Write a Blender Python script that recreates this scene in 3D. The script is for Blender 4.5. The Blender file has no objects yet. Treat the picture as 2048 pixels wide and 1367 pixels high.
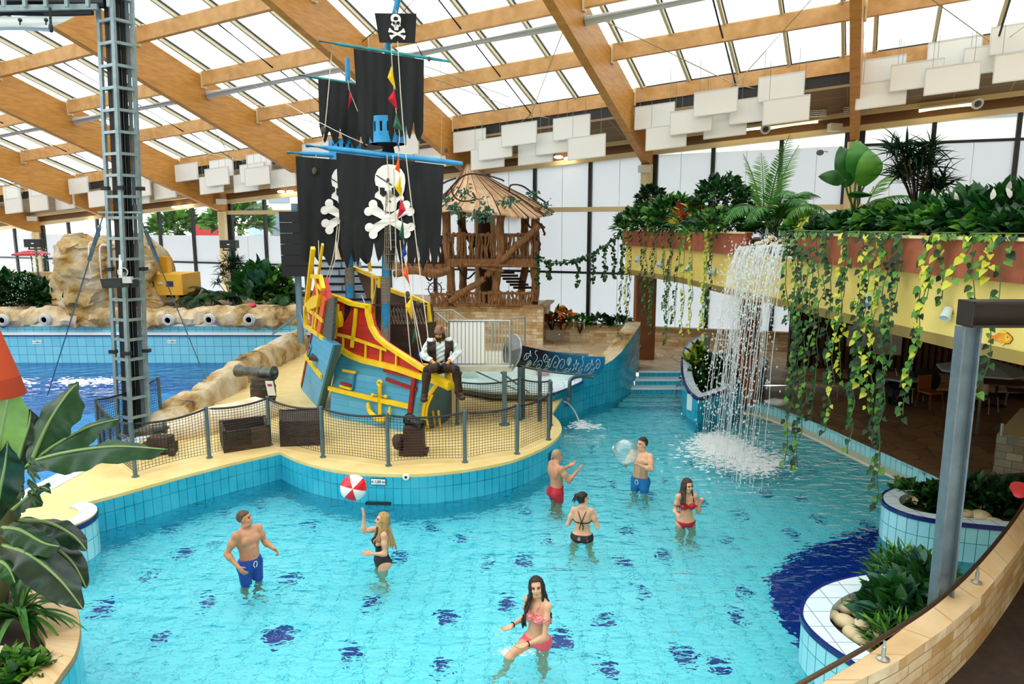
import bpy, math, random
import numpy as np
from mathutils import Vector, Matrix
from mathutils.geometry import tessellate_polygon
random.seed(7); RNG = np.random.default_rng(7)
COL = bpy.context.scene.collection
pi = math.pi; sin = math.sin; cos = math.cos; rad = math.radians
V = Vector
# ---- camera constants (focal length in pixels of the 2048 wide frame) and point helpers
FPX = 1430.0; PITCH = rad(9.25); SP = sin(PITCH); CP = cos(PITCH); EYE = 4.0
def ray(px, py):
    u = (px-1024)/FPX; v = (683.5-py)/FPX; y = CP+v*SP
    return u/y, (v*CP-SP)/y
def G(px, py, z):            # point of the level plane z
    a, b = ray(px, py); Y = (z-EYE)/b
    return V((a*Y, Y, z))
def D(px, py, Y):            # point at distance Y
    a, b = ray(px, py)
    return V((a*Y, Y, EYE+b*Y))
def WP(px, py, P, Q):        # point of the vertical plane through P and Q
    a, b = ray(px, py); dx, dy = Q[0]-P[0], Q[1]-P[1]
    s = (a*P[1]-P[0])/(dx-a*dy); Y = P[1]+s*dy
    return V((a*Y, Y, EYE+b*Y))
def lerp(a, b, t): return a+(b-a)*t
def L(h):
    h = h.lstrip('#'); c = [int(h[i:i+2], 16)/255 for i in (0, 2, 4)]
    return tuple(x/12.92 if x <= .04045 else ((x+.055)/1.055)**2.4 for x in c)
def frame(d, up=(0, 0, 1)):
    d = V(d).normalized(); up = V(up)
    if abs(d.dot(up)) > .98*up.length: up = V((0, 1, 0)) if abs(d.y) < .9 else V((1, 0, 0))
    x = d.cross(up).normalized(); return x, x.cross(d).normalized(), d
def smooth_path(P, n=6, closed=False):
    P = [V(p) for p in P]; out = []; m = len(P)
    for i in range(m if closed else m-1):
        if closed: a, b, c, d = P[i-1], P[i], P[(i+1) % m], P[(i+2) % m]
        else: a, b, c, d = P[max(i-1, 0)], P[i], P[i+1], P[min(i+2, m-1)]
        for k in range(n):
            t = k/n
            out.append(.5*((2*b)+(c-a)*t+(2*a-5*b+4*c-d)*t*t+(3*b-a-3*c+d)*t**3))
    if not closed: out.append(P[-1])
    return out
# ---- mesh builder
ORG = {}; KIDS = {}
class MB:
    def __init__(s): s.v = []; s.n = 0; s.l = []; s.k = []; s.m = []; s.uv = []; s.has = False
    def add(s, vs, fs, m=0, uv=None):
        vs = np.asarray([tuple(p) for p in vs] if not isinstance(vs, np.ndarray) else vs, dtype=np.float64).reshape(-1, 3)
        s.v.append(vs)
        if isinstance(fs, np.ndarray):
            s.l.append((fs+s.n).ravel()); s.k.append(np.full(len(fs), fs.shape[1])); nf = len(fs); nl = fs.size
        else:
            s.l.append(np.array([i+s.n for f in fs for i in f], dtype=np.int64)); s.k.append(np.array([len(f) for f in fs])); nf = len(fs); nl = len(s.l[-1])
        s.m.append(np.full(nf, m) if np.isscalar(m) else np.asarray(m))
        if uv is not None:
            uv = np.asarray(uv, dtype=np.float64).reshape(-1, 2)
            if len(uv) == len(vs): uv = uv[s.l[-1]-s.n]
            s.uv.append(uv); s.has = True
        else: s.uv.append(np.zeros((nl, 2)))
        s.n += len(vs); return s
    def box(s, lo, hi, m=0):
        x, y, z = lo; X, Y, Z = hi
        return s.add([(x,y,z),(X,y,z),(X,Y,z),(x,Y,z),(x,y,Z),(X,y,Z),(X,Y,Z),(x,Y,Z)],
            [[0,3,2,1],[4,5,6,7],[0,1,5,4],[1,2,6,5],[2,3,7,6],[3,0,4,7]], m)
    def ob(s, c, ax, ay, az, m=0):       # oriented box: centre and three half vectors
        c, ax, ay, az = V(c), V(ax), V(ay), V(az)
        P = [c+ax*i+ay*j+az*k for k in (-1, 1) for i, j in ((-1,-1),(1,-1),(1,1),(-1,1))]
        fl = [[0,3,2,1],[4,5,6,7],[0,1,5,4],[1,2,6,5],[2,3,7,6],[3,0,4,7]]
        if ax.cross(ay).dot(az) < 0: fl = [f[::-1] for f in fl]
        return s.add(P, fl, m)
    def bar(s, a, b, w, h, up=(0, 0, 1), m=0):
        a, b = V(a), V(b); x, u, d = frame(b-a, up)
        return s.ob((a+b)/2, x*w/2, u*h/2, (b-a)/2, m)
    def tube(s, path, r, n=8, m=0, cap=True, flat=1.0):
        P = [V(p) for p in path]; k = len(P)
        R = [r]*k if np.isscalar(r) else list(r)
        vs = []; x = None
        for i in range(k):
            d = (P[min(i+1, k-1)]-P[max(i-1, 0)])
            if d.length < 1e-9: d = V((0, 0, 1))
            d.normalize()
            if x is None: x, y, _ = frame(d)
            else:
                x = x-d*x.dot(d)
                if x.length < 1e-6: x, y, _ = frame(d)
                x.normalize(); y = d.cross(x)
            for j in range(n):
                a = 2*pi*j/n; vs.append(P[i]+(x*cos(a)+y*sin(a)*flat)*R[i])
        fs = [[i*n+j, i*n+(j+1) % n, (i+1)*n+(j+1) % n, (i+1)*n+j] for i in range(k-1) for j in range(n)]
        if cap: fs += [list(range(n))[::-1], [(k-1)*n+j for j in range(n)]]
        return s.add(vs, fs, m)
    def lathe(s, prof, n=20, T=None, m=0, a0=0, a1=2*pi):
        full = abs(a1-a0-2*pi) < 1e-6; q = n if full else n+1
        vs = []
        for r, z in prof:
            for j in range(q):
                a = a0+(a1-a0)*j/n; vs.append(V((r*cos(a), r*sin(a), z)))
        if T is not None: vs = [T @ p for p in vs]
        fs = [[i*q+j, i*q+(j+1) % q, (i+1)*q+(j+1) % q, (i+1)*q+j] for i in range(len(prof)-1) for j in range(n)]
        if full:
            if prof[0][0] > 1e-6: fs.append(list(range(q))[::-1])
            if prof[-1][0] > 1e-6: fs.append([(len(prof)-1)*q+j for j in range(q)])
        return s.add(vs, fs, m)
    def ell(s, c, r, n=12, k=8, T=None, m=0):
        r = (r, r, r) if np.isscalar(r) else r
        vs = []; c = V(c)
        for i in range(k+1):
            t = pi*i/k-pi/2
            for j in range(n):
                a = 2*pi*j/n; p = V((r[0]*cos(t)*cos(a), r[1]*cos(t)*sin(a), r[2]*sin(t)))
                vs.append(c+(T @ p if T is not None else p))
        return s.add(vs, [[i*n+j, i*n+(j+1) % n, (i+1)*n+(j+1) % n, (i+1)*n+j] for i in range(k) for j in range(n)], m)
    def prism(s, loop, vec, m=0, side=None, uvs=False):
        P = [V(p) for p in loop]; n = len(P); vec = V(vec)
        tri = tessellate_polygon([P])
        nr = V((0, 0, 0))
        for i in range(n): nr += P[i].cross(P[(i+1) % n])
        if nr.dot(vec) < 0: P = P[::-1]; tri = tessellate_polygon([P])
        if len(tri):
            a, b, c = tri[0]; q = (P[b]-P[a]).cross(P[c]-P[a])
            if q.dot(vec) < 0: tri = [t[::-1] for t in tri]
        s.add(P+[p+vec for p in P], [[i+n for i in t] for t in tri]+[list(t[::-1]) for t in tri], m)
        s.add(P+[p+vec for p in P], [[i, (i+1) % n, (i+1) % n+n, i+n] for i in range(n)], m if side is None else side)
        return s
    def grid(s, P, m=0, uv=None, close=False):
        a = len(P); b = len(P[0]); vs = [p for row in P for p in row]
        w = b if close else b-1
        fs = [[i*b+j, i*b+(j+1) % b, (i+1)*b+(j+1) % b, (i+1)*b+j] for i in range(a-1) for j in range(w)]
        return s.add(vs, fs, m, [q for row in uv for q in row] if uv else None)
    def wall(s, path, z0, z1, m=0, closed=False, u0=0):   # upright strip, UV in metres; z0, z1 numbers or lists
        P = [V(p) for p in path]
        if closed: P = P+[P[0]]
        u = [u0]
        for i in range(1, len(P)): u.append(u[-1]+(P[i]-P[i-1]).to_2d().length)
        Z0 = [z0]*len(P) if np.isscalar(z0) else z0; Z1 = [z1]*len(P) if np.isscalar(z1) else z1
        return s.grid([[(p.x, p.y, z) for p, z in zip(P, Z0)], [(p.x, p.y, z) for p, z in zip(P, Z1)]], m,
            [[(a, z) for a, z in zip(u, Z0)], [(a, z) for a, z in zip(u, Z1)]])
    def inst(s, tv, tf, R, t, m=0):      # many copies of a template: R (k,3,3), t (k,3)
        tv = np.asarray(tv, float); tf = np.asarray(tf); k = len(t)
        P = np.einsum('kij,nj->kni', R, tv)+t[:, None, :]
        f = (tf[None]+(np.arange(k)*len(tv))[:, None, None]).reshape(-1, tf.shape[1])
        mm = m if np.isscalar(m) else np.repeat(np.asarray(m), len(tf))
        return s.add(P.reshape(-1, 3), f, mm)
    def build(s, name, mats, parent=None, smooth=True, ang=40, org=None):
        vs = np.concatenate(s.v)
        if parent is not None: o0 = ORG[parent.name]
        elif org is not None: o0 = np.array(tuple(org), float)
        else:
            lo, hi = vs.min(0), vs.max(0); o0 = np.array([(lo[0]+hi[0])/2, (lo[1]+hi[1])/2, lo[2]])
        vs = vs-o0
        me = bpy.data.meshes.new(name)
        l = np.concatenate(s.l).astype(np.int32); k = np.concatenate(s.k).astype(np.int32)
        me.vertices.add(len(vs)); me.vertices.foreach_set('co', vs.ravel().astype(np.float32))
        me.loops.add(len(l)); me.loops.foreach_set('vertex_index', l)
        me.polygons.add(len(k)); me.polygons.foreach_set('loop_start', np.concatenate(([0], np.cumsum(k)[:-1])).astype(np.int32))
        me.polygons.foreach_set('material_index', np.concatenate(s.m).astype(np.int32))
        if s.has:
            me.uv_layers.new(name='UVMap').data.foreach_set('uv', np.concatenate(s.uv).ravel().astype(np.float32))
        for mt in (mats if isinstance(mats, (list, tuple)) else [mats]): me.materials.append(mt)
        me.update(calc_edges=True); me.validate()
        if not smooth: me.polygons.foreach_set('use_smooth', np.zeros(len(me.polygons), dtype=bool))
        if smooth:
            me.polygons.foreach_set('use_smooth', np.ones(len(me.polygons), dtype=bool)); me.set_sharp_from_angle(angle=rad(ang))
        o = bpy.data.objects.new(name, me); COL.objects.link(o)
        if parent is not None: o.parent = parent; KIDS.setdefault(parent.name, []).append(o)
        else: o.location = tuple(o0)
        ORG[o.name] = o0
        return o
def tag(o, label, cat, group=None):
    o['label'] = label; o['category'] = cat
    if group: o['group'] = group
    return o
def thing(name, label, cat, loc=(0, 0, 0), group=None):
    o = bpy.data.objects.new(name, None); COL.objects.link(o); o.location = tuple(loc); o.empty_display_size = .2
    ORG[o.name] = np.array(tuple(loc), float)
    return tag(o, label, cat, group)
def struct(o): o['kind'] = 'structure'; return o
def stuff(o): o['kind'] = 'stuff'; return o
def dup(o, loc, rz=None, label=None, group=None, sc=None):
    def rec(a, par):
        c = a.copy(); COL.objects.link(c)
        if par is not None: c.parent = par; KIDS.setdefault(par.name, []).append(c)
        for ch in KIDS.get(a.name, []): rec(ch, c)
        return c
    c = rec(o, None); c.location = tuple(loc)
    if rz is not None: c.rotation_euler = (0, 0, rz) if np.isscalar(rz) else rz
    if label: c['label'] = label
    if group: c['group'] = group
    if sc: c.scale = (sc, sc, sc) if np.isscalar(sc) else sc
    return c
ORD = 'first second third fourth fifth sixth seventh eighth ninth tenth eleventh twelfth thirteenth fourteenth fifteenth sixteenth seventeenth eighteenth nineteenth twentieth'.split()
ORD += ['twenty-'+o for o in ORD[:9]]+['thirtieth']+['thirty-'+o for o in ORD[:9]]+['fortieth']+['forty-'+o for o in ORD[:9]]+['fiftieth']+['fifty-'+o for o in ORD[:9]]
# ---- materials
class NT:
    def __init__(s, m): s.t = m.node_tree; s.n = s.t.nodes
    def __call__(s, kind, **kw):
        nd = s.n.new(kind)
        for k, v in kw.items():
            if k.startswith('_'): setattr(nd, k[1:], v)
            else: s.set(nd, k.replace('_', ' '), v)
        return nd
    def set(s, nd, k, v):
        i = nd.inputs[int(k[1:])] if k[0] == '#' else nd.inputs[k]
        if isinstance(v, bpy.types.NodeSocket): s.t.links.new(v, i)
        elif isinstance(v, bpy.types.Node): s.t.links.new(v.outputs[0], i)
        else: i.default_value = (tuple(v)+(1.0,) if hasattr(v, '__len__') and len(v) == 3 and i.type == 'RGBA' else v)
MATS = {}
def newmat(name):
    m = bpy.data.materials.new(name); m.use_nodes = True; m.node_tree.nodes.clear(); t = NT(m)
    out = t('ShaderNodeOutputMaterial'); MATS[name] = m
    return m, t, out
def mixc(t, f, a, b, mode='MIX'):
    n = t('ShaderNodeMix', _data_type='RGBA', _blend_type=mode)
    t.set(n, '#0', f); t.set(n, '#6', a); t.set(n, '#7', b); return n.outputs[2]
def ramp(t, f, stops):
    n = t('ShaderNodeValToRGB'); t.set(n, 'Fac', f); e = n.color_ramp.elements
    while len(e) < len(stops): e.new(.5)
    for q, (p, c) in zip(e, stops): q.position = p; q.color = tuple(c)+(1,) if hasattr(c, '__len__') else (c, c, c, 1)
    return n.outputs[0]
def coords(t, scale=(1, 1, 1), kind='Object', rot=(0, 0, 0)):
    c = t('ShaderNodeTexCoord'); mp = t('ShaderNodeMapping'); t.set(mp, 'Vector', c.outputs[kind]); t.set(mp, 'Scale', scale); t.set(mp, 'Rotation', rot)
    return mp.outputs[0]
def noise(t, vec, scale, detail=4, rough=.55):
    n = t('ShaderNodeTexNoise', Scale=scale, Detail=detail, Roughness=rough); t.set(n, 'Vector', vec); return n.outputs[0]
def mat(name, c, c2=None, rough=.5, metal=0, ns=4, stretch=(1, 1, 1), bump=0, bs=None, spec=.5, lo=.35, hi=.65, trans=None, sub=0):
    if name in MATS: return MATS[name]
    m, t, out = newmat(name); p = t('ShaderNodeBsdfPrincipled', Roughness=rough, Metallic=metal)
    t.set(p, 'Specular IOR Level', spec)
    c = L(c) if isinstance(c, str) else c
    vec = None
    if c2 is not None or bump: vec = coords(t, stretch)
    if c2 is not None:
        c2 = L(c2) if isinstance(c2, str) else c2
        t.set(p, 'Base Color', ramp(t, noise(t, vec, ns), [(lo, c), (hi, c2)]))
    else: t.set(p, 'Base Color', c)
    if sub: t.set(p, 'Subsurface Weight', sub); t.set(p, 'Subsurface Radius', (.012, .005, .003)); t.set(p, 'Subsurface Scale', 1.0)
    if bump:
        b = t('ShaderNodeBump', Strength=bump, Distance=.05); t.set(b, 'Height', noise(t, vec, bs or ns*2)); t.set(p, 'Normal', b)
    sh = p.outputs[0]
    if trans:   # thin leaf: part of the light goes through
        tr = t('ShaderNodeBsdfTranslucent'); t.set(tr, 'Color', L(trans) if isinstance(trans, str) else trans)
        mx = t('ShaderNodeMixShader', Fac=.35); t.set(mx, '#1', sh); t.set(mx, '#2', tr); sh = mx.outputs[0]
    t.set(out, 'Surface', sh)
    return m
def brick(name, c1, c2, mortar, w, h, ms=.01, kind='UV', offset=.5, rough=.4, vary=None, bump=.3, bias=0., rot=(0, 0, 0), extra=None):
    m, t, out = newmat(name); p = t('ShaderNodeBsdfPrincipled', Roughness=rough)
    vec = coords(t, (1, 1, 1), kind, rot)
    b = t('ShaderNodeTexBrick', _offset=offset, Scale=1.0, Mortar_Size=ms, Mortar_Smooth=.1, Bias=bias, Brick_Width=w, Row_Height=h)
    t.set(b, 'Vector', vec); t.set(b, 'Color1', L(c1)); t.set(b, 'Color2', L(c2)); t.set(b, 'Mortar', L(mortar))
    c = b.outputs[0]
    if vary: c = mixc(t, ramp(t, noise(t, vec, vary[1]), [(.4, 0.), (.65, vary[2] if len(vary) > 2 else .6)]), c, L(vary[0]))
    t.set(p, 'Base Color', c)
    bm = t('ShaderNodeBump', Strength=bump, Distance=.01); bm.invert = True; t.set(bm, 'Height', b.outputs[1]); t.set(p, 'Normal', bm)
    t.set(out, 'Surface', p)
    return m
# ================= materials of the setting
glulam = mat('glulam', '#c98f3c', '#a9702a', rough=.5, ns=3, stretch=(1, 1, 6), lo=.3, hi=.75)
purlinwood = mat('purlin_wood', '#d3a468', '#bd8a4c', rough=.5, ns=3)
cream = mat('cream_paint', '#d8c496', rough=.5)
whitem = mat('white_paint', '#e8ebe8', rough=.5)
creambar = mat('cream_bar', '#cfc9a8', rough=.45)
blackm = mat('black_metal', '#15191b', rough=.4)
soffitm = brick('soffit_tile', '#7a6342', '#6d5738', '#a08a62', 1.2, .6, ms=.012, offset=0, rough=.7)
steelgrey = mat('steel_grey', '#6c7c84', '#5d6c74', rough=.45, metal=.3, ns=6)
darksteel = mat('dark_steel', '#1d1613', rough=.55)
rust = mat('rusty_brown', '#8a4e22', '#6e3c1a', rough=.7, ns=3)
bandm = mat('terracotta_band', '#a5583a', '#8f4a2e', rough=.6, ns=5)
yellowwall = mat('yellow_plaster', '#ecd37a', '#e4c76a', rough=.8, ns=2)
deckm = mat('deck_resin', '#ecd290', '#e2c47a', rough=.45, ns=3, bump=.05, bs=60)
tilem = brick('pool_tile', '#1f9fc0', '#2babc8', '#0b4c64', .125, .245, ms=.0045, offset=0, rough=.15, vary=('#4cc0d8', 1.5, .5))
tilepale = brick('pale_tile', '#8fd2de', '#9cdae4', '#2f7f92', .125, .245, ms=.0045, offset=0, rough=.15)
tilefar = brick('far_tile', '#6fc4da', '#7acce0', '#3b8aa5', .25, .25, ms=.007, offset=0, rough=.15)
rimtile = brick('rim_tile', '#dcecef', '#d0e4ea', '#8aa3ab', .25, .25, ms=.006, offset=0, rough=.2, kind='Object')
navy = mat('navy_tile', '#17246b', rough=.15)
whitetile = mat('white_tile', '#dbe9ea', rough=.2)
stonewall = brick('stone_ashlar', '#efe3c6', '#c09a60', '#a08c64', .38, .095, ms=.005, offset=.37, rough=.75, vary=('#a9793c', 3.2, .55), bump=.6)
stonedark = brick('stone_mosaic', '#a8a08a', '#7d6f58', '#5d523f', .22, .12, ms=.005, offset=.4, rough=.7, vary=('#5f6f66', 3, .6), bump=.6)
copingm = brick('stone_coping', '#dcc093', '#d2b68a', '#8d7850', .55, 5, ms=.006, offset=0, rough=.55, vary=('#b98a4c', 1.2, .6))
flagm = None
def mk_flag(name, c1, c2, joint):
    m, t, out = newmat(name); p = t('ShaderNodeBsdfPrincipled', Roughness=.5)
    vec = coords(t, (1, 1, 1))
    vo = t('ShaderNodeTexVoronoi', _feature='DISTANCE_TO_EDGE', Scale=2.2); t.set(vo, 'Vector', vec)
    vc = t('ShaderNodeTexVoronoi', Scale=2.2); t.set(vc, 'Vector', vec)
    c = mixc(t, ramp(t, vc.outputs[1], [(.2, 0.), (.8, 1.)]), L(c1), L(c2))
    c = mixc(t, ramp(t, vo.outputs[0], [(.015, 1.), (.035, 0.)]), c, L(joint))
    t.set(p, 'Base Color', c); t.set(out, 'Surface', p); return m
flag_light = mk_flag('flagstone_light', '#d9c6a4', '#c2a67a', '#9c8560')
flag_brown = mk_flag('flagstone_brown', '#8a6848', '#6e5038', '#50392a')
def mk_rock(name, stops, sc=1.3, bump=.8):
    m, t, out = newmat(name); p = t('ShaderNodeBsdfPrincipled', Roughness=.8)
    v = coords(t, (1, 1, .7)); n = noise(t, v, sc, 8, .62)
    t.set(p, 'Base Color', ramp(t, n, stops))
    b = t('ShaderNodeBump', Strength=bump, Distance=.08); t.set(b, 'Height', noise(t, v, sc*3.2, 8, .65)); t.set(p, 'Normal', b)
    t.set(out, 'Surface', p); return m
rockm = mk_rock('sand_rock', [(.34, L('#4e3a22')), (.43, L('#a5854c')), (.53, L('#c9b48a')), (.68, L('#ddd0b8'))], 1.6, 1.)
rockgold = mk_rock('golden_rock', [(.34, L('#4a3820')), (.43, L('#a8823e')), (.52, L('#b8a172')), (.66, L('#ccc2ae'))], 1.4, 1.)
sandrock = mat('smooth_sand_rock', '#efe4cc', '#d9c398', rough=.7, ns=3)
def mk_water(name, tint, bs, bstr, ior=1.33, stretch=(1, 1.6, 1)):
    m, t, out = newmat(name)
    v = coords(t, stretch)
    n1 = noise(t, v, bs, 2, .45); n2 = noise(t, v, bs*2.6, 2, .5)
    ad = t('ShaderNodeMath', _operation='MULTIPLY_ADD'); t.set(ad, '#0', n2); t.set(ad, '#1', .35); t.set(ad, '#2', n1)
    b = t('ShaderNodeBump', Strength=bstr, Distance=.1); t.set(b, 'Height', ad)
    rf = t('ShaderNodeBsdfRefraction', Roughness=0., IOR=ior); t.set(rf, 'Color', tint); t.set(rf, 'Normal', b)
    gl = t('ShaderNodeBsdfGlossy', Roughness=.03); t.set(gl, 'Color', (1., 1., 1.)); t.set(gl, 'Normal', b)
    fr = t('ShaderNodeFresnel', IOR=ior); t.set(fr, 'Normal', b)
    mx = t('ShaderNodeMixShader'); t.set(mx, 'Fac', fr); t.set(mx, '#1', rf); t.set(mx, '#2', gl)
    t.set(out, 'Surface', mx); return m
waterm = mk_water('pool_water', (.52, .97, 1.), 3.0, .95)
wavewater = mk_water('wave_pool_water', (.10, .62, .95), 2.2, 1.0)
def mk_glass(name, tr, rough=.05, gl=.06):
    m, t, out = newmat(name)
    a = t('ShaderNodeBsdfTransparent'); t.set(a, 'Color', tr); g = t('ShaderNodeBsdfGlossy', Roughness=rough)
    mx = t('ShaderNodeMixShader', Fac=gl); t.set(mx, '#1', a); t.set(mx, '#2', g); t.set(out, 'Surface', mx); return m
glassm = mk_glass('clear_glass', (.93, .97, .98))
def mk_frost():
    m, t, out = newmat('frosted_glass')
    a = t('ShaderNodeBsdfTranslucent'); t.set(a, 'Color', (.52, .55, .57)); d = t('ShaderNodeBsdfDiffuse'); t.set(d, 'Color', (.6, .62, .66))
    mx = t('ShaderNodeMixShader', Fac=.35); t.set(mx, '#1', a); t.set(mx, '#2', d); t.set(out, 'Surface', mx); return m
frostm = mk_frost()
# ================= window wall, roof
B0 = V((2.53, 23, 0)); WD = V((.921, -.389, 0)).normalized(); BD = V((-.446, -.895, 0)).normalized(); BN = V((.895, -.446, 0)).normalized()
def W(t, r=0, z=0): q = B0+WD*t+BD*r; return V((q.x, q.y, z))
def eave(t): return 6.1+.075*(t-1.8)
def roofz(t, r): return eave(t)+.82+.36*r
def R3(t, r, dz=0): return W(t, r, roofz(t, r)+dz)
TS = [1.8+5.6*k for k in range(-7, 4)]
ROOF_END = 17.5
PR = [2.1+2.0*i for i in range(8)]
for i, t in enumerate(TS):
    b = MB(); w = BN*.11
    prof = [(-.15, -.25, .25), (.5, -.02, None), (ROOF_END, .36*ROOF_END, None)]
    lo = [W(t, -.1, eave(t)-.38), W(t, .6, eave(t)-.36+.12), W(t, ROOF_END, eave(t)-.36+.36*ROOF_END)]
    hi = [W(t, -.1, eave(t)+.55), W(t, .6, roofz(t, .6)-.12), R3(t, ROOF_END, -.08)]
    b.prism([p-w for p in lo]+[p-w for p in hi[::-1]], w*2)
    struct(b.build('roof_beam', glulam, smooth=False))
    c = MB(); c.lathe([(.17, .2), (.17, eave(t)-.3)], 20, Matrix.Translation(W(t, .28)))
    struct(c.build('column', cream))
for i in range(len(TS)-1):
    t0, t1 = TS[i], TS[i+1]; a, e = t0+.12, t1-.12
    # ---- skylight: glass with its bars
    g = MB(); g.add([R3(t0, 2.1, .06), R3(t1, 2.1, .06), R3(t1, ROOF_END, .06), R3(t0, ROOF_END, .06)], [[0, 1, 2, 3]])
    sk = struct(g.build('window_%d' % (30+i), glassm, smooth=False))
    bars = MB(); gask = MB()
    for q in (0.04, .27, .5, .73, .96):
        tt = lerp(a, e, q)
        bars.bar(R3(tt, 2.0, -.02), R3(tt, ROOF_END, -.02), .07, .1)
        gask.bar(R3(tt, 2.0, .045)+BN*.045, R3(tt, ROOF_END, .045)+BN*.045, .03, .04)
    for r in PR:
        gask.bar(R3(t0, r-.12, .03), R3(t1, r-.12, .03), .03, .05)
        bars.bar(R3(t0, r-.06, .01), R3(t1, r-.06, .01), .06, .06)
    bars.build('glazing_bar', creambar, sk, smooth=False); gask.build('glazing_gasket', blackm, sk, smooth=False)
    for r in PR:
        p = MB(); p.bar(R3(a, r, -.21), R3(e, r, -.21), .15, .36); o = struct(p.build('purlin_beam', purlinwood, smooth=False))
        s = MB()
        for tt, sg in ((a, 1), (e, -1)):
            s.bar(R3(tt+.02*sg, r, -.02), R3(tt+.02*sg, r, -.46), .17, .05, up=WD); s.bar(R3(tt, r, .0), R3(tt+.3*sg, r, .0), .12, .03)
        s.build('bracket', cream, o, smooth=False)
        if abs(r-6.1) < .1:
            p = MB(); p.tube([R3(a, r, -.62)-BD*.15, R3(e, r, -.62)-BD*.15], .11, 14); struct(p.build('trim_%d' % (60+i), whitem))
    rod = MB(); tm = (a+e)/2
    for r0, r1 in ((3.2, 4.15), (5.2, 6.15), (7.2, 8.15)): rod.tube([R3(tm, r0-.9, -.42), R3(tm, r1, -.35)], .022, 6)
    struct(rod.build('trim_%d' % (80+i), blackm))
    br = MB()
    br.tube([R3(a+.1, 6.1, -.5), R3(tm, 2.4, -.45)], .013, 5); br.tube([R3(e-.1, 6.1, -.5), R3(tm, 2.4, -.45)], .013, 5)
    br.tube([R3(tm, 2.4, -.45), R3(a+.3, .9, -.55)], .013, 5); br.tube([R3(tm, 2.4, -.45), R3(e-.3, .9, -.55)], .013, 5)
    struct(br.build('trim_%d' % (100+i), creambar))
    # ---- soffit and eave rails
    s = MB(); zz = lambda tt, r: eave(tt)+.46+.22*(r-.4)
    P = [W(a, .4, zz(a, .4)), W(e, .4, zz(e, .4)), W(e, 2.15, zz(e, 2.15)), W(a, 2.15, zz(a, 2.15))]
    s.add(P+[p+V((0, 0, .06)) for p in P], [[3, 2, 1, 0], [4, 5, 6, 7], [0, 1, 5, 4], [1, 2, 6, 5], [2, 3, 7, 6], [3, 0, 4, 7]], 0, [(a, 0), (e, 0), (e, 1.8), (a, 1.8)]*2)
    struct(s.build('ceiling', soffitm, smooth=False))
    s = MB(); s.add([W(a, 2.15, zz(a, 2.15)), W(e, 2.15, zz(e, 2.15)), R3(e, 2.1, .02), R3(a, 2.1, .02)], [[0, 1, 2, 3]]); struct(s.build('ceiling_gap_dark', blackm, smooth=False))  # black sheet put where the gap above the soffit lies in shade
    s = MB(); s.bar(W(t0, 0, eave(t0)+.08), W(t1, 0, eave(t1)+.08), .22, .17); s.bar(W(t0, .42, eave(t0)+.44), W(t1, .42, eave(t1)+.44), .1, .17)
    struct(s.build('trim_%d' % (120+i), cream, smooth=False))
    s = MB(); s.bar(W(t0, .05, eave(t0)+.32), W(t1, .05, eave(t1)+.32), .14, .34); s.bar(W(t0, .2, eave(t0)+.75), W(t1, .2, eave(t1)+.75), .06, .75)
    struct(s.build('wall_eave', mat('eave_brown', '#6b4a26', rough=.7), smooth=False))
    # ---- window bay of the back wall
    b = MB()
    zt0, zt1 = eave(t0), eave(t1)
    clear_from = 3.6 if t0 < -9.5 else (6.15 if t0 > 1 else 99)
    def pane(z0, z1, m):
        zb0, zb1 = min(z0, zt0), min(z0, zt1); y0, y1 = min(z1, zt0), min(z1, zt1)
        b.add([W(t0, -.03, zb0), W(t1, -.03, zb1), W(t1, -.03, y1), W(t0, -.03, y0)], [[0, 1, 2, 3]], m)
    pane(.2, min(clear_from, 99), 0)
    if clear_from < 90: pane(clear_from, 99, 1)
    wn = struct(b.build('window_%d' % (i+1), [frostm, glassm], smooth=False))
    f = MB()
    for q, w in ((0, .5), (1/3, .11), (2/3, .11)):
        tt = lerp(t0, t1, q); f.bar(W(tt, 0, .2), W(tt, 0, eave(tt)), w, .12, up=BD)
    for z in (2.5, 4.5, 6.15):
        if z < min(zt0, zt1)-.1: f.bar(W(t0, 0, z), W(t1, 0, z), .08, .07 if z != 4.5 else .05)
    f.build('mullion', blackm, wn, smooth=False)
    if zt0 > 4.7:
        f = MB(); f.bar(W(t0, .1, 4.5), W(t1, .1, 4.5), .1, .15); f.build('rail', cream, wn, smooth=False)
    if -16 < t0: # film joints on the frosted panes
        f = MB()
        for q in (1/6, .5, 5/6): tt = lerp(t0, t1, q); f.bar(W(tt, -.01, .3), W(tt, -.01, min(eave(tt), clear_from)), .012, .012, up=BD)
        f.build('film_seam', mat('film_seam', '#c9ced2', rough=.5), wn, smooth=False)
# ================= pools
def tilefloor(name, c1, c2, joint, w):
    m, t, out = newmat(name); p = t('ShaderNodeBsdfPrincipled', Roughness=.25); v = coords(t)
    b = t('ShaderNodeTexBrick', _offset=0, Scale=1.0, Mortar_Size=.007, Mortar_Smooth=.2, Brick_Width=w, Row_Height=w)
    t.set(b, 'Vector', v); t.set(b, 'Color1', L(c1)); t.set(b, 'Color2', L(c2)); t.set(b, 'Mortar', L(joint))
    t.set(p, 'Base Color', b.outputs[0]); t.set(out, 'Surface', p); return m
floort = tilefloor('pool_floor_tile', '#c4f2f8', '#d4f6fa', '#4fb0c6', .25)
edge = [(-900, 1180), (60, 1036), (165, 1006), (240, 986), (360, 952), (460, 926), (560, 903), (600, 921), (660, 937), (720, 945), (800, 948), (860, 946), (940, 937), (1020, 921), (1080, 898), (1110, 879), (1123, 860), (1119, 843), (1104, 827)]
DZ = .46
eg = [G(x, y, DZ) for x, y in edge]
eg = eg[1:6]+[eg[6]]+smooth_path(eg[6:], 5)[1:]
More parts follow.
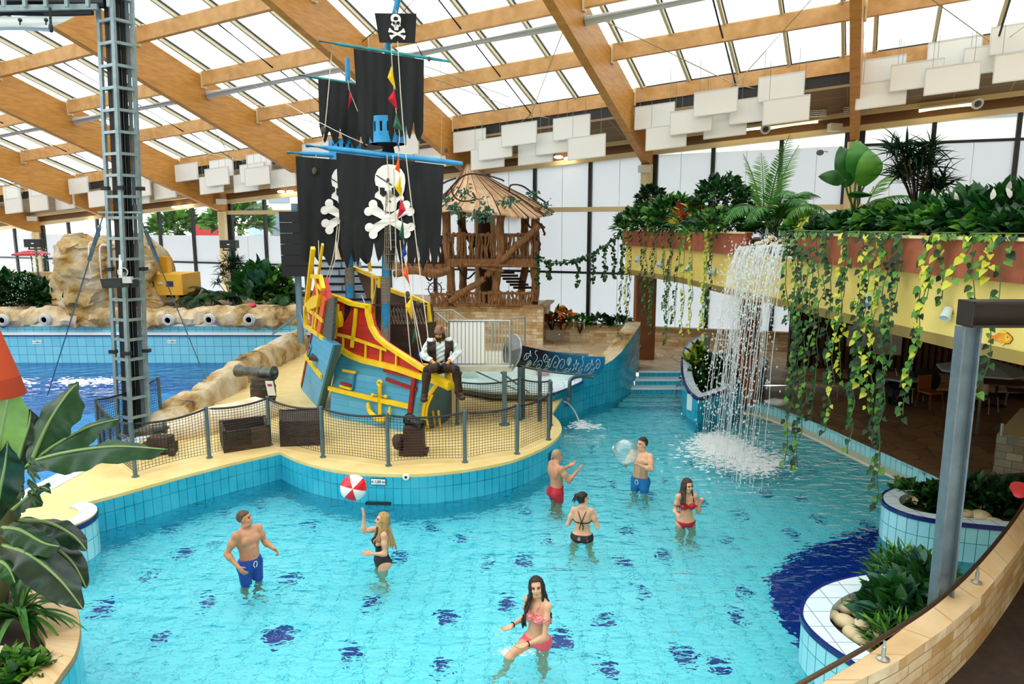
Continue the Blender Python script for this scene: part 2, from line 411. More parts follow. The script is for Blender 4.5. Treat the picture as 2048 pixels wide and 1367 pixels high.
back = [V((1.2, 15.2, DZ)), V((.6, 20.0, DZ)), V((-6, 21.2, DZ)), G(604, 690, DZ), G(560, 718, DZ), G(500, 752, DZ), G(420, 797, DZ), G(332, 842, DZ), G(290, 876, DZ), G(177, 937, DZ), G(96, 981, DZ), G(-60, 1062, DZ), G(-60, 1075, DZ)]
m_ = MB(); m_.prism([V((p.x, p.y, DZ-.05)) for p in eg+back], (0, 0, .05)); struct(m_.build('floor_island', deckm, smooth=False))
# tiled wall round the island, down to the pool floor
ins = eg[1:]
m_ = MB(); m_.wall(ins, -1.02, DZ-.045); m_.wall(back[9:]+[back[9]], -1.02, DZ-.045); struct(m_.build('wall_island', tilem))
m_ = MB()
m_.box((-9.5, 2, -.9), (12, 17.6, -.66))
struct(m_.build('floor_pool', floort, smooth=False))
# dark tiles let into the pool floor, where the photograph shows them
spots = [(345,1087,1),(372,1135,1.6),(430,1112,.8),(577,1188,1.7),(417,1229,1.5),(205,1247,1.9),(322,1303,1.6),(562,1295,2),(743,1230,1.5),(703,1330,1.7),(697,1052,1.4),(622,1077,1.2),(862,1080,1.5),(800,1137,1.5),(923,1098,1.4),(975,1150,1.2),(1046,1147,1.4),(895,1260,1.8),(1013,1230,1.7),(1050,1042,1.2),(1093,1105,1.2),(1225,995,1.4),(1253,1085,1.3),(1245,1152,1.5),(1208,1258,1.7),(1117,1305,1.8),(1283,1202,1.4),(1325,1135,1.4),(1327,983,1),(1398,1025,1.3),(1470,1055,1),(1473,1258,1.3),(1487,1210,1.2),(1365,1332,1.8),(1215,1360,1.6),(1300,1018,1.2),(1456,975,1.1),(1530,1012,1.2),(1600,1020,1.2),(1580,1095,1.2),(1480,1055,1.1),(1635,1065,1),(1730,1075,1.2),(1450,1105,1),(520,1040,1.2),(450,1050,.9),(1138,880,1),(1183,920,1),(1245,950,1),(1380,950,1),(1560,930,1),(1680,945,1),(1620,965,1),(100,1330,1.5),(1440,1360,1.4),(880,1355,1.4),(300,1180,1.)]
dk = mat('blue_floor_tile', '#07288a', rough=.2); m_ = MB()
for x, y, s in spots:
    c = G(x, y+4, -.5); a = random.uniform(0, pi/2); h = .062*s
    ax = V((cos(a), sin(a), 0))*h; ay = V((-sin(a), cos(a), 0))*h
    m_.add([V((c.x, c.y, -.656))+ax*i+ay*j for i, j in ((-1, -1), (1, -1), (1, 1), (-1, 1))], [[0, 1, 2, 3]])
P = [G(x, y, -.5) for x, y in ((1757, 1092), (1690, 1100), (1610, 1128), (1555, 1165), (1536, 1200), (1545, 1250), (1580, 1300), (1640, 1330), (1780, 1200))]
P = smooth_path(P, 4, True); m_.prism([V((p.x, p.y, -.658)) for p in P], (0, 0, .004))
P = smooth_path([G(x, y, -.5) for x, y in ((1480, 850), (1560, 868), (1640, 898), (1720, 935), (1790, 985))], 5)
for a, b in zip(P, P[1:]): m_.bar(V((a.x, a.y, -.64)), V((b.x, b.y, -.64)), .14, .03)
struct(m_.build('trim_1', dk, smooth=False))
# wave pool: sloping floor, far tiled wall
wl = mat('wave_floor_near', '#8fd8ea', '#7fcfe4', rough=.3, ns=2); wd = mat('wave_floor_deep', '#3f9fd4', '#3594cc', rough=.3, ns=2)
m_ = MB()
m_.grid([[V((x, y, z)) for x in (-24, -12, -5)] for y, z in ((9.0, -.65), (12.5, -1.05))], 0); m_.grid([[V((x, y, z)) for x in (-24, -9)] for y, z in ((2, -.3), (9.0, -.65))], 0)
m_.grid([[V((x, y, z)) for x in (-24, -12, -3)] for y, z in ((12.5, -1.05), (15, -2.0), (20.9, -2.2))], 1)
struct(m_.build('floor_wave_pool', [wl, wd], smooth=False))
YF = 20.7
m_ = MB(); m_.wall([V((-24, YF, 0)), V((-4.6, YF, 0))], -2.3, 1.1); struct(m_.build('wall_wave_pool', tilefar))
m_ = MB(); m_.box((-24, YF-.06, .84), (-4.7, YF+.02, .92)); struct(m_.build('trim_2', whitem, smooth=False))
m_ = MB(); m_.box((-24, YF-.03, .80), (-4.7, YF, .84)); struct(m_.build('trim_3', navy, smooth=False))
def wgrid(x0, x1, y0, y1): return MB().add([(x0, y0, 0), (x1, y0, 0), (x1, y1, 0), (x0, y1, 0)], [[0, 1, 2, 3]])
m_ = MB(); pl = [V((p.x, p.y, 0)) for p in [G(-900, 1180, 0), back[9]+V((0, -.9, 0)), eg[4]+V((-.3, .5, 0)), V((-3, 11.2, 0)), V((-.8, 10.8, 0)), eg[-4]+V((-.3, 0, 0)), V((.6, 14.5, 0)), V((1.1, 17.3, 0)), V((10, 17.3, 0)), V((10, 2.6, 0)), V((-12, 2.6, 0))]]
tri = tessellate_polygon([pl]); nz = [(t if (pl[t[1]]-pl[t[0]]).cross(pl[t[2]]-pl[t[0]]).z > 0 else t[::-1]) for t in tri]
m_.add(pl, [list(t) for t in nz]); struct(m_.build('water_pool', waterm, smooth=False))
pl = [V((p.x, p.y, 0)) for p in [V((-24, 3)), V((-8.5, 3)), back[9]+V((.3, -.3, 0)), G(300, 880, 0)+V((.4, 0, 0)), G(340, 850, 0)+V((.5, 0, 0)), G(520, 760, 0)+V((.5, 0, 0)), V((-4.5, YF-.01)), V((-24, YF-.01))]]
tri = tessellate_polygon([pl]); nz = [(t if (pl[t[1]]-pl[t[0]]).cross(pl[t[2]]-pl[t[0]]).z > 0 else t[::-1]) for t in tri]
m_ = MB(); m_.add(pl, [list(t) for t in nz]); struct(m_.build('water_wave_pool', wavewater, smooth=False))
# white tile strip along the wave pool side of the island tongue
m_ = MB()
st = [G(340, 838, DZ), G(290, 876, DZ), G(177, 937, DZ), G(96, 981, DZ), G(-60, 1062, DZ)]
for a, b in zip(st, st[1:]): m_.bar(a+V((-.14, .1, -.02)), b+V((-.14, .1, -.02)), .34, .06)
struct(m_.build('trim_4', rimtile, smooth=False))
# rounded tiled end of the tongue
cc = G(100, 1036, .5)
m_ = MB(); T_ = Matrix.Translation((cc.x, cc.y, 0)); rr = .5
P = [V((cc.x+rr*cos(a), cc.y+rr*sin(a), 0)) for a in np.linspace(-pi*.9, pi*.45, 24)]; P = [V((-12, P[0].y-.6, 0))]+P
m_.wall(P, -1.02, .47, 0); m_.wall([p for p in P], .43, .5, 1); m_.wall([p+(V((cc.x, cc.y, 0))-p).normalized()*-.012 for p in P[1:]], .44, .505, 1)
q = [V((p.x, p.y, .5)) for p in P]; m_.prism(q+[V((cc.x-.6, cc.y+.2, .5)), V((-12, cc.y+.3, .5))], (0, 0, .012), 3)
ri = [p+(V((cc.x, cc.y, .5))-p).normalized()*.2 for p in q[1:]]; m_.grid([[p+V((0, 0, .02)) for p in q[1:]], [p+V((0, 0, .02)) for p in ri]], 2)
struct(m_.build('wall_tongue', [tilepale, navy, rimtile, deckm]))
# ---- floors behind
m_ = MB(); m_.prism([V((p[0], p[1], .40)) for p in ((.6, 17.4), (3.2, 17.4), (4.3, 17.4), (4.9, 16.0), (6.0, 16.0), (12, 15), (16, 17), (-4, 25.8), (-4.5, 21))], (0, 0, .05)); struct(m_.build('floor_terrace', flag_light, smooth=False))
# right hand pool edge: tiled upstand, ledge, brown floor
re_ = smooth_path([V((p.x, p.y, 0)) for p in (V((4.7, 15.7, 0)), G(1530, 830, 0), G(1620, 865, 0), G(1720, 912, 0), G(1800, 950, 0), G(1880, 990, 0), G(1990, 1060, 0))], 5)
m_ = MB(); m_.wall(re_[::-1], -1.0, .24); struct(m_.build('wall_pool_right', tilepale))
m_ = MB()
for a, b in zip(re_, re_[1:]):
    n = V((-(b-a).y, (b-a).x, 0)).normalized()
    if n.x > 0: n = -n
    m_.bar(a+n*.12+V((0, 0, .015)), b+n*.12+V((0, 0, .015)), .2, .05)
struct(m_.build('trim_5', mat('gutter_cream', '#d9d2b4', rough=.5), smooth=False))
m_ = MB(); m_.prism([V((p.x, p.y, .18)) for p in re_]+[V((p[0], p[1], .18)) for p in ((6.5, 7.8), (6.5, 4), (14, 4), (16, 16.8), (12, 17.5), (4.9, 16.4))], (0, 0, .06)); struct(m_.build('floor_gallery', flag_brown, smooth=False))
# ---- stone planter walls at the back
def stone(name, path, z0, z1, cap=.06, mm=stonewall):
    m_ = MB(); m_.wall(path, z0, z1)
    o = struct(m_.build(name, mm)); c = MB()
    for a, b in zip(path, path[1:]): c.bar(V((a[0], a[1], z1))-V((0, -.06, 0)), V((b[0], b[1], z1))-V((0, -.06, 0)), .26, cap)
    c.build('coping', copingm if mm is stonewall else mat('cream_stone', '#cdb98d', rough=.6), o, smooth=False); return o
p0 = G(1086, 690, .45); p1 = G(855, 684, .45); p2 = G(735, 676, .45)
stone('wall_hut', [p2, V((lerp(p2.x, p1.x, .6), p1.y-.1, 0)), p1, lerp(p1, p0, .5)+V((0, .05, 0)), p0, p0+V((.3, 1.6, 0))], .4, 1.62)
q0 = G(1090, 682, .45); q1 = G(1290, 690, .45)
stone('wall_planter', [q0, q1, V((10.5, 19.2, 0))], .4, .98)
m_ = MB(); m_.prism([V((p[0], p[1], .8)) for p in (q0+V((0, .1, 0)), q1+V((0, .1, 0)), V((10.5, 19.3)), W(9, .3), W(-4, .3))], (0, 0, .12)); struct(m_.build('ground_planter', mat('soil', '#3a2a1c', '#2a1e14', rough=.9, ns=8), smooth=False))
m_ = MB(); m_.prism([V((p[0], p[1], 1.5)) for p in (p2+V((0, .1, 0)), p1+V((0, .1, 0)), p0+V((0, .1, 0)), p0+V((.3, 1.9, 0)), W(-8, .3), V((p2.x-1, 23.5)))], (0, 0, .1)); struct(m_.build('floor_hut', flag_light, smooth=False))
# ---- stair between the curved wall and the boat shaped planter
m_ = MB()
for k in range(6):
    y = 17.4-.28*k; z = .4-.15*k
    xr = 4.2-.04*k; xl = 3.15-.14*k
    m_.wall([V((xl, y, 0)), V((xr, y, 0))], z-.15 if k < 5 else -1, z); m_.box((xl, y-.02, z-.005), (xr, y+.3, z+.045), 1)
struct(m_.build('floor_stair', [tilem, whitetile]))
# curved tiled wall with stone top (kids pool side)
cw = [(G(1104, 846, 0), .62, 0), (G(1162, 822, 0), .66, 0), (G(1164, 821.5, 0), .80, 1), (G(1190, 812, 0), .84, 1), (G(1224, 803, 0), .98, 1), (G(1241, 797, 0), 1.12, 1), (V((2.85, 16.8, 0)), 1.38, 1), (V((3.17, 17.5, 0)), 1.58, 1), (V((3.25, 17.9, 0)), 1.6, 1)]
m_ = MB(); P = [c[0] for c in cw]; Z = [c[1] for c in cw]
m_.wall(P, -1.0, Z); m_.wall([p+V((-.36, .1, 0)) for p in P][::-1], .3, Z[::-1])
up = [V((p.x, p.y, z)) for p, z in zip(P, Z)]; dn = [V((p.x-.36, p.y+.1, z)) for p, z in zip(P, Z)]
m_.grid([dn[2:], up[2:]], 1); m_.grid([dn[:3], up[:3]], 2); m_.add([up[-1], dn[-1], V((dn[-1].x, dn[-1].y, .3)), V((up[-1].x, up[-1].y, .3))], [[0, 1, 2, 3]], 1)
struct(m_.build('wall_channel', [tilem, rockm, rimtile]))
m_ = MB(); m_.tube([V((p.x+.02, p.y-.02, z)) for p, z in list(zip(P, Z))[:2]], .03, 6); struct(m_.build('trim_6', navy))
# pale kids pool behind the ship
kp = [G(1101, 787, .62), G(1162, 771, .66)+V((-.3, .1, 0)), V((2.2, 17.2, 0)), V((2.0, 18.6, 0)), V((-.3, 18.9, 0)), V((-2.2, 17.6, 0)), V((-1.6, 15.2, 0)), V((-.4, 14.3, 0))]
kp = [V((p.x, p.y, .5)) for p in kp]
m_ = MB(); m_.prism(kp, (0, 0, .07)); struct(m_.build('floor_kids_pool', mat('kids_pool_tile', '#bfe0da', '#d3ece6', rough=.15, ns=3), smooth=False))
kw = [V((p.x, p.y, 0)) for p in (kp[0], kp[-1], kp[-2], kp[-3])]
m_ = MB(); m_.wall(kw[::-1], .3, .62); struct(m_.build('wall_kids_pool', mat('brown_wicker_rock', '#6e5430', '#4c3920', rough=.85, ns=6, bump=.6, bs=20)))
m_ = MB()
for a, b in zip(kw, kw[1:]): m_.bar(V((a.x, a.y, .62)), V((b.x, b.y, .62)), .12, .05)
struct(m_.build('trim_7', whitetile, smooth=False))
# boat shaped planter
bl = [(G(1394, 848, 0), .54), (G(1374, 833, 0), .60), (G(1363, 815, 0), .72), (V((4.02, 16.6, 0)), .95), (V((4.4, 17.6, 0)), 1.12), (V((4.9, 18.2, 0)), 1.22)]
brr = [(G(1394, 848, 0), .54), (G(1440, 838, 0), .60), (G(1490, 822, 0), .72), (G(1530, 800, 0), .92), (V((5.72, 17.0, 0)), 1.0)]
m_ = MB()
for side, sg in ((bl, 1), (brr, -1)):
    P = smooth_path([V((p.x, p.y, z)) for p, z in side], 4); Q = P if sg < 0 else P[::-1]
    m_.wall(Q, -1.0, [p.z for p in Q])
    inn = []
    for i, p in enumerate(P):
        d = P[min(i+1, len(P)-1)]-P[max(i-1, 0)]; d.z = 0; d.normalize(); n = V((d.y, -d.x, 0))*sg
        inn.append(p+n*.22+(V((0, .25, 0)) if i == 0 else V((0, 0, 0))))
    m_.grid([P, inn] if sg < 0 else [inn, P], 1)
    m_.wall(inn[::-1] if sg < 0 else inn, .2, [p.z for p in (inn[::-1] if sg < 0 else inn)], 1)
    for a, b in zip(P, P[1:]): m_.bar(a+V((0, 0, -.02)), b+V((0, 0, -.02)), .05, .05, m=2)
struct(m_.build('wall_boat_planter', [tilem, rimtile, navy]))
m_ = MB(); m_.prism([V((p.x, p.y, .35)) for p, z in bl+brr[:0:-1]], (0, 0, .1)); struct(m_.build('ground_boat_planter', MATS['soil'], smooth=False))
# round planters at the right
def round_planter(idx, outer, z, w=.2, close=None, hw=tilepale):
    P = smooth_path([G(x, y, z) for x, y in outer], 5); cx = sum((p for p in P), V((0, 0, 0)))/len(P)+V((.8, 0, 0))
    m_ = MB(); m_.wall(P[::-1] if idx < 0 else P, -1.0, z)
    inn = []
    for i, p in enumerate(P):
        d = P[min(i+1, len(P)-1)]-P[max(i-1, 0)]; n = V((d.y, -d.x, 0)).normalized()
        if n.dot(cx-p) < 0: n = -n
        inn.append(p+n*w)
    m_.grid([P, inn], 1); m_.wall(inn, z-.2, z, 1)
    for a, b in zip(P, P[1:]): m_.bar(a+V((0, 0, -.02)), b+V((0, 0, -.02)), .03, .05, m=2)
    o = struct(m_.build('wall_round_planter_%d' % abs(idx), [hw, rimtile, navy]))
    g = MB(); g.prism([V((p.x, p.y, z-.18)) for p in inn]+[V((p[0], p[1], z-.18)) for p in close], (0, 0, .05)); struct(g.build('ground_round_planter', MATS['soil'], smooth=False))
    return inn
in1 = round_planter(1, [(1860, 962), (1800, 972), (1768, 985), (1765, 1000), (1782, 1014), (1826, 1030), (1902, 1043), (2011, 1054), (2100, 1060)], .49, close=((8, 8.6), (8, 10.3), (6.0, 9.9)))
in2 = round_planter(2, [(1900, 1160), (1855, 1148), (1755, 1145), (1666, 1162), (1618, 1189), (1603, 1222), (1613, 1249), (1649, 1284), (1706, 1324), (1800, 1400)], .45, w=.24, close=((3.6, 5.1), (6, 5.2), (6, 7.2)))
# near left planter with stone coping
lp = smooth_path([G(x, y, .55) for x, y in ((-40, 1140), (60, 1150), (120, 1180), (152, 1212), (161, 1245), (158, 1281), (147, 1313), (124, 1345), (100, 1375), (20, 1440))], 5)
li = []
for i, p in enumerate(lp):
    d = lp[min(i+1, len(lp)-1)]-lp[max(i-1, 0)]; n = V((d.y, -d.x, 0)).normalized()
    li.append(p+(n if n.x < 0 or i < 8 else -n)*.3*(1 if n.x < .3 else -1))
ctr = G(0, 1270, .55); li = [p+(ctr-p).normalized()*.32 for p in lp]
m_ = MB(); m_.wall(lp, -1., .5); ul = [i*.2 for i in range(len(lp))]
m_.grid([li, lp], 1, [[(u, .3) for u in ul], [(u, 0) for u in ul]]); m_.wall(li[::-1], .3, .55, 1); m_.grid([lp, [p-V((0, 0, .06)) for p in lp]], 1, [[(u, 0) for u in ul]]*2)
struct(m_.build('wall_left_planter', [tilem, copingm]))
m_ = MB(); m_.prism([V((p.x, p.y, .4)) for p in li]+[V((-7, 4.6, .4)), V((-7, 6.8, .4))], (0, 0, .08)); struct(m_.build('ground_left_planter', MATS['soil'], smooth=False))
# stone parapet at lower right with its floor
po = smooth_path([G(x, y, .85) for x, y in ((1560, 1420), (1640, 1367), (1711, 1324), (1760, 1291), (1849, 1222), (1893, 1185), (1942, 1140), (2022, 1049), (2090, 960))], 4)
pi_ = smooth_path([G(x, y, .85) for x, y in ((1640, 1420), (1706, 1367), (1791, 1324), (1830, 1298), (1893, 1253), (1938, 1215), (1982, 1169), (2048, 1084), (2110, 990))], 4)
ul = [0]
for a, b in zip(po, po[1:]): ul.append(ul[-1]+(b-a).length)
m_ = MB(); m_.grid([pi_, po], 1, [[(u, .3) for u in ul], [(u, 0) for u in ul]]); m_.wall(pi_, .2, .85); m_.wall(po[::-1], -1, .85)
struct(m_.build('wall_parapet', [stonewall, copingm]))
m_ = MB(); m_.prism([V((p.x, p.y, .18)) for p in pi_]+[V((8, 9, .18)), V((8, 3, .18))], (0, 0, .06)); struct(m_.build('floor_walkway', flag_brown, smooth=False))
# ---- terrace with yellow fascia and terracotta band
tf = smooth_path([V((2.95, 18.6, 0)), V((3.0, 18.2, 0)), V((3.62, 15.3, 0)), V((3.86, 12.5, 0)), V((4.07, 10.8, 0)), V((4.24, 9.0, 0)), V((4.36, 7.6, 0)), V((4.52, 6.2, 0)), V((4.9, 4.6, 0))], 4)
TZ0, TZ1, TZ2 = 2.78, 3.5, 3.88
m_ = MB(); m_.wall([p+V((-.0, 0, 0)) for p in tf], TZ0, TZ1+.03)
m_.wall([tf[-1], V((13, 4.6, 0))], TZ0, TZ1); m_.wall([V((7, 19.4, 0)), tf[0]], TZ0, TZ1); struct(m_.build('wall_fascia', yellowwall))
m_ = MB(); m_.prism([V((p.x, p.y, TZ0)) for p in tf]+[V((13, 4.6, TZ0)), V((13, 17.0, TZ0)), V((7, 19.3, TZ0))], (0, 0, .12)); struct(m_.build('ceiling_gallery', mat('gallery_ceiling', '#b59a5c', rough=.8), smooth=False))
# band in two runs, with a gap for the waterfall lip
def band(P, nm):
    m_ = MB()
    for a, b in zip(P, P[1:]): m_.bar(V((a.x-.04, a.y, (TZ1+TZ2)/2)), V((b.x-.04, b.y, (TZ1+TZ2)/2)), .12, TZ2-TZ1)
    for a, b in zip(P, P[1:]): m_.bar(V((a.x-.05, a.y, TZ2)), V((b.x-.05, b.y, TZ2)), .16, .03, m=1)
    struct(m_.build(nm, [bandm, cream], smooth=False))
gapy = (10.2, 11.9)
band([p for p in tf if p.y > gapy[1]]+[V((3.95, gapy[1], 0))], 'wall_band_1'); band([V((4.13, gapy[0], 0))]+[p for p in tf if p.y < gapy[0]], 'wall_band_2')
m_ = MB(); m_.prism([V((p.x+.05, p.y, 3.55)) for p in tf]+[V((6.4, 4.6, 3.55)), V((6.0, 12, 3.55)), V((4.8, 18.8, 3.55))], (0, 0, .2)); struct(m_.build('ground_terrace', MATS['soil'], smooth=False))
# brick upstand behind the terrace bed
m_ = MB(); m_.bar(V((6.3, 8.0, 3.5)), V((5.9, 14.5, 3.5)), .3, 1.1); struct(m_.build('wall_terrace_back', brick('terrace_brick', '#a5522c', '#b8a070', '#6a5136', .25, .08, kind='Object', rough=.7), smooth=False))
for x0, x1, y, yb, nm in ((1272, 1311, 548, 19.0, 'column_rust'), (1486, 1520, 600, 15.2, 'column_rust')):
    a = D(x0, y, yb); b = D(x1, y, yb); m_ = MB(); m_.box((a.x, yb-.2, .2), (b.x, yb+.25, 2.85)); struct(m_.build(nm, rust, smooth=False))
# ---- restaurant back: slatted wall
m_ = MB(); slat = mat('slat_wood', '#5a3a22', '#4a2e1a', rough=.6, ns=5); sb = mat('slat_back', '#241811', rough=.8)
A, B = V((7.0, 17.9, 0)), V((14.5, 16.2, 0)); m_.wall([A, B], .2, 2.8, 1)
for i in range(52): p = lerp(A, B, i/52); m_.box((p.x, p.y-.1, .2), (p.x+.085, p.y-.02, 2.78), 0)
struct(m_.build('wall_restaurant', [slat, sb], smooth=False))
m_ = MB(); m_.wall([V((14.5, 16.2, 0)), V((14, 3, 0))], .2, 2.8); struct(m_.build('wall_restaurant_side', sb))
m_ = MB(); p = G(1985, 945, .24); m_.wall([p+V((1.5, 1.6, 0)), p, p+V((1.6, -1.3, 0))], .2, .86); m_.add([p+V((1.5, 1.6, .62)), p+V((0, 0, .62)), p+V((1.6, -1.3, .62)), p+V((1.9, 0, .62))], [[0, 1, 2, 3]], 1)
struct(m_.build('wall_restaurant_front', [stonedark, mat('cream_stone', '#cdb98d', rough=.6)]))
# ---- outside: ground, houses, trees beyond the glass
m_ = MB(); m_.box((-90, 24, -.3), (70, 110, .05)); go = struct(m_.build('ground_outside', mat('paving_outside', '#c9c9c4', rough=.9), smooth=False)); go.location.y += 10; go.rotation_euler.z = -.4
# ================= the pirate ship
def plank(name, c1, c2, h=.11, mort='#2a2a2a'):
    return brick(name, c1, c2, mort, 2.2, h, ms=.004, kind='Object', rot=(pi/2, 0, 0), rough=.5, bump=.5, vary=(c2, 5, .7))
yel = mat('yellow_paint', '#f5d31c', '#e8bd12', rough=.4, ns=5)
redp = plank('red_planks', '#cf3328', '#b72a22', .12, '#8e1f1a')
bluep = plank('blue_planks', '#5fb6dc', '#4aa3cf', .13, '#2f7fa8')
redm = mat('red_paint', '#a01d1c', '#861616', rough=.45)
tealm = mat('teal_edge', '#0f5a66', rough=.5)
orangep = mat('orange_paint', '#e06a1c', '#cc4d18', rough=.5)
darkwood = plank('dark_planks', '#4d3626', '#3b281b', .1, '#1c130d')
brownin = mat('brown_hull_inside', '#5a3d28', '#46301f', rough=.7, ns=4)
mastb = mat('mast_blue', '#2a9fd6', '#1c86bb', rough=.4)
yardg = mat('yard_teal', '#1d8f93', '#157579', rough=.45)
ropem = mat('rope', '#a89c84', '#8d8069', rough=.9, ns=30)
ropew = mat('rope_pale', '#d8d2c0', rough=.9)
ropewrap = brick('rope_wrap', '#a59d8c', '#8f8776', '#6a6254', .2, .025, ms=.004, kind='Object', rot=(pi/2, 0, 0), rough=.9)
sailm = mat('sail_cloth', '#1e2122', '#2b2e2e', rough=.85, ns=2.5, stretch=(2, 2, .4), trans='#3a3d3c')
bonem = mat('sail_white', '#eceae2', rough=.8)
stepm = mat('stair_grey', '#a9b9c6', '#97a7b4', rough=.6)
netdark = mat('net_black', '#0d0d0f', rough=.9)
S1a, S1b = G(601, 776, .46), G(634, 814, .46)
S2a, S2b = G(660, 832, .46), G(815, 864, .46)
def nrm(a, b):
    n = V(((b-a).y, -(b-a).x, 0)).normalized(); return n if n.y < 0 else -n
N1, N2 = nrm(S1a, S1b), nrm(S2a, S2b)
def P1(x, y): return WP(x, y, S1a, S1b)
def P2(x, y): return WP(x, y, S2a, S2b)
ship = thing('pirate_ship', 'colourful play pirate ship with black skull sails, red and blue hull and yellow rails', 'ship', (-3, 13.5, .46))
def pan(name, pts, pl, n, th, m, off=0, parent=None):
    b = MB(); b.prism([pl(x, y)+n*off for x, y in pts], -n*th); return b.build(name, m, parent or ship, smooth=False)
def rail(name, pts, pl, n, w, th, m=None, off=0, parent=None):
    b = MB(); P = [pl(x, y)+n*off for x, y in pts]; rows = []
    P[0] = P[0]+(P[0]-P[1]).normalized()*w*.3; P[-1] = P[-1]+(P[-1]-P[-2]).normalized()*w*.3
    for i, p in enumerate(P):
        d = ((P[min(i+1, len(P)-1)]-p).normalized()+(p-P[max(i-1, 0)]).normalized()).normalized(); sd = n.cross(d)*w*.42
        rows.append([p+sd+n*th*.28, p-sd+n*th*.28, p-sd-n*th*.28, p+sd-n*th*.28])
    b.grid(rows, close=True); b.add(rows[0], [[3, 2, 1, 0]]); b.add(rows[-1], [[0, 1, 2, 3]])
    return b.build(name, m or yel, parent or ship, smooth=False)
# --- near side, stern piece
o = pan('stern_side', [(627, 662), (668, 691), (634, 814), (601, 776)], P1, N1, .14, bluep)
pan('edge_plank', [(667, 689), (671, 690), (638, 815), (634, 815)], P1, N1, .12, tealm, .01)
rail('belt', [(614, 712), (645, 752)], P1, N1, .1, .08, off=.03)
rail('porthole_trim', [(622, 688), (624, 694), (617, 712)], P1, N1, .05, .05, mastb, .02)
rail('rudder_plank', [(627, 655), (604, 770)], P1, N1, .09, .08, redm, .0)
# stern upper works
pan('stern_panel', [(632, 556), (647, 556), (656, 598), (642, 668), (622, 652), (616, 620)], P1, N1, .08, redp)
for pts in ([(634, 560), (640, 600), (633, 655)], [(618, 618), (634, 628), (648, 640)], [(632, 620), (628, 656)]):
    rail('trim', pts, P1, N1, .09, .05, off=.03)
pan('lantern_bracket', [(618, 610), (634, 592), (648, 588), (644, 612), (630, 618)], P1, N1, .12, yel, .1)
pan('orange_board', [(648, 590), (655, 600), (644, 664), (637, 660)], P1, N1, .06, orangep, .04)
rail('stern_frame', [(628, 498), (622, 552), (613, 626), (614, 652), (640, 668)], P1, N1, .1, .14, off=.02)
rail('stern_frame', [(630, 552), (647, 553), (652, 576)], P1, N1, .09, .12, off=.05)
rail('stern_post', [(634, 490), (626, 552)], P1, N1, .07, .07, off=-.1)
pan('window_netting', [(656, 597), (669, 594), (663, 681), (644, 670)], P1, N1, .05, mat('old_glass', '#59605a', '#2b2f2d', rough=.5, ns=14, stretch=(1, 1, 5)))
# --- near side, main piece
pan('hull_side', [(690, 694), (707, 708), (731, 717), (766, 725), (801, 734), (839, 748), (824, 838), (815, 866), (737, 852), (660, 832), (663, 775), (672, 735)], P2, N2, .14, bluep)
pan('doorway_edge', [(687, 695), (691, 693), (673, 735), (665, 775), (662, 832), (657, 831), (661, 775), (669, 735)], P2, N2, .3, tealm, -.02)
pan('bulwark', [(672, 592), (692, 598), (707, 605), (742, 612), (741, 626), (748, 653), (760, 673), (777, 688), (842, 730), (839, 748), (801, 734), (766, 725), (731, 717), (707, 708), (687, 696), (666, 682)], P2, N2, .1, redp, .02)
rail('top_rail', [(644, 570), (659, 588), (673, 592), (692, 599), (707, 606), (742, 612)], P2, N2, .085, .16, off=.06)
rail('sheer_rail', [(741, 612), (741, 626), (748, 653), (760, 673), (777, 688), (842, 730), (900, 765)], P2, N2, .085, .16, off=.06)
rail('lower_rail', [(648, 672), (666, 682), (687, 698), (707, 710), (731, 719), (766, 727), (801, 736), (839, 749), (900, 768)], P2, N2, .11, .14, off=.06)
rail('middle_rail', [(678, 667), (700, 672), (730, 682), (777, 698)], P2, N2, .06, .07, off=.06)
for x, y0, y1 in ((691, 672, 697), (736, 686, 718), (766, 697, 724), (797, 706, 734)): rail('stanchion', [(x, y0), (x-1, y1)], P2, N2, .035, .06, off=.05)
rail('fender', [(717, 618), (714, 650), (709, 691)], P2, N2, .075, .07, off=.06)
rail('fender', [(681, 609), (679, 640), (675, 673)], P2, N2, .06, .07, off=.06)
pan('pocket', [(686, 621), (690, 640), (688, 652), (676, 655), (668, 648), (678, 636)], P2, N2, .1, yel, .13)
pan('slit', [(692, 604), (704, 607), (702, 622), (690, 645)], P2, N2, .03, netdark, .03)
rail('belt', [(663, 775), (737, 793), (821, 811)], P2, N2, .1, .09, off=.04)
rail('red_brace', [(774, 739), (834, 752)], P2, N2, .07, .07, redm, .06); rail('red_brace', [(779, 757), (836, 777)], P2, N2, .07, .07, redm, .06)
rail('red_post', [(834, 752), (823, 845)], P2, N2, .09, .1, redm, .07)
rail('port_lid', [(691, 739), (714, 743)], P2, N2, .055, .07, off=.05); rail('port_lid', [(686, 770), (706, 776)], P2, N2, .05, .07, off=.06)
rail('port_lid', [(687, 764), (706, 769)], P2, N2, .045, .07, redm, .06); rail('port_frame', [(712, 742), (707, 777)], P2, N2, .05, .05, mat('deep_blue_paint', '#2a7fb0', rough=.5), .03)
# anchor
b = MB(); q = lambda x, y: P2(x, y)+N2*.07
ring = [q(765+4.2*cos(a), 764+5*sin(a)) for a in np.linspace(0, 2*pi, 13)]
b.tube(ring, .022, 6); b.tube([q(765, 769), q(765, 834)], .035, 8); b.tube([q(751, 788), q(777, 791)], .024, 6); b.ell(q(751, 788), .035); b.ell(q(777, 791), .035)
b.tube(smooth_path([q(741, 802), q(744, 818), q(754, 830), q(766, 838), (q(777, 834)), q(784, 824), q(785, 811)], 4), [.012, .03, .036, .04, .04, .044, .046, .048, .05, .05, .05, .05, .05, .05, .048, .046, .044, .04, .04, .036, .03, .03, .02, .02, .012][:25], 8)
b.build('anchor', yel, ship)
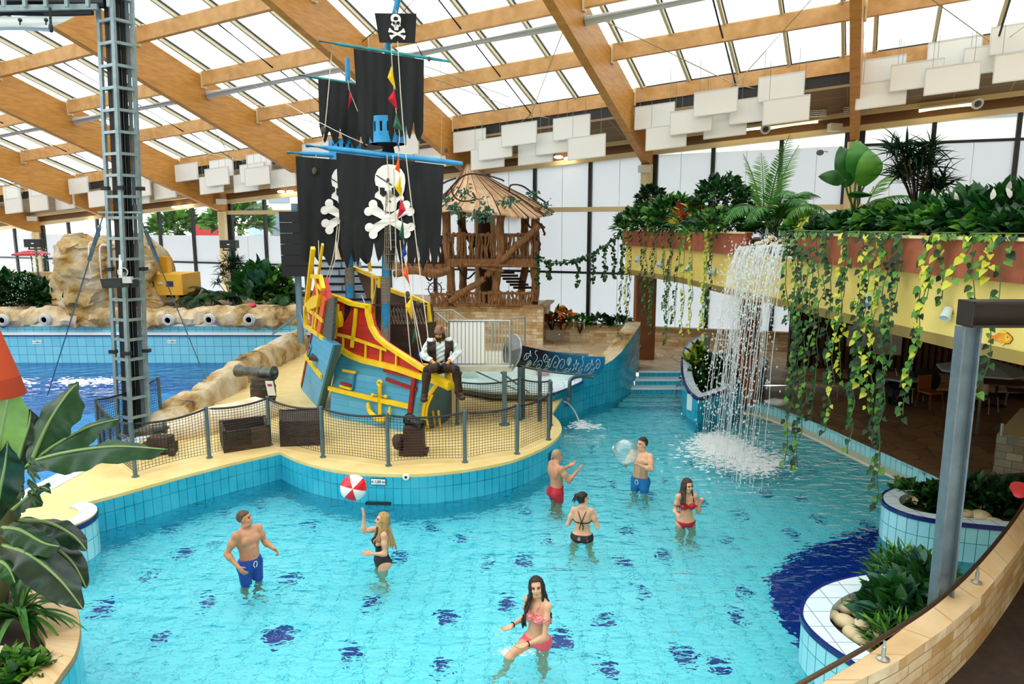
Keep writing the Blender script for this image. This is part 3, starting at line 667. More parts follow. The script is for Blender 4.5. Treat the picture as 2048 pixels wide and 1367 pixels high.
# --- bow
stem0, stem1 = V((-1.50, 12.1, .46)), D(876, 764, 11.75)
b = MB(); rows = []
for i in range(9):
    t = i/8; y = lerp(845, 752, t); a = P2(lerp(823, 834, t), y); s = lerp(stem0, stem1, t)+V((.14*sin(pi*t)*-1, 0, 0))
    rows.append([lerp(a, s, u)+V((-.1, -.18, 0))*sin(pi*u)*.6*(1-t*.5) for u in np.linspace(0, 1, 7)])
b.grid(rows); b.build('bow_plate', bluep, ship)
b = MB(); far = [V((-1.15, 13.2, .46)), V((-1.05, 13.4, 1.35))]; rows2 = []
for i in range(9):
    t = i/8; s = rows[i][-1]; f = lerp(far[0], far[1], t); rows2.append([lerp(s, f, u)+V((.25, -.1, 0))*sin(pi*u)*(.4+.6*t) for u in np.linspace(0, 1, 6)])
b.grid(rows2); b.build('bow_plate', mat('bow_shade_blue', '#3c6478', '#2f5566', rough=.6), ship)  # far bow plate: its shade is put into a darker blue
b = MB(); b.tube([r[-1] for r in rows], .04, 8); b.tube([rows2[i][0]+V((.06, -.03, 0)) for i in range(0, 7)], .02, 6)
for k in (0, 1): b.tube([rows2[0][1]+V((.02+.08*k, -.05, .0)), rows2[3][1]+V((.1*k-.03, -.05, 0))], .022, 6)
b.build('stem_trim', yel, ship)
b = MB(); tip = D(903, 770, 11.5)
for a in (D(842, 744, 11.95), D(893, 735, 11.9)): b.bar(a, tip, .09, .1)
b.bar(D(842, 732, 12.1), D(893, 735, 11.9), .09, .09); b.bar(D(850, 752, 11.9), tip-V((.03, 0, .05)), .08, .07); b.build('bowsprit', yel, ship, smooth=False)
# --- inside and far side
def P3(x, y): return WP(x, y, V((-4.6, 16.4, 0)), V((-1.0, 13.7, 0)))
N3 = nrm(V((-4.6, 16.4, 0)), V((-1.0, 13.7, 0)))
pan('far_side', [(711, 536), (752, 556), (766, 573), (807, 590), (858, 608), (864, 645), (864, 700), (842, 716), (720, 640), (735, 600)], P3, N3, .1, brownin)
rail('far_rail', [(711, 535), (752, 552), (766, 571), (783, 578), (807, 587), (824, 591), (859, 607), (864, 646)], P3, N3, .09, .14, off=.06)
rail('far_frame', [(754, 553), (753, 645)], P3, N3, .09, .12, off=.1); rail('far_frame', [(752, 553), (766, 553), (766, 572)], P3, N3, .08, .1, off=.1)
pan('far_panel', [(756, 556), (765, 556), (765, 570), (756, 568)], P3, N3, .04, redm, .08)
rail('far_stay', [(744, 540), (739, 506)], P3, N3, .08, .08, off=.05)
def P4(x, y): return WP(x, y, V((-3.4, 14.6, 0)), V((-1.0, 13.1, 0)))
N4 = nrm(V((-3.4, 14.6, 0)), V((-1.0, 13.1, 0)))
pan('forecastle', [(748, 652), (790, 648), (853, 646), (853, 700), (842, 722), (777, 690)], P4, N4, .3, darkwood)
b = MB()
for i in range(15): x = 746+i*7.6; b.tube([P4(x, 610+1.2*sin(i)), P4(x+.6, 650)], .016, 5)
b.build('baluster', mat('baluster_wood', '#3a2a1e', rough=.7), ship)
rail('hand_rail', [(741, 610), (800, 610), (853, 607)], P4, N4, .05, .08, mat('baluster_wood', '#3a2a1e'), .02)
b = MB()
for i in range(11):
    for s in (1, -1): b.tube([P4(782+6*i, 616)+N4*.03, P4(782+6*(i+1.5*s), 648)+N4*.03], .009, 4)
b.build('rope_netting', ropem, ship)
b = MB(); b.prism([V((-4.2, 15.9, 1.45)), V((-3.9, 13.5, 1.45)), V((-1.9, 12.6, 1.25)), V((-1.2, 13.3, 1.25)), V((-2.6, 15.4, 1.45))], (0, 0, .06)); b.build('deck_boards', darkwood, ship, smooth=False)
b = MB(); p0, p1 = D(690, 604, 15.0), D(690, 520, 16.9)
for i in range(6):
    t = i/5; y = lerp(600, 522, t); Y = lerp(15.0, 16.8, t); a, c = D(lerp(645, 640, t), y, Y), D(lerp(742, 715, t), y, Y)
    m_ = lerp(a, c, .47+.1*(i % 2)); b.box((a.x, Y, a.z-.28), (m_.x-.02, Y+.4, a.z)); b.box((m_.x+.02, Y, a.z-.28), (c.x, Y+.4, a.z-.03))
b.build('stair', stepm, ship, smooth=False)
b = MB()
for i in range(6):
    t = i/5; Y = lerp(15.0, 16.8, t); y = lerp(600, 522, t); a, c = D(lerp(645, 640, t), y, Y), D(lerp(742, 715, t), y, Y); b.box((a.x, Y-.03, a.z-.01), (c.x, Y+.06, a.z+.035))
b.build('stair_nosing', netdark, ship, smooth=False)
# --- masts, yards, sails
def mast(name, pts, rs, wrap, parent=ship):
    b = MB(); b.tube(pts, rs, 14); o = b.build(name, mastb, parent); b = MB(); b.tube(wrap, rs[0]*1.18, 14); b.build('rope_wrapping', ropewrap, o); return o
YM, YR = 13.75, 15.3
mast('main_mast', [D(771, 680, YM), D(772, 500, YM), D(776, 90, YM), D(798, -10, YM-.1)], [.08, .078, .062, .05], [D(771, 680, YM), D(771.5, 553, YM)])
mast('rear_mast', [D(701, 640, YR), D(697, 400, YR), D(695, 116, YR)], [.085, .075, .05], [D(701, 640, YR), D(699, 534, YR)])
def yard(name, a, c, r, m):
    b = MB(); b.tube([a, lerp(a, c, .15), lerp(a, c, .85), c], [r*.7, r, r, r*.7], 10); return b.build(name, m, ship)
yl = lambda px, py, Y0: D(px, py, Y0)
yard('main_yard', D(613, 291, 13.9), D(925, 327, 13.1), .05, mastb); yard('rear_yard', D(575, 305, 15.2), D(800, 318, 14.9), .05, mastb)
yard('top_yard', D(638, 82, 13.85), D(900, 123, 13.25), .03, yardg); yard('rear_top_yard', D(598, 150, 15.25), D(790, 180, 15.0), .03, yardg)
def sail(name, tl, tr, br, bl_, Ya, Yb, tears, seed, depth=.12, nu=48, nv=26, parent=None):
    r = random.Random(seed)
    def pt(u, v):
        x = lerp(lerp(tl[0], tr[0], u), lerp(bl_[0], br[0], u), v); y = lerp(lerp(tl[1], tr[1], u), lerp(bl_[1], br[1], u), v)
        Y = lerp(Ya, Yb, u)-depth*sin(pi*min(v, 1)*.8)*.6+.028*sin(u*19+seed)*v+.014*sin(u*41+v*3)
        return D(x, y, Y)
    P = [[pt(i/nu, j/nv) for i in range(nu+1)] for j in range(nv+1)]
    lim = []; k = tears
    ph = [r.uniform(-.3, .3) for _ in range(k+2)]; dp = [r.uniform(.12, .34) for _ in range(k+2)]; tp = [r.uniform(.9, 1.0) for _ in range(k+2)]
    for i in range(nu+1):
        u = i/nu*k; c = int(u); f = abs((u-c)-.5)*2; lim.append(lerp(tp[c], 1-dp[c if u-c < .5 else min(c, k)], f**1.3))
    rows = []
    for j in range(nv+1): rows.append([pt(i/nu, j/nv*lim[i]) for i in range(nu+1)])
    b = MB(); back = [[p+V((0, .012, 0)) for p in row] for row in rows]
    b.grid(rows[::-1]); b.grid(back)
    o = b.build(name, sailm, parent or ship, ang=180); return o, pt
def emblem(polys, fx, pt, parent, name='skull_emblem', m=None, off=.05):
    b = MB()
    for poly in polys:
        tri = tessellate_polygon([[V((x, y, 0)) for x, y in poly]])
        # dense: lay the shape on the cloth point by point
        vs = [fx(x, y) for x, y in poly]
        b.add([pt(u, v)+V((0, -off, 0)) for u, v in vs]+[pt(u, v)+V((0, -off+.008, 0)) for u, v in vs], [list(t) for t in tri]+[[i, (i+1) % len(poly), (i+1) % len(poly)+len(poly), i+len(poly)] for i in range(len(poly))])
    return b.build(name, m or bonem, parent, smooth=False)
def circ(cx, cy, r, n=14): return [(cx+r*cos(2*pi*i/n), cy+r*sin(2*pi*i/n)) for i in range(n)]
def densify(poly, d=25):
    out = []
    for (a, b_), (c, e) in zip(poly, poly[1:]+poly[:1]):
        k = max(1, int(math.hypot(c-a, e-b_)/d)); out += [(a+(c-a)*i/k, b_+(e-b_)*i/k) for i in range(k)]
    return out
def bone(x0, y0, x1, y1, w, kr, spread):
    d = math.hypot(x1-x0, y1-y0); ex, ey = (x1-x0)/d, (y1-y0)/d; nx, ny = -ey, ex
    sh = []
    k = 8
    for i in range(k+1): t = i/k; ww = w*(1+.45*abs(2*t-1)**4); sh.append((x0+(x1-x0)*t+nx*ww, y0+(y1-y0)*t+ny*ww))
    for i in range(k, -1, -1): t = i/k; ww = w*(1+.45*abs(2*t-1)**4); sh.append((x0+(x1-x0)*t-nx*ww, y0+(y1-y0)*t-ny*ww))
    out = [sh]
    for (px, py), s in (((x0, y0), -1), ((x1, y1), 1)):
        for q in (1, -1): out.append(circ(px+ex*s*kr*.25+nx*q*spread, py+ey*s*kr*.25+ny*q*spread, kr))
    return out
# skull outline in units of the big sail's skull (centre 0,0; 290 wide)
SK = [(-145, -60), (-120, -110), (-70, -148), (-5, -158), (60, -146), (110, -106), (140, -56), (148, 14), (135, 104), (120, 144), (135, 174), (130, 204), (90, 196), (66, 220), (58, 290), (20, 306), (-40, 304), (-62, 290), (-66, 244), (-90, 194), (-150, 159), (-145, 124), (-110, 94), (-115, 54), (-140, 44), (-150, -10)]
EYES = [[(-100, 64), (-30, 74), (-35, 144), (-70, 156), (-98, 130)], [(15, 74), (60, 60), (110, 74), (112, 120), (70, 168), (20, 130)], [(-10, 179), (-36, 216), (-12, 210), (14, 216)]]
def skull(k, cx, cy, w=None):
    f = lambda P: [(cx+x*k, cy+y*k) for x, y in P]
    return f(SK), [f(e) for e in EYES]
big, pt = sail('main_sail', (672, 305), (888, 330), (878, 545), (684, 545), 13.62, 13.1, 9, 3)
# crop frame of the close view of the sail: x 560+cx/4.882, y 280+cy/4.882 -> u, v
def fxm(cx, cy):
    x, y = 560+cx/4.882, 280+cy/4.882
    v = (y-lerp(305, 330, (x-672)/216))/228; x0, x1 = lerp(672, 684, v), lerp(888, 878, v); return (x-x0)/(x1-x0), v
sk, ey = skull(1, 1080, 396)
white = [densify(sk)]+[densify(p, 20) for p in bone(900, 660, 1250, 890, 38, 43, 40)+bone(905, 870, 1245, 680, 38, 43, 40)]
emblem(white, fxm, pt, big); emblem([densify(e, 12) for e in ey]+[[(940, 345), (946, 338), (1100, 440), (1094, 448)]], fxm, pt, big, 'skull_hollow', sailm, .062)
rear, pt = sail('rear_sail', (591, 312), (800, 330), (792, 545), (602, 545), 15.0, 14.75, 8, 11)
def fxr(cx, cy):
    x, y = 560+cx/4.882, 280+cy/4.882
    v = (y-lerp(312, 330, (x-591)/209))/224; x0, x1 = lerp(591, 602, v), lerp(800, 792, v); return (x-x0)/(x1-x0), v
off = -435
sk, ey = skull(.97, 1080+off+8, 405)
white = [densify(sk)]+[densify(p, 20) for p in bone(900+off+8, 650, 1220+off, 850, 36, 41, 39)+bone(905+off+8, 830, 1210+off, 660, 36, 41, 39)]
emblem(white, fxr, pt, rear); emblem([densify(e, 12) for e in ey]+[[(505, 380), (511, 373), (665, 470), (659, 478)]], fxr, pt, rear, 'skull_hollow', sailm, .062)
tops, _ = sail('top_sail', (707, 97), (848, 119), (846, 292), (720, 292), 13.62, 13.35, 7, 21)
rtops, _ = sail('rear_top_sail', (636, 157), (770, 178), (760, 300), (640, 300), 15.05, 14.9, 6, 5)
def flat4(tl, tr, br, bl_, Y0, Y1): return lambda u, v: D(lerp(lerp(tl[0], tr[0], u), lerp(bl_[0], br[0], u), v), lerp(lerp(tl[1], tr[1], u), lerp(bl_[1], br[1], u), v), lerp(Y0, Y1, u)+.03*sin(u*9+v*2))
pf = flat4((749, 26), (833, 27), (830, 86), (759, 85), 13.55, 13.4)
b = MB(); Pq = [[pf(i/14, j/8) for i in range(15)] for j in range(9)]; b.grid(Pq[::-1]); b.grid([[p+V((0, .01, 0)) for p in r] for r in Pq]); fl = b.build('flag', sailm, ship, ang=180)
fxf = lambda x, y: ((x-725)/380, (y-122)/265)
def skf(P): return [(915+(x+2)*.32, 178+y*.32) for x, y in P]
emblem([densify(skf(SK), 10)]+[densify(p, 12) for p in bone(850, 278, 990, 338, 10, 11, 10)+bone(858, 336, 985, 280, 10, 11, 10)], fxf, pf, fl, off=.012)
emblem([densify(skf(e), 6) for e in EYES], fxf, pf, fl, 'skull_hollow', sailm, .024)
# crow's nest
def nest(cx, y0, y1, Y, r, nm='crows_nest'):
    c0, c1 = D(cx, y1, Y), D(cx, y0, Y); b = MB()
    for z, w in ((c0.z, .10), (c1.z, .05)): b.lathe([(r*.98, z-w), (r, z-w), (r, z+w), (r*.98, z+w), (r*.98, z-w)], 24, Matrix.Translation((c0.x, c0.y, 0)))
    o = b.build(nm, mastb, ship); b = MB()
    for i in range(16):
        a = 2*pi*i/16; p = V((c0.x+r*.97*cos(a), c0.y+r*.97*sin(a), 0)); b.bar(V((p.x, p.y, c0.z)), V((p.x, p.y, c1.z)), .085, .02, up=(cos(a), sin(a), 0))
    b.build('nest_slat', mastb, o, smooth=False); b = MB(); b.lathe([(.05, c0.z-.32), (.12, c0.z-.25), (.1, c0.z-.15), (r*.9, c0.z-.06), (r*.9, c0.z-.02)], 18, Matrix.Translation((c0.x, c0.y, 0))); b.build('nest_bracket', netdark, o)
nest(776, 241, 277, 13.75, .34); nest(690, 285, 312, 15.3, .32)
# ropes and blocks
for pts, r, m in (([(792, 20, 13.6), (806, 250, 13.2), (832, 480, 12.9), (852, 640, 12.6), (858, 690, 12.4)], .009, ropew), ([(665, 88, 13.7), (650, 255, 13.9), (641, 292, 13.95)], .009, ropew),
    ([(632, 310, 15.0), (637, 480, 14.9), (640, 560, 14.4)], .01, ropew), ([(676, 440, 13.5), (665, 520, 13.6), (636, 600, 13.7)], .009, ropew), ([(680, 440, 13.5), (670, 520, 13.6), (640, 604, 13.7)], .009, ropew),
    ([(774, 310, 13.3), (779, 430, 13.2), (782, 500, 13.2)], .009, ropew), ([(786, 310, 13.3), (790, 430, 13.2), (793, 560, 13.2)], .009, ropew), ([(800, 480, 13.1), (812, 610, 12.8), (822, 720, 12.5)], .009, ropew), ([(806, 500, 13.1), (826, 610, 12.7), (848, 720, 12.3)], .009, ropew),
    ([(500, 165, 17), (640, 245, 14.5), (735, 290, 13.9)], .008, ropew), ([(850, 132, 13.3), (940, 165, 14.5), (1020, 195, 17)], .008, ropem), ([(880, 124, 13.3), (884, 200, 13.3), (882, 320, 13.2)], .006, ropem), ([(832, 86, 13.4), (848, 118, 13.35)], .01, netdark), ([(752, 60, 13.5), (724, 84, 13.6)], .008, netdark), ([(828, 0, 13.2), (800, 30, 13.5)], .006, netdark),
    ([(618, 160, 15.2), (622, 250, 15.2)], .006, ropem), ([(723, 590, 14.8), (739, 620, 14.6), (750, 580, 14.6), (752, 556, 14.6)], .012, ropew)):
    b = MB(); b.tube(smooth_path([D(*p) for p in pts], 4), r, 5); b.build('rigging_rope', m, ship)
for x, y, Y, s in ((647, 260, 13.9, .07), (629, 342, 14.9, .075), (892, 300, 13.2, .05), (776, 360, 13.2, .04), (858, 118, 13.3, .045), (815, 588, 12.9, .06), (836, 606, 12.7, .05)):
    b = MB(); b.ell(D(x, y, Y), (s*.7, s*.5, s), 10, 6); b.build('pulley_block', mat('block_wood', '#5a5040', '#453c2e', rough=.8), ship)
b = MB()
for i in range(7): b.tube([D(772+i*2.6, 380+3*abs(i-3), 13.25), D(768+i*4.4, 540, 13.3)], .008, 4)
for j in range(9): y = 410+j*14; b.tube([D(771-.5*j, y, 13.26), D(788+1.0*j, y, 13.26)], .007, 4)
b.build('shroud_net', ropem, ship)
# string of pennants
bt = thing('pennant_string', 'string of small coloured pennants hanging down in front of the big skull sail', 'bunting', D(838, 725, 12.6))
path = smooth_path([D(782, 88, 13.15), D(785, 140, 13.05), D(792, 222, 12.98), D(799, 270, 12.95), D(797, 310, 12.9), D(803, 440, 12.8), D(812, 520, 12.75), D(822, 595, 12.65), D(838, 700, 12.45), D(845, 725, 12.4)], 5)
b = MB(); b.tube(path, .006, 4); b.build('cord', ropew, bt)
pc = {'y': mat('pennant_yellow', '#ffd400', rough=.6, trans='#ffd400'), 'r': mat('pennant_red', '#d8152f', rough=.6, trans='#d8152f'), 'g': mat('pennant_green', '#0d5c3c', rough=.6), 'b': mat('pennant_blue', '#123c9c', rough=.6), 'o': mat('pennant_orange', '#ff6a1e', rough=.6, trans='#ff6a1e')}
for c, a, m1, e in (('y', (783, 131), (775, 155), (792, 180)), ('r', (789, 178), (776, 198), (795, 220)), ('g', (792, 225), (786, 255), (806, 262)), ('b', (795, 270), (792, 282), (800, 305)), ('o', (798, 309), (790, 338), (800, 346)), ('y', (801, 351), (790, 376), (803, 394)), ('r', (802, 396), (812, 420), (794, 438)), ('g', (806, 438), (798, 470), (809, 482)), ('b', (808, 486), (803, 518), (814, 508)), ('o', (812, 527), (806, 548), (820, 570)), ('y', (824, 593), (810, 612), (825, 640)), ('g', (828, 655), (824, 688), (838, 672)), ('b', (836, 688), (836, 716), (845, 722))):
    Y = 12.9-.4*max(0, (a[1]-300)/420); P = [D(*a, Y), D(*m1, Y-.1), D(*e, Y)]; cpt = (P[0]+P[1]+P[2])/3+V((0, -.07, 0))
    b = MB(); b.add(P+[cpt], [[0, 1, 3], [1, 2, 3], [2, 0, 3]]); b.build('pennant', pc[c], bt, smooth=False)
t2 = thing('pennant_string', 'lone red pennant on a pale cord below the rear mast top', 'bunting', D(698, 215, 14.9))
b = MB(); b.tube([D(696, 160, 15.0), D(698, 178, 14.9), D(716, 224, 14.7)], .006, 4); b.build('cord', ropew, t2)
P = [D(699, 180, 14.85), D(705, 196, 14.8), D(696, 219, 14.85)]; b = MB(); b.add(P+[sum(P, V((0, 0, 0)))/3+V((0, -.05, 0))], [[0, 1, 3], [1, 2, 3], [2, 0, 3]]); b.build('pennant', pc['r'], t2, smooth=False)
# ================= people: one smooth surface each, clothes grown from the same shape
def surf_net(f, org, h):
    s = f < 0; n = np.array(f.shape)-1
    sl = lambda o: tuple(slice(o[a], o[a]+n[a]) for a in range(3))
    C8 = [(i, j, k) for i in (0, 1) for j in (0, 1) for k in (0, 1)]
    cnt = sum(s[sl(c)].astype(np.int8) for c in C8); act = (cnt > 0) & (cnt < 8)
    I = np.argwhere(act); idx = np.full(act.shape, -1, np.int64); idx[act] = np.arange(len(I))
    val = {c: f[sl(c)][act] for c in C8}; acc = np.zeros((len(I), 3)); w = np.zeros(len(I))
    for a in C8:
        for ax in range(3):
            if a[ax] == 0:
                b = list(a); b[ax] = 1; b = tuple(b); d = (val[a] < 0) != (val[b] < 0)
                t = np.where(d, val[a]/np.where(d, val[a]-val[b], 1), 0); p = np.tile(np.array(a, float), (len(I), 1)); p[:, ax] += t
                acc += p*d[:, None]; w += d
    vs = (I+acc/np.maximum(w, 1)[:, None])*h+org
    F = []
    for ax in range(3):
        u, v = (ax+1) % 3, (ax+2) % 3
        lo = [slice(0, None)]*3; hi = [slice(0, None)]*3; lo[ax] = slice(0, -1); hi[ax] = slice(1, None)
        d = s[tuple(lo)] != s[tuple(hi)]; E = np.argwhere(d); E = E[(E[:, u] > 0) & (E[:, v] > 0) & (E[:, u] < n[u]) & (E[:, v] < n[v])]
        def ci(du, dv): q = E.copy(); q[:, u] -= du; q[:, v] -= dv; return idx[q[:, 0], q[:, 1], q[:, 2]]
        q = np.stack([ci(1, 1), ci(0, 1), ci(0, 0), ci(1, 0)], 1); ins = s[E[:, 0], E[:, 1], E[:, 2]]
        q[~ins] = q[~ins][:, ::-1]; F.append(q)
    F = np.concatenate(F); return vs, F[(F >= 0).all(1)]
def smin(a, b, k): h = np.clip(.5+.5*(b-a)/k, 0, 1); return b+(a-b)*h-k*h*(1-h)
class Field:
    def __init__(s, lo, hi, h):
        s.h = h; s.o = np.array(lo, float); s.n = np.ceil((np.array(hi)-s.o)/h).astype(int)+1; s.f = np.full(s.n, .08)
        s.ax = [s.o[i]+np.arange(s.n[i])*h for i in range(3)]
    def sub(s, lo, hi):
        a = np.clip(((np.array(lo)-s.o)/s.h).astype(int)-1, 0, s.n); b = np.clip(((np.array(hi)-s.o)/s.h).astype(int)+3, 0, s.n)
        ix = tuple(slice(a[i], b[i]) for i in range(3)); return ix, np.stack(np.meshgrid(*[s.ax[i][ix[i]] for i in range(3)], indexing='ij'), -1)
    def put(s, ix, d, k, neg=False):
        if d.size: s.f[ix] = -smin(-s.f[ix], d, k) if neg else smin(s.f[ix], d, k)
    def cone(s, a, b, ra, rb, k=.02, neg=False):
        a, b = np.array(tuple(a), float), np.array(tuple(b), float); r = max(ra, rb)+.05
        ix, P = s.sub(np.minimum(a, b)-r, np.maximum(a, b)+r); d = b-a; L2 = max(d@d, 1e-9)
        t = np.clip(((P-a)@d)/L2, 0, 1); s.put(ix, np.linalg.norm(P-a-t[..., None]*d, axis=-1)-(ra+(rb-ra)*t), k, neg)
    def ell(s, c, r, M=None, k=.02, neg=False):
        c = np.array(tuple(c), float); r = np.array(r, float); R = r.max()+.05; ix, P = s.sub(c-R, c+R); P = P-c
        if M is not None: P = P @ np.array(M)
        k0 = np.linalg.norm(P/r, axis=-1); k1 = np.linalg.norm(P/(r*r), axis=-1); s.put(ix, k0*(k0-1)/np.maximum(k1, 1e-9), k, neg)
    def grid(s): return np.meshgrid(*s.ax, indexing='ij')
def rot(yaw=0, pitch=0, roll=0): return np.array(Matrix.Rotation(yaw, 3, 'Z') @ Matrix.Rotation(pitch, 3, 'X') @ Matrix.Rotation(roll, 3, 'Y'))
skinm = mat('skin', '#cc9674', '#bd8462', rough=.5, ns=6, spec=.35, sub=.08); skinp = mat('skin_pale', '#deb08e', '#d09f7c', rough=.5, ns=6, spec=.35, sub=.08)
skinwax = mat('skin_tanned', '#d99a4c', '#c98a40', rough=.5, ns=6)
eyem = mat('eye_dark', '#20150f', rough=.25); lipm = mat('lip', '#a8514a', rough=.5); browm = mat('brow', '#3d2a1e', rough=.9)
def strandmat(n, a, b): return mat(n, a, b, rough=.55, ns=40, stretch=(1, 1, .12), bump=.5, bs=60)
hair_black = strandmat('hair_black', '#0f0b0b', '#221a18'); hair_brown = strandmat('hair_brown', '#4a2e1e', '#2d1b12'); hair_blond = strandmat('hair_blond', '#c9a468', '#8d6c3c'); hair_short = strandmat('hair_short_brown', '#6b4a30', '#4e3522'); hair_buzz = mat('hair_buzz', '#b08e6e', '#9c7b5c', rough=.8, ns=50)
def hand(F, wr, d, n, curl, sp=.25, k=.008, sg=1):
    wr = np.array(wr, float); d = np.array(d, float); d /= np.linalg.norm(d); n = np.array(n, float); n -= d*(n@d); n /= np.linalg.norm(n); sd = np.cross(d, n)*sg
    M = np.stack([sd, n, d], 1); F.ell(wr+d*.05, (.041, .017, .056), M, .015)
    for i, (o, L_) in enumerate(((.031, .07), (.011, .08), (-.01, .075), (-.03, .058))):
        c = curl[i] if hasattr(curl, '__len__') else curl+.06*i
        b = wr+d*.092+sd*o; dd = d+sd*o*6*sp
        def bend(v, a): return v/np.linalg.norm(v)*cos(a)+n*sin(a)
        p1 = b+bend(dd, c)*L_*.5; p2 = p1+bend(dd, c*2)*L_*.3; p3 = p2+bend(dd, c*2.8)*L_*.24
        F.cone(b-d*.02, p1, .0098, .009, k); F.cone(p1, p2, .009, .0082, k); F.cone(p2, p3, .0082, .0068, k)
    t0 = wr+d*.025+sd*.03; t1 = t0+sd*.03+d*.03+n*.008; t2 = t1+d*.028+sd*.008+n*.014
    F.cone(t0, t1, .013, .0105, .012); F.cone(t1, t2, .0105, .008, k)
def human(label, pos, fwd, H=1.75, male=True, lean=0, twist=0, arms=None, legs=None, head=(0, 0, 0), skin=None, hair=None, hairm=None, clothes=(), palms=None, curls=(.35, .35), beard=None, cat='person', name='person', build=1.0, h=.0095, floor=-.6, extra=None, sit=None):
    s = H/1.75; m = male; q = 1 if m else 0
    fw = V((fwd[0], fwd[1], 0)).normalized(); rt = V((fw.y, -fw.x, 0))
    sw = .185 if m else .155
    M = rot(twist, -lean)         # upper body turn about the waist
    c0 = np.array((0, 0, 1.0))
    U = lambda p: M @ (np.array(p, float)-c0)+c0
    Hm = M @ rot(head[0], head[1], head[2]); hn = U((0, 0, 1.50))
    HD = lambda p: Hm @ (np.array(p, float)-np.array((0, 0, 1.50)))+hn
    sh = [U((sw, 0, 1.425)), U((-sw, 0, 1.425))]
    arms = arms or [((.24, -.02, 1.15), (.22, .1, .95)), ((-.24, -.02, 1.15), (-.22, .1, .95))]
    legs = legs or [((.1, .03, .49), (.11, -.02, .07)), ((-.1, .03, .49), (-.11, -.02, .07))]
    allp = [U((0, 0, 1.86)), U((.3, .25, 1.2)), U((-.3, -.25, 1.2))]+[np.array(p) for a in arms+legs for p in a]
    for a in arms: allp += [np.array(a[1])+(np.array(a[1])-np.array(a[0]))*.85]
    for l in legs: allp += [np.array(l[1])+(.1, .28, -.12), np.array(l[1])-(.1, .12, .1)]
    lo = np.min(allp, 0)-.12; hi = np.max(allp, 0)+.12
    F = Field(lo, hi, h)
    b = build
    if m:
        F.ell((0, 0, .95), (.165*b, .115*b, .13)); F.ell(U((0, .005, 1.1)), (.145*b, .105*b, .16), M, .05); F.ell(U((0, -.005, 1.28)), (.172*b, .115*b, .18), M, .05)
        F.cone(U((-.14, -.01, 1.40)), U((.14, -.01, 1.40)), .066, .066, .05)
        for x in (-1, 1): F.ell(U((x*.08, .088, 1.315)), (.08, .036, .058), M, .03); F.ell(U((x*.1, -.08, 1.33)), (.08, .04, .1), M, .04); F.cone(U((x*.035, .098, 1.2)), U((x*.03, .1, 1.02)), .03, .028, .03)
        F.cone(U((.017, .118, 1.06)), U((-.017, .118, 1.06)), .006, .006, .01, True)
    else:
        F.ell((0, 0, .95), (.168*b, .118*b, .125)); F.ell(U((0, .0, 1.09)), (.122*b, .088*b, .16), M, .05); F.ell(U((0, -.008, 1.27)), (.138*b, .094*b, .16), M, .05)
        F.cone(U((-.115, -.012, 1.395)), U((.115, -.012, 1.395)), .05, .05, .05)
        for x in (-1, 1): F.ell(U((x*.068, .078, 1.265)), (.06*b, .056*b, .06*b), M, .025); F.ell(U((x*.07, -.07, 1.32)), (.06, .03, .1), M, .04)
        F.cone(U((0, .098, 1.04)), U((0, .104, 1.035)), .006, .006, .01, True)
    for x in (-1, 1): F.ell((x*.078, -.07, .90), (.085*b, .075*b, .09), None, .04); F.cone(U((x*.03, -.03, 1.5)), U((x*.13, -.02, 1.425)), .04, .035, .04)
    nr = .056 if m else .045
    F.cone(U((0, -.02, 1.40)), HD((0, -.005, 1.57)), nr*1.15, nr, .03)
    # head
    F.ell(HD((0, -.012, 1.665)), (.074, .093, .088), Hm, .02); F.ell(HD((0, .028, 1.60)), (.056+.004*q, .066, .082), Hm, .03); F.cone(HD((0, .066, 1.542)), HD((0, .05, 1.545)), .022+.004*q, .03, .025)
    F.ell(HD((0, .062, 1.66)), (.052, .03, .03), Hm, .02)
    for x in (-1, 1):
        F.ell(HD((x*.032, .098, 1.634)), (.02, .016, .014), Hm, .012, True); F.ell(HD((x*.04, .07, 1.60)), (.02, .022, .022), Hm, .02)
        F.ell(HD((x*.075, -.004, 1.62)), (.01, .022, .032), Hm, .008); F.cone(HD((x*.05, .0, 1.53)), HD((x*.03, .05, 1.535)), .026, .02, .03)
    F.cone(HD((0, .092, 1.645)), HD((0, .114, 1.602)), .008, .0125, .012); F.ell(HD((0, .098, 1.6)), (.019, .012, .009), Hm, .01)
    F.ell(HD((0, .092, 1.573)), (.024, .012, .006), Hm, .008); F.ell(HD((0, .09, 1.562)), (.021, .011, .007), Hm, .008)
    # arms, hands
    palms = palms or [None, None]; ar = (.052, .044, .028) if m else (.041, .035, .023)
    for i, ((e, w_), S_) in enumerate(zip(arms, sh)):
        e, w_ = np.array(e, float), np.array(w_, float)
        F.ell(S_, (ar[0]*1.18,)*3, None, .03); F.cone(S_, e, ar[0], ar[1]*.92, .03); md = S_+(e-S_)*.45; F.ell(md, (ar[0]*1.06,)*3, None, .05)
        F.cone(e, w_, ar[1], ar[2], .02); F.ell(e+(w_-e)*.25, (ar[1]*1.08,)*3, None, .04)
        pm = palms[i] or {}; d = np.array(pm.get('d', w_-e), float); n = np.array(pm.get('n', (-(1 if i == 0 else -1), 0, -.3)), float)
        hand(F, w_, d, n, curls[i], pm.get('sp', .25), sg=pm.get('sg', 1 if i == 0 else -1))
    hp = [np.array((.092, 0, .9)), np.array((-.092, 0, .9))]; lr = (.088, .056, .038)
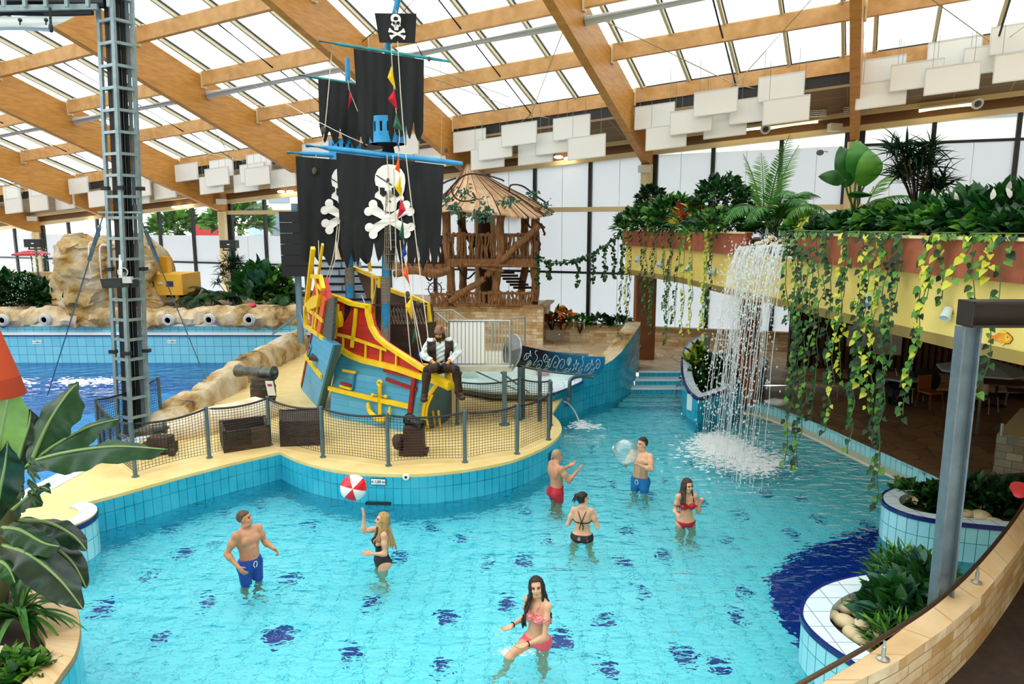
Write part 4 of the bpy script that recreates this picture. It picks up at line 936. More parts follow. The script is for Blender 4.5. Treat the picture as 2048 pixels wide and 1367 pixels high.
    for i, ((k_, a_), P0) in enumerate(zip(legs, hp)):
        k_, a_ = np.array(k_, float), np.array(a_, float); F.cone(P0, k_, lr[0]*(1.0 if m else 1.06)*b, lr[1], .04); F.cone(k_, a_, lr[1], lr[2], .03)
        F.ell(k_+(a_-k_)*.3+np.array((0, -.02, 0)), (.056, .056, .1), None, .04)
        ft = a_+np.array((0.02*(1 if i == 0 else -1), .16, -.045)); F.cone(a_+np.array((0, -.03, -.03)), ft, .038, .026, .03); F.ell(ft, (.045, .06, .024), None, .02)
    base = F.f.copy()
    root = thing(name, label, cat, V(pos)+V((0, 0, floor)))
    if sit is not None: root.location.z = pos[2]-sit*s; ORG[root.name] = np.array(tuple(root.location))
    R3_ = np.array([[rt.x, fw.x, 0], [rt.y, fw.y, 0], [0, 0, 1]])*s
    o0 = ORG[root.name]
    def place(vs): return vs @ R3_.T+o0
    def out(f, nm, m_, par=root):
        vs, fs = surf_net(f, F.o, F.h)
        if len(fs) == 0: return None
        mb = MB(); mb.add(place(vs), fs); return mb.build(nm, m_, par, ang=180)
    body = out(base, 'body', skin or skinm)
    for x in (-1, 1):
        mb = MB(); T_ = Matrix(Hm.tolist()); e = HD((x*.031, .083, 1.634)); mb.ell((0, 0, 0), (.0145, .008, .0085), 10, 6, T_); mb.v[0] = place(mb.v[0]+e); mb.build('eye', eyem, root)
        mb = MB(); pts = [HD((x*.014, .094, 1.652)), HD((x*.034, .093, 1.657)), HD((x*.05, .08, 1.65))]; mb.tube([V(place(np.array([p]))[0]) for p in pts], .0045, 6); mb.build('eyebrow', browm, root)
    mb = MB(); mb.ell((0, 0, 0), (.023, .006, .005), 10, 6, Matrix(Hm.tolist())); mb.v[0] = place(mb.v[0]+HD((0, .1, 1.568))); mb.build('mouth', lipm, root)
    X = np.stack(F.grid(), -1)
    Xu = (X-c0) @ M+c0            # upright torso coordinates
    Xh = (X-hn) @ Hm+np.array((0, 0, 1.50))
    env = dict(X=X, Xu=Xu, Xh=Xh, base=base, F=F, U=U, HD=HD, Hm=Hm, M=M, sh=sh, arms=arms, legs=legs)
    for nm, fn, m_ in clothes: out(fn(env), nm, m_)
    if hair is not None:
        HF = Field(F.o, F.ax and [a[-1] for a in F.ax], h); HF.f = np.full(F.n, .08); hair(HF, env); out(HF.f, 'hair', hairm)
    if beard is not None:
        HF = Field(F.o, [a[-1] for a in F.ax], h); HF.f = np.full(F.n, .08); beard(HF, env); out(HF.f, 'beard', hairm)
    if extra: extra(env, root, lambda p: V(place(np.array([p], float))[0]))
    return root
def segd(P, a, b): a, b = np.array(a, float), np.array(b, float); d = b-a; t = np.clip(((P-a) @ d)/(d @ d), 0, 1); return np.linalg.norm(P-a-t[..., None]*d, axis=-1)
mx = lambda *a: np.maximum.reduce(a)
mn = lambda *a: np.minimum.reduce(a)
def shorts(z0=.62, z1=1.02, th=.012): return lambda e: mx(e['base']-th, e['X'][..., 2]-z1, z0-e['X'][..., 2], -forem(e, .055), -handmask(e, .085))
def handmask(e, r): return mn(*[segd(e['X'], a[1], np.array(a[1])+(np.array(a[1])-np.array(a[0]))*.7) for a in e['arms']])-r
def forem(e, r): return mn(*[segd(e['X'], a[0], a[1]) for a in e['arms']])-r
def armmask(e, r): return mn(*[mn(segd(e['X'], S_, a[0]), segd(e['X'], a[0], a[1])) for S_, a in zip(e['sh'], e['arms'])])-r
def short_hair(top=.012, line=1.672, back=1.58, side=True):
    def fn(HF, e):
        Xh = e['Xh']; d = e['base']-top; y = Xh[..., 1]; z = Xh[..., 2]
        cut = np.where(y > .0, line+np.clip((y-.0)*.35, 0, .04)-z, back+np.clip((y+.08)*.9, 0, .09)-z)
        HF.f = mx(d, cut)
    return fn
def long_hair(length, vol=.02, curly=0, part=(0, 0), bun=None, front=True, n=26, back_only=False, seed=1):
    def fn(HF, e):
        r = random.Random(seed); Xh = e['Xh']; HD = e['HD']; y = Xh[..., 1]; z = Xh[..., 2]
        HF.f = mx(e['base']-.016, np.where(y > .02, 1.70+(y-.02)*.3-z, 1.55+(y+.1)*.6-z))
        for i in range(n):
            a = lerp(-2.15, 2.15, i/(n-1)) if not back_only else lerp(-1.5, 1.5, i/(n-1))
            sx, sy = sin(a), -cos(a); L_ = length*r.uniform(.85, 1.08)*(1 if abs(a) < 1.7 else .8)
            p = HD((sx*.066, sy*.075-.012, 1.70)); pts = [p, HD((sx*.085, sy*.1-.012, 1.63)), HD((sx*.088, sy*.1-.015, 1.55))]
            k = int(L_/.05); down = np.array((0, 0, -1.)); cur = pts[-1]; outw = np.array(e['Hm'] @ np.array((sx, sy, 0)))
            for j in range(k):
                w = curly*.016*np.array((sin(j*1.9+i*2.1), cos(j*1.7+i), 0)); f = min(1, j/5)
                o = np.array((outw[0]*.9*.012*(1-f*.7), (outw[1]*.012 if outw[1] < 0 else outw[1]*.018)-(.004 if outw[1] < 0 else -.004), 0))
                cur = cur+down*.05+o; pts.append(cur+w)
            m_ = len(pts)
            for j in range(m_-1):
                r0 = vol*lerp(1, .45, j/(m_-1)); HF.cone(pts[j], pts[j+1], r0, vol*lerp(1, .45, (j+1)/(m_-1)), .012)
        face = mx(np.abs(Xh[..., 0])-.058, .03-y, 1.5-z, z-1.705, y-.25); HF.f = mx(HF.f, -face)
        HF.f = mx(HF.f, -(e['base']-.002))
    return fn
red_short = mat('red_shorts', '#b80f22', '#9c0a1c', rough=.6); blue_short = mat('blue_shorts', '#1646a8', '#103684', rough=.6); teal_short = mat('azure_shorts', '#1276b8', '#0c5c98', rough=.6)
blackc = mat('black_swimwear', '#101014', rough=.6); redc = mat('red_bikini_cloth', '#c8102a', '#a80c22', rough=.5); pinkc = mat('coral_bikini_cloth', '#f2606e', '#e04a5c', rough=.5); ruff = mat('pink_ruffle', '#f0a8a0', '#c8505e', rough=.6, ns=14, stretch=(1, 1, 2.5)); printc = mat('dark_print_bikini', '#120d10', '#c8868a', rough=.6, ns=10, lo=.56, hi=.62)
def drawstring(z, w=.05):
    def fn(e, root, W_):
        b = MB()
        for s_ in (-1, 1): b.tube(smooth_path([W_((0, .128, z)), W_((s_*.02, .145, z-.01)), W_((s_*.03, .14, z-.05)), W_((s_*.012, .14, z-.09))], 4), .005, 5)
        b.build('drawstring', whitem, root)
    return fn
def cups(r=.07, y=.02):
    return lambda e: mx(e['base']-.009, mn(*[np.linalg.norm(e['Xu']-np.array((x*.068, .105, 1.262)), axis=-1)-r for x in (-1, 1)]), y-e['Xu'][..., 1], armmask(e, .0)*0-.001)
def brief(z1=.99, front=.82, th=.008): # high cut brief
    return lambda e: mx(e['base']-th, e['X'][..., 2]-z1, (.80+np.clip(np.abs(e['X'][..., 0])-.05, 0, 1)*1.15)-e['X'][..., 2])
def band(z, w, th=.008): return lambda e: mx(e['base']-th, np.abs(e['Xu'][..., 2]-z)-w, -(armmask(e, .058)))
def straps(pairs, r=.006):
    def fn(e, root, W_):
        b = MB()
        for pts in pairs: b.tube(smooth_path([W_(e['U'](p)) for p in pts], 5), r, 6)
        b.build('strap', blackc, root)
    return fn
Pm = lambda x, y: G(x, y, 0)
human('bare-chested man in bright blue shorts with white drawstring looking up at the beach ball', Pm(502, 1156), (.8, -.6), 1.33, True, floor=-.52, lean=-.06,
    arms=[((.31, -.09, 1.17), (.26, .12, 1.0)), ((-.27, .0, 1.17), (-.27, .24, 1.12))], head=(.62, .16, 0), hair=short_hair(), hairm=hair_short, clothes=[('swim_shorts', shorts(.56, 1.03), blue_short)], extra=drawstring(1.0), build=1.06, curls=(.4, .6))
suit = lambda e: mx(e['base']-.009, mn(mx(e['Xu'][..., 2]-(1.25+.0*e['Xu'][..., 0]), (.80+np.clip(np.abs(e['X'][..., 0])-.045, 0, 1)*1.3)-e['X'][..., 2], np.where(e['Xu'][..., 1] < -.0, e['Xu'][..., 2]-1.05, -1)),
    mx(np.abs(np.abs(e['Xu'][..., 0])-(.07-.55*np.clip(e['Xu'][..., 2]-1.28, 0, .2)*.45))-.034, 1.2-e['Xu'][..., 2], e['Xu'][..., 2]-1.46, -.0-e['Xu'][..., 1])), -(armmask(e, .05)), -forem(e, .06), -handmask(e, .09))
human('blond woman in black one-piece swimsuit raising a hand towards the beach ball', Pm(764, 1132), (-.9, -.43), 1.27, False, floor=-.60,
    arms=[((.2, .24, 1.40), (.21, .22, 1.64)), ((-.23, .0, 1.14), (-.22, .22, 1.19))], palms=[{'d': (.02, .05, 1), 'n': (-.2, 1, 0)}, None], head=(-.05, .22, 0), skin=skinp, hair=long_hair(.42, .02, seed=3), hairm=hair_blond, clothes=[('swimsuit', suit, blackc)], curls=(.08, .45))
def c_extra(e, root, W_):
    for a in (e['arms'][0], e['arms'][1]):
        b = MB(); p = np.array(a[1]); d = p-np.array(a[0]); d /= np.linalg.norm(d); x, y, _ = frame(d); b.tube([W_(p-d*.02+np.array(x)*.031*cos(t)+np.array(y)*.031*sin(t)) for t in np.linspace(0, 2*pi, 14)], .006, 6); b.build('bracelet', blackc, root)
    b = MB()
    for s_ in (-1, 1): b.tube(smooth_path([W_(e['U'](p)) for p in ((s_*.05, .13, 1.31), (s_*.06, .07, 1.41), (s_*.04, -.04, 1.46))], 5), .006, 6)
    b.build('strap', ruff, root)
human('smiling woman with long black curls in pink ruffled bikini splashing with both hands', Pm(1074, 1288), (-.6, -.8), 1.34, False, floor=-.66, lean=-.02,
    arms=[((.21, -.06, 1.14), (.27, .17, 1.11)), ((-.2, .13, 1.09), (-.08, .33, 1.06))], palms=[{'n': (0, 0, 1), 'sg': -1}, {'n': (0, 0, 1), 'sg': 1}], legs=[((.12, .41, .86), (.14, .50, .58)), ((-.1, .02, .49), (-.11, -.02, .07))],
    head=(.55, .12, .14), skin=skinp, hair=long_hair(.46, .022, 1, seed=9), hairm=hair_black, clothes=[('bikini_top', lambda e: mx(e['base']-.016-.006*np.sin(e['Xu'][..., 2]*180+3*np.sin(e['Xu'][..., 0]*60)), np.abs(e['Xu'][..., 2]-1.255)-.068, -.0-e['Xu'][..., 1], -(armmask(e, .062))), ruff), ('bikini_strap_band', lambda e: mx(e['base']-.006, np.abs(e['Xu'][..., 2]-1.235)-.014, e['Xu'][..., 1]-.0, -(armmask(e, .042))), ruff), ('bikini_bottom', lambda e: mx(e['base']-.01, e['X'][..., 2]-.985, np.maximum(.86, .83+(e['X'][..., 1]-.06)*1.0)-e['X'][..., 2], e['X'][..., 1]-.15, -handmask(e, .09)), pinkc)], curls=(.2, .2), extra=c_extra)
human('shaven-headed man in red shorts seen from behind with both arms reaching out', Pm(1112, 1001), (.9, .43), 1.34, True, floor=-.56,
    arms=[((.26, .12, 1.2), (.2, .34, 1.33)), ((-.24, .13, 1.2), (-.12, .35, 1.34))], palms=[{'n': (-.5, 0, .9), 'sp': .6}, {'n': (.5, 0, .9), 'sp': .6}], head=(.0, -.05, 0), hair=short_hair(.004, 1.665), hairm=hair_buzz, clothes=[('swim_shorts', shorts(.74, 1.03, .014), red_short)], build=.98, curls=(.12, .15))
def pony(HF, e):
    short_hair(.018, 1.675, 1.545)(HF, e); HD = e['HD']
    HF.ell(HD((0, -.115, 1.70)), (.05, .045, .05), None, .02)
    for i in range(9): a = i/8-.5; HF.cone(HD((a*.05, -.125, 1.70)), HD((a*.12, -.175-.02*abs(a), 1.575+.03*(i % 3))), .013, .006, .012)
human('dark-haired woman with tied hair and strappy black bikini seen from behind', Pm(1164, 1079), (.2, .98), 1.26, False, floor=-.62,
    arms=[((.27, -.03, 1.13), (.22, .19, 1.26)), ((-.26, -.02, 1.14), (-.2, .2, 1.16))], legs=[((.16, .03, .49), (.2, -.02, .07)), ((-.15, .03, .49), (-.19, -.02, .07))], head=(-1.05, .0, 0), skin=skinp, hair=pony, hairm=hair_black,
    clothes=[('bikini_top', lambda e: mn(cups()(e), mx(e['base']-.007, np.abs(e['Xu'][..., 2]-1.225)-.013, -(armmask(e, .043)))), blackc), ('bikini_bottom', lambda e: mx(e['base']-.009, e['X'][..., 2]-.995, np.where(e['X'][..., 1] < 0, .87-.25*np.clip(.12-np.abs(e['X'][..., 0]), 0, 1), .8+np.clip(np.abs(e['X'][..., 0])-.05, 0, 1)*1.2)-e['X'][..., 2]), printc)], build=1.12, curls=(.5, .4),
    extra=straps([[(-.075, -.075, 1.435), (-.03, -.118, 1.33), (0, -.112, 1.235)], [(.075, -.075, 1.435), (.03, -.118, 1.33), (0, -.112, 1.235)], [(-.005, -.115, 1.23), (-.03, -.125, 1.16), (-.035, -.122, 1.11)], [(.005, -.115, 1.23), (.03, -.125, 1.17), (.025, -.122, 1.1)]]))
human('dark-haired man in azure shorts hugging a large clear inflatable ball', Pm(1280, 976), (-.62, -.78), 1.42, True, floor=-.62, lean=-.04,
    arms=[((.27, .08, 1.2), (.2, .27, 1.27)), ((-.27, .1, 1.22), (-.04, .3, 1.34))], palms=[{'d': (-.3, .8, .3), 'n': (-.3, .2, 1)}, {'d': (.6, .5, .5), 'n': (.6, .6, 0)}], head=(-.35, .05, 0), skin=skinp, hair=short_hair(.016, 1.685, 1.57), hairm=hair_black, clothes=[('swim_shorts', shorts(.62, 1.0), teal_short)], extra=drawstring(.97), curls=(.3, .25))
human('long-haired woman in red bandeau bikini standing with one fist raised', Pm(1371, 1049), (.12, -1), 1.30, False, floor=-.65,
    arms=[((.2, -.04, 1.14), (.24, .17, 1.17)), ((-.22, .02, 1.12), (-.23, .11, 1.35))], palms=[None, {'n': (.4, .9, 0)}], head=(.35, -.06, 0), skin=skinp, hair=long_hair(.36, .018, seed=5), hairm=hair_brown,
    clothes=[('bikini_top', lambda e: mn(cups(.068)(e), mx(e['base']-.007, np.abs(e['Xu'][..., 2]-1.245)-.022, -(armmask(e, .043)))), redc), ('bikini_bottom', lambda e: mx(e['base']-.008, e['X'][..., 2]-(.955+np.abs(e['X'][..., 0])*.12), (.80+np.clip(np.abs(e['X'][..., 0])-.05, 0, 1)*1.3)-e['X'][..., 2]), redc)], curls=(.6, .95))
# --- pirate mannequin on the bow
shirtm = mat('pirate_shirt', '#dfe5e2', '#c2ccc9', rough=.8, ns=8, bump=.4, bs=14); vestm = mat('pirate_vest', '#3b2019', '#2a1610', rough=.7, ns=6); trm = mat('pirate_trousers', '#16130f', rough=.8); bootm = mat('pirate_boots', '#3a2318', '#24150f', rough=.45, ns=6); bandana = mat('pirate_bandana', '#a5765a', '#5a3326', rough=.8, ns=9)
def pbeard(HF, e):
    HD = e['HD']; HF.ell(HD((0, .07, 1.53)), (.05, .045, .05), e['Hm'], .02)
    for i in range(7): a = (i-3)/3; HF.cone(HD((a*.04, .075, 1.53)), HD((a*.025, .1, 1.40+.012*abs(i-3))), .018, .008, .012)
    for s_ in (-1, 1): HF.cone(HD((s_*.006, .11, 1.583)), HD((s_*.05, .085, 1.562)), .011, .007, .01)
    for i in range(12): a = lerp(-2.3, 2.3, i/11); HF.cone(HD((sin(a)*.075, -cos(a)*.085-.01, 1.63)), HD((sin(a)*.1, -cos(a)*.1-.03, 1.44)), .018, .009, .012)
    HF.f = mx(HF.f, -mx(np.abs(e['Xh'][..., 0])-.055, .03-e['Xh'][..., 1], 1.585-e['Xh'][..., 2]))
def pband(e):
    z = e['Xh'][..., 2]; y = e['Xh'][..., 1]
    f = mx(e['base']-.02, 1.668-.1*(y < -.05)*np.clip(-.05-y, 0, 1)-z); return f
def pextra(e, root, W_):
    b = MB(); HD = e['HD']; b.ell(W_(HD((.07, -.08, 1.665))), .03, 8, 6); b.tube([W_(HD((.07, -.09, 1.66))), W_(HD((.1, -.13, 1.56))), W_(HD((.09, -.14, 1.46)))], [.02, .022, .01], 6); b.build('bandana_knot', bandana, root)
    b = MB(); b.bar(W_((-.03, .16, 1.0)), W_((.05, .16, 1.02)), .07, .03); b.build('belt_buckle', mat('buckle', '#b8b4a6', rough=.3, metal=1), root)
pirate_seat = D(880, 738, 11.75)
elbs = [((.33, .08, 1.17), (.14, .32, 1.06)), ((-.36, .1, 1.2), (-.12, .34, 1.05))]
human('seated pirate mannequin with bandana, beard, white shirt and brown boots on the ship bow', pirate_seat, (.18, -.98), 1.52, True, lean=.22, twist=0, arms=elbs, palms=[{'d': (-.2, .75, -.55), 'n': (-.3, -.2, -1)}, {'d': (.2, .75, -.6), 'n': (.3, -.2, -1)}], legs=[((.27, .40, .93), (.33, .42, .46)), ((-.26, .40, .93), (-.34, .36, .45))],
    head=(-.35, -.3, 0), skin=skinwax, hairm=strandmat('hair_dark_brown', '#2a1712', '#160c0a'), beard=pbeard, sit=.86, floor=0, name='pirate_mannequin', cat='mannequin',
    clothes=[('shirt', lambda e: mx(e['base']-.016-.008*np.sin(e['Xu'][..., 2]*70+e['Xu'][..., 0]*40)*(np.abs(e['Xu'][..., 0]) < .3), mn(mx(.96-e['Xu'][..., 2], e['Xu'][..., 2]-1.45, np.abs(e['Xu'][..., 0])-.22), armmask(e, .09)), -handmask(e, .075)), shirtm),
        ('vest', lambda e: mx(e['base']-.034, .98-e['Xu'][..., 2], e['Xu'][..., 2]-1.46, np.abs(e['Xu'][..., 0])-.25, mn(e['Xu'][..., 1], .085-np.abs(e['Xu'][..., 0])), -(mn(*[segd(e['X'], a[0], a[1]) for a in e['arms']])-.08), -(mn(*[np.linalg.norm(e['X']-(np.array(S_)*.45+np.array(a[0])*.55), axis=-1) for S_, a in zip(e['sh'], e['arms'])])-.06)), vestm),
        ('trousers', lambda e: mx(e['base']-.018, e['X'][..., 2]-1.05, mn(*[np.linalg.norm(e['X']-np.array(l[1]), axis=-1) for l in e['legs']])*-1+.42, -(armmask(e, .06))), trm),
        *[('boot', (lambda k: lambda e: mx(e['base']-.024, mn(segd(e['X'], e['legs'][k][0], e['legs'][k][1]), segd(e['X'], e['legs'][k][1], np.array(e['legs'][k][1])+(0, .2, -.06)))-.13, e['X'][..., 2]-.9, -(armmask(e, .06))))(k), bootm) for k in (0, 1)], ('bandana', pband, bandana)], extra=pextra, curls=(.5, .4))
# --- balls
bc = D(707, 975, 8.75); ball = MB(); nb = 24; r = .17
th, ph = np.linspace(0, pi, 15), np.linspace(0, 2*pi, nb+1); T_ = Matrix.Rotation(.5, 3, 'Y') @ Matrix.Rotation(1.25, 3, 'X') @ Matrix.Rotation(.25, 3, 'Z')
rm, wm = mat('ball_red', '#e01f2c', rough=.25), mat('ball_white', '#f2f2f0', rough=.25)
ball = MB()
for j in range(nb):
    vs = []
    for t in th:
        for p in (ph[j], ph[j+1]): vs.append(bc+T_ @ V((r*sin(t)*cos(p), r*sin(t)*sin(p), r*cos(t))))
    ball.add(vs, [[2*i, 2*i+2, 2*i+3, 2*i+1] for i in range(len(th)-1)], (j//4) % 2)
tag(ball.build('beach_ball', [rm, wm]), 'red and white striped beach ball in mid-air above the water', 'ball')
def clearball():
    m, t, out = newmat('clear_vinyl'); a = t('ShaderNodeBsdfTransparent'); g = t('ShaderNodeBsdfGlossy', Roughness=.04); d = t('ShaderNodeBsdfDiffuse'); t.set(a, 'Color', (.9, .98, .98)); t.set(d, 'Color', (.8, .95, .95))
    lw = t('ShaderNodeLayerWeight', Blend=.35); m1 = t('ShaderNodeMixShader'); t.set(m1, 'Fac', lw.outputs[1]); t.set(m1, '#1', a); t.set(m1, '#2', g); m2 = t('ShaderNodeMixShader', Fac=.10); t.set(m2, '#1', m1); t.set(m2, '#2', d); t.set(out, 'Surface', m2); return m
cb = D(1251, 903, 10.0); b = MB(); b.ell(cb, .185, 32, 20); o = tag(b.build('clear_ball', clearball()), 'large clear inflatable ball held by the dark-haired man', 'ball')
b = MB(); b.lathe([(.03, .178), (.03, .19), (.018, .192), (.018, .2), (0, .2)], 12, Matrix.Translation(cb) @ Matrix.Rotation(1.4, 4, 'Z') @ Matrix.Rotation(-1.3, 4, 'X')); b.build('valve', mat('valve_plastic', '#bfe3e6', rough=.3), o)
# ================= plants, stones, falling water
def lm(n, a, b, tr=None): return mat(n, a, b, rough=.4, ns=7, trans=tr or a, spec=.4)
gD = lm('leaf_dark', '#0d2c15', '#19421d'); gM = lm('leaf_mid', '#1c4d1b', '#2c6522'); gL = lm('leaf_light', '#4c862b', '#6d9f38'); gY = lm('leaf_yellow', '#c4cf34', '#e3dc4c'); gB = lm('leaf_blue_green', '#2a5a44', '#4c8066'); gP = lm('leaf_palm', '#32732c', '#55933b'); gO = lm('leaf_croton', '#b85a1c', '#d88c24'); gR = lm('leaf_red', '#8c1f24', '#b82c30')
banm = mat('banana_leaf', '#1b3d24', '#2e5733', rough=.35, ns=9, stretch=(1, 1, 1), trans='#2e5733'); banl = mat('banana_leaf_pale', '#7ea356', '#5f8a44', rough=.35, ns=5, trans='#8fbb5c'); band_ = mat('banana_leaf_deep', '#0e2316', '#183822', rough=.35, ns=8)
stemm = mat('plant_stem', '#4c6a2c', '#3d5624', rough=.6); twigm = mat('plant_twig', '#4a3422', '#3a281a', rough=.8)
def leaf_tpl(kind):
    if kind == 'heart': st = [(-.02, .0), (-.06, .26), (.08, .42), (.28, .47), (.5, .38), (.72, .22), (.88, .09), (1, .0)]
    elif kind == 'lance': st = [(0, .02), (.25, .10), (.6, .085), (1, .0)]
    elif kind == 'paddle': st = [(0, .03), (.12, .16), (.35, .27), (.65, .26), (.88, .14), (1, .0)]
    else: st = [(0, .02), (.2, .22), (.5, .3), (.8, .16), (1, .0)]
    vs = []
    for y, w in st: z = -.22*y*y; vs += [(-w, y, z+.35*w), (0, y, z), (w, y, z+.35*w)]
    fs = []
    for i in range(len(st)-1): a = 3*i; fs += [[a, a+1, a+4, a+3], [a+1, a+2, a+5, a+4]]
    return np.array(vs, float), np.array(fs)
TPL = {k: leaf_tpl(k) for k in ('heart', 'lance', 'paddle', 'oval')}
def basis(dirs, ups, size, wid=1.0):
    d = dirs/np.linalg.norm(dirs, axis=1, keepdims=True); x = np.cross(d, ups); x /= np.maximum(np.linalg.norm(x, axis=1, keepdims=True), 1e-6); z = np.cross(x, d)
    R = np.stack([x*wid, d, z], 2)*np.asarray(size)[:, None, None]; return R
def bush(name, label, cat, c, r, n, size, mats, kind='oval', group=None, seed=0, wid=1.0, up=.35, top=False, flowers=None, keep=False):
    g = np.random.default_rng(seed+11); c = np.array(tuple(c)); r = np.array(r if hasattr(r, '__len__') else (r, r, r), float)
    u = g.normal(size=(n, 3)); u[:, 2] = np.abs(u[:, 2])*1.1-.15; u /= np.linalg.norm(u, axis=1, keepdims=True); q = g.uniform(.45, 1, n)**.6
    P = c+u*r*q[:, None]*np.array((1, 1, 1)); d = u+np.array((0, 0, up))+g.normal(size=(n, 3))*.45; ups = np.tile((0, 0, 1.), (n, 1))+g.normal(size=(n, 3))*.3+u*.4
    b = MB(); tv, tf = TPL[kind]; b.inst(tv, tf, basis(d, ups, size*g.uniform(.7, 1.25, n), wid), P, g.integers(0, len(mats), n))
    root = thing(name, label, cat, c, group); b.build('foliage', mats, root, ang=180)
    s = MB()
    for i in range(min(9, n)): s.tube([V(c)-V((0, 0, .3)), V(P[i]*.5+c*.5)+V((0, 0, .03)), V(P[i])], [.012*size/.15, .01*size/.15, .004], 5)
    s.build('stem', twigm, root)
    if flowers: flowers(root, g, P)
    return root
def frond(b, s, base, d, L_, droop, leaf, n, m=0, g=random, spread=.9, wid=.5):
    d = V(d).normalized(); pts = []; p = V(base); cur = d.copy()
    for i in range(13):
        pts.append(p.copy()); p = p+cur*L_/12; cur = (cur+V((0, 0, -droop/12*(1+i*.12)))).normalized()
    s.tube(pts, [lerp(.014, .003, i/12)*L_ for i in range(13)], 5)
    D_, U_, S_, P_ = [], [], [], []
    for i in range(n):
        t = .18+.82*i/n; k = min(int(t*12), 11); q = lerp(pts[k], pts[k+1], t*12-k); ax = (pts[k+1]-pts[k]).normalized(); x, u, _ = frame(ax)
        for sg in (1, -1):
            dd = x*sg*spread+ax*.75+V((0, 0, -.25))+V((g.uniform(-.1, .1),)*3); D_.append(dd); U_.append(u); S_.append(leaf*(sin(pi*min(1, .25+t*.75))**.6)*g.uniform(.85, 1.1)); P_.append(q)
    tv, tf = TPL['lance']; b.inst(tv, tf, basis(np.array([tuple(x) for x in D_]), np.array([tuple(x) for x in U_]), np.array(S_), wid), np.array([tuple(x) for x in P_]), m)
def palm(label, c, n, L_, leaf, mats, seed, name='palm', up=(.5, 1.4), droop=1.2, nl=26, dirs=None, wid=.55, cat='palm'):
    g = random.Random(seed); root = thing(name, label, cat, c); b = MB(); s = MB()
    for i in range(n):
        a = 2*pi*i/n+g.uniform(-.3, .3); u = g.uniform(*up); d = (cos(a), sin(a), u) if dirs is None else dirs[i]
        frond(b, s, V(c)+V((cos(a)*.03, sin(a)*.03, 0)), d, L_*g.uniform(.75, 1.1), droop*g.uniform(.7, 1.2), leaf, nl, g.randrange(len(mats)), g, wid=wid)
    b.build('foliage', mats, root, ang=180); s.build('stem', stemm, root); return root
def blade_rosette(label, c, n, L_, w, mats, seed, name='dracaena', cat='plant', up=(.3, 1.6), droop=1.6):
    g = random.Random(seed); root = thing(name, label, cat, c); b = MB()
    for i in range(n):
        a = g.uniform(0, 2*pi); d = V((cos(a), sin(a), g.uniform(*up))).normalized(); p = V(c)+V((0, 0, g.uniform(0, .08))); cur = d.copy(); l = L_*g.uniform(.6, 1.1); x = d.cross(V((0, 0, 1))).normalized(); A, B_, C_ = [], [], []
        for j in range(8):
            ww = w*sin(pi*(.12+.88*j/7))*.5; A.append(p-x*ww); B_.append(p+V((0, 0, -ww*.4))); C_.append(p+x*ww); p = p+cur*l/7; cur = (cur+V((0, 0, -droop/7))).normalized()
        b.grid([A, B_, C_], g.randrange(len(mats)))
    b.build('foliage', mats, root, ang=180); return root
# --- terrace edge lookup: the point of the planter front that shows at a given picture column
TF = [p for p in tf]
def edge_at(px):
    for a, c in zip(TF, TF[1:]):
        for k in range(12):
            p = lerp(a, c, k/12); depth = p.y*CP-(TZ2-EYE)*SP
            if 1024+FPX*p.x/depth >= px and p.y < 18.3: return p, (c-a).normalized()
    return TF[-1], V((0, -1, 0))
def zof(py, Y): return EYE+ray(1024, py)[1]*Y
rv = random.Random(4)
VG = [(1262, 700, 'm'), (1272, 612, 'y'), (1284, 640, 'm'), (1298, 625, 'd'), (1311, 618, 'm'), (1322, 650, 'm'), (1334, 662, 'd'), (1346, 640, 'm'), (1357, 686, 'm'), (1368, 610, 'd'), (1380, 640, 'm'), (1391, 672, 'y'), (1403, 660, 'y'), (1430, 690, 'y'), (1441, 655, 'y'), (1452, 640, 'm'), (1598, 640, 'm'), (1611, 735, 'm'), (1624, 780, 'm'), (1634, 915, 'm'), (1646, 840, 'd'), (1658, 900, 'm'), (1668, 930, 'm'), (1678, 830, 'm'), (1690, 860, 'd'), (1712, 835, 'y'), (1722, 760, 'y'), (1730, 690, 'm'), (1757, 860, 'd'), (1764, 760, 'y'), (1774, 910, 'm'), (1786, 880, 'm'), (1797, 820, 'y'), (1810, 1000, 'm'), (1822, 960, 'd'), (1829, 650, 'm'), (1896, 830, 'm'), (1905, 760, 'y'), (1916, 625, 'y'), (1927, 600, 'm'), (1985, 560, 'y'), (1993, 850, 'm'), (2004, 545, 'y'), (2020, 555, 'y'), (2042, 780, 'm')]
vm = {'m': [gM, gD, gL], 'd': [gD, gM], 'y': [gY, gL, gY]}; vn = {'m': 'green', 'd': 'dark green', 'y': 'yellow-green'}
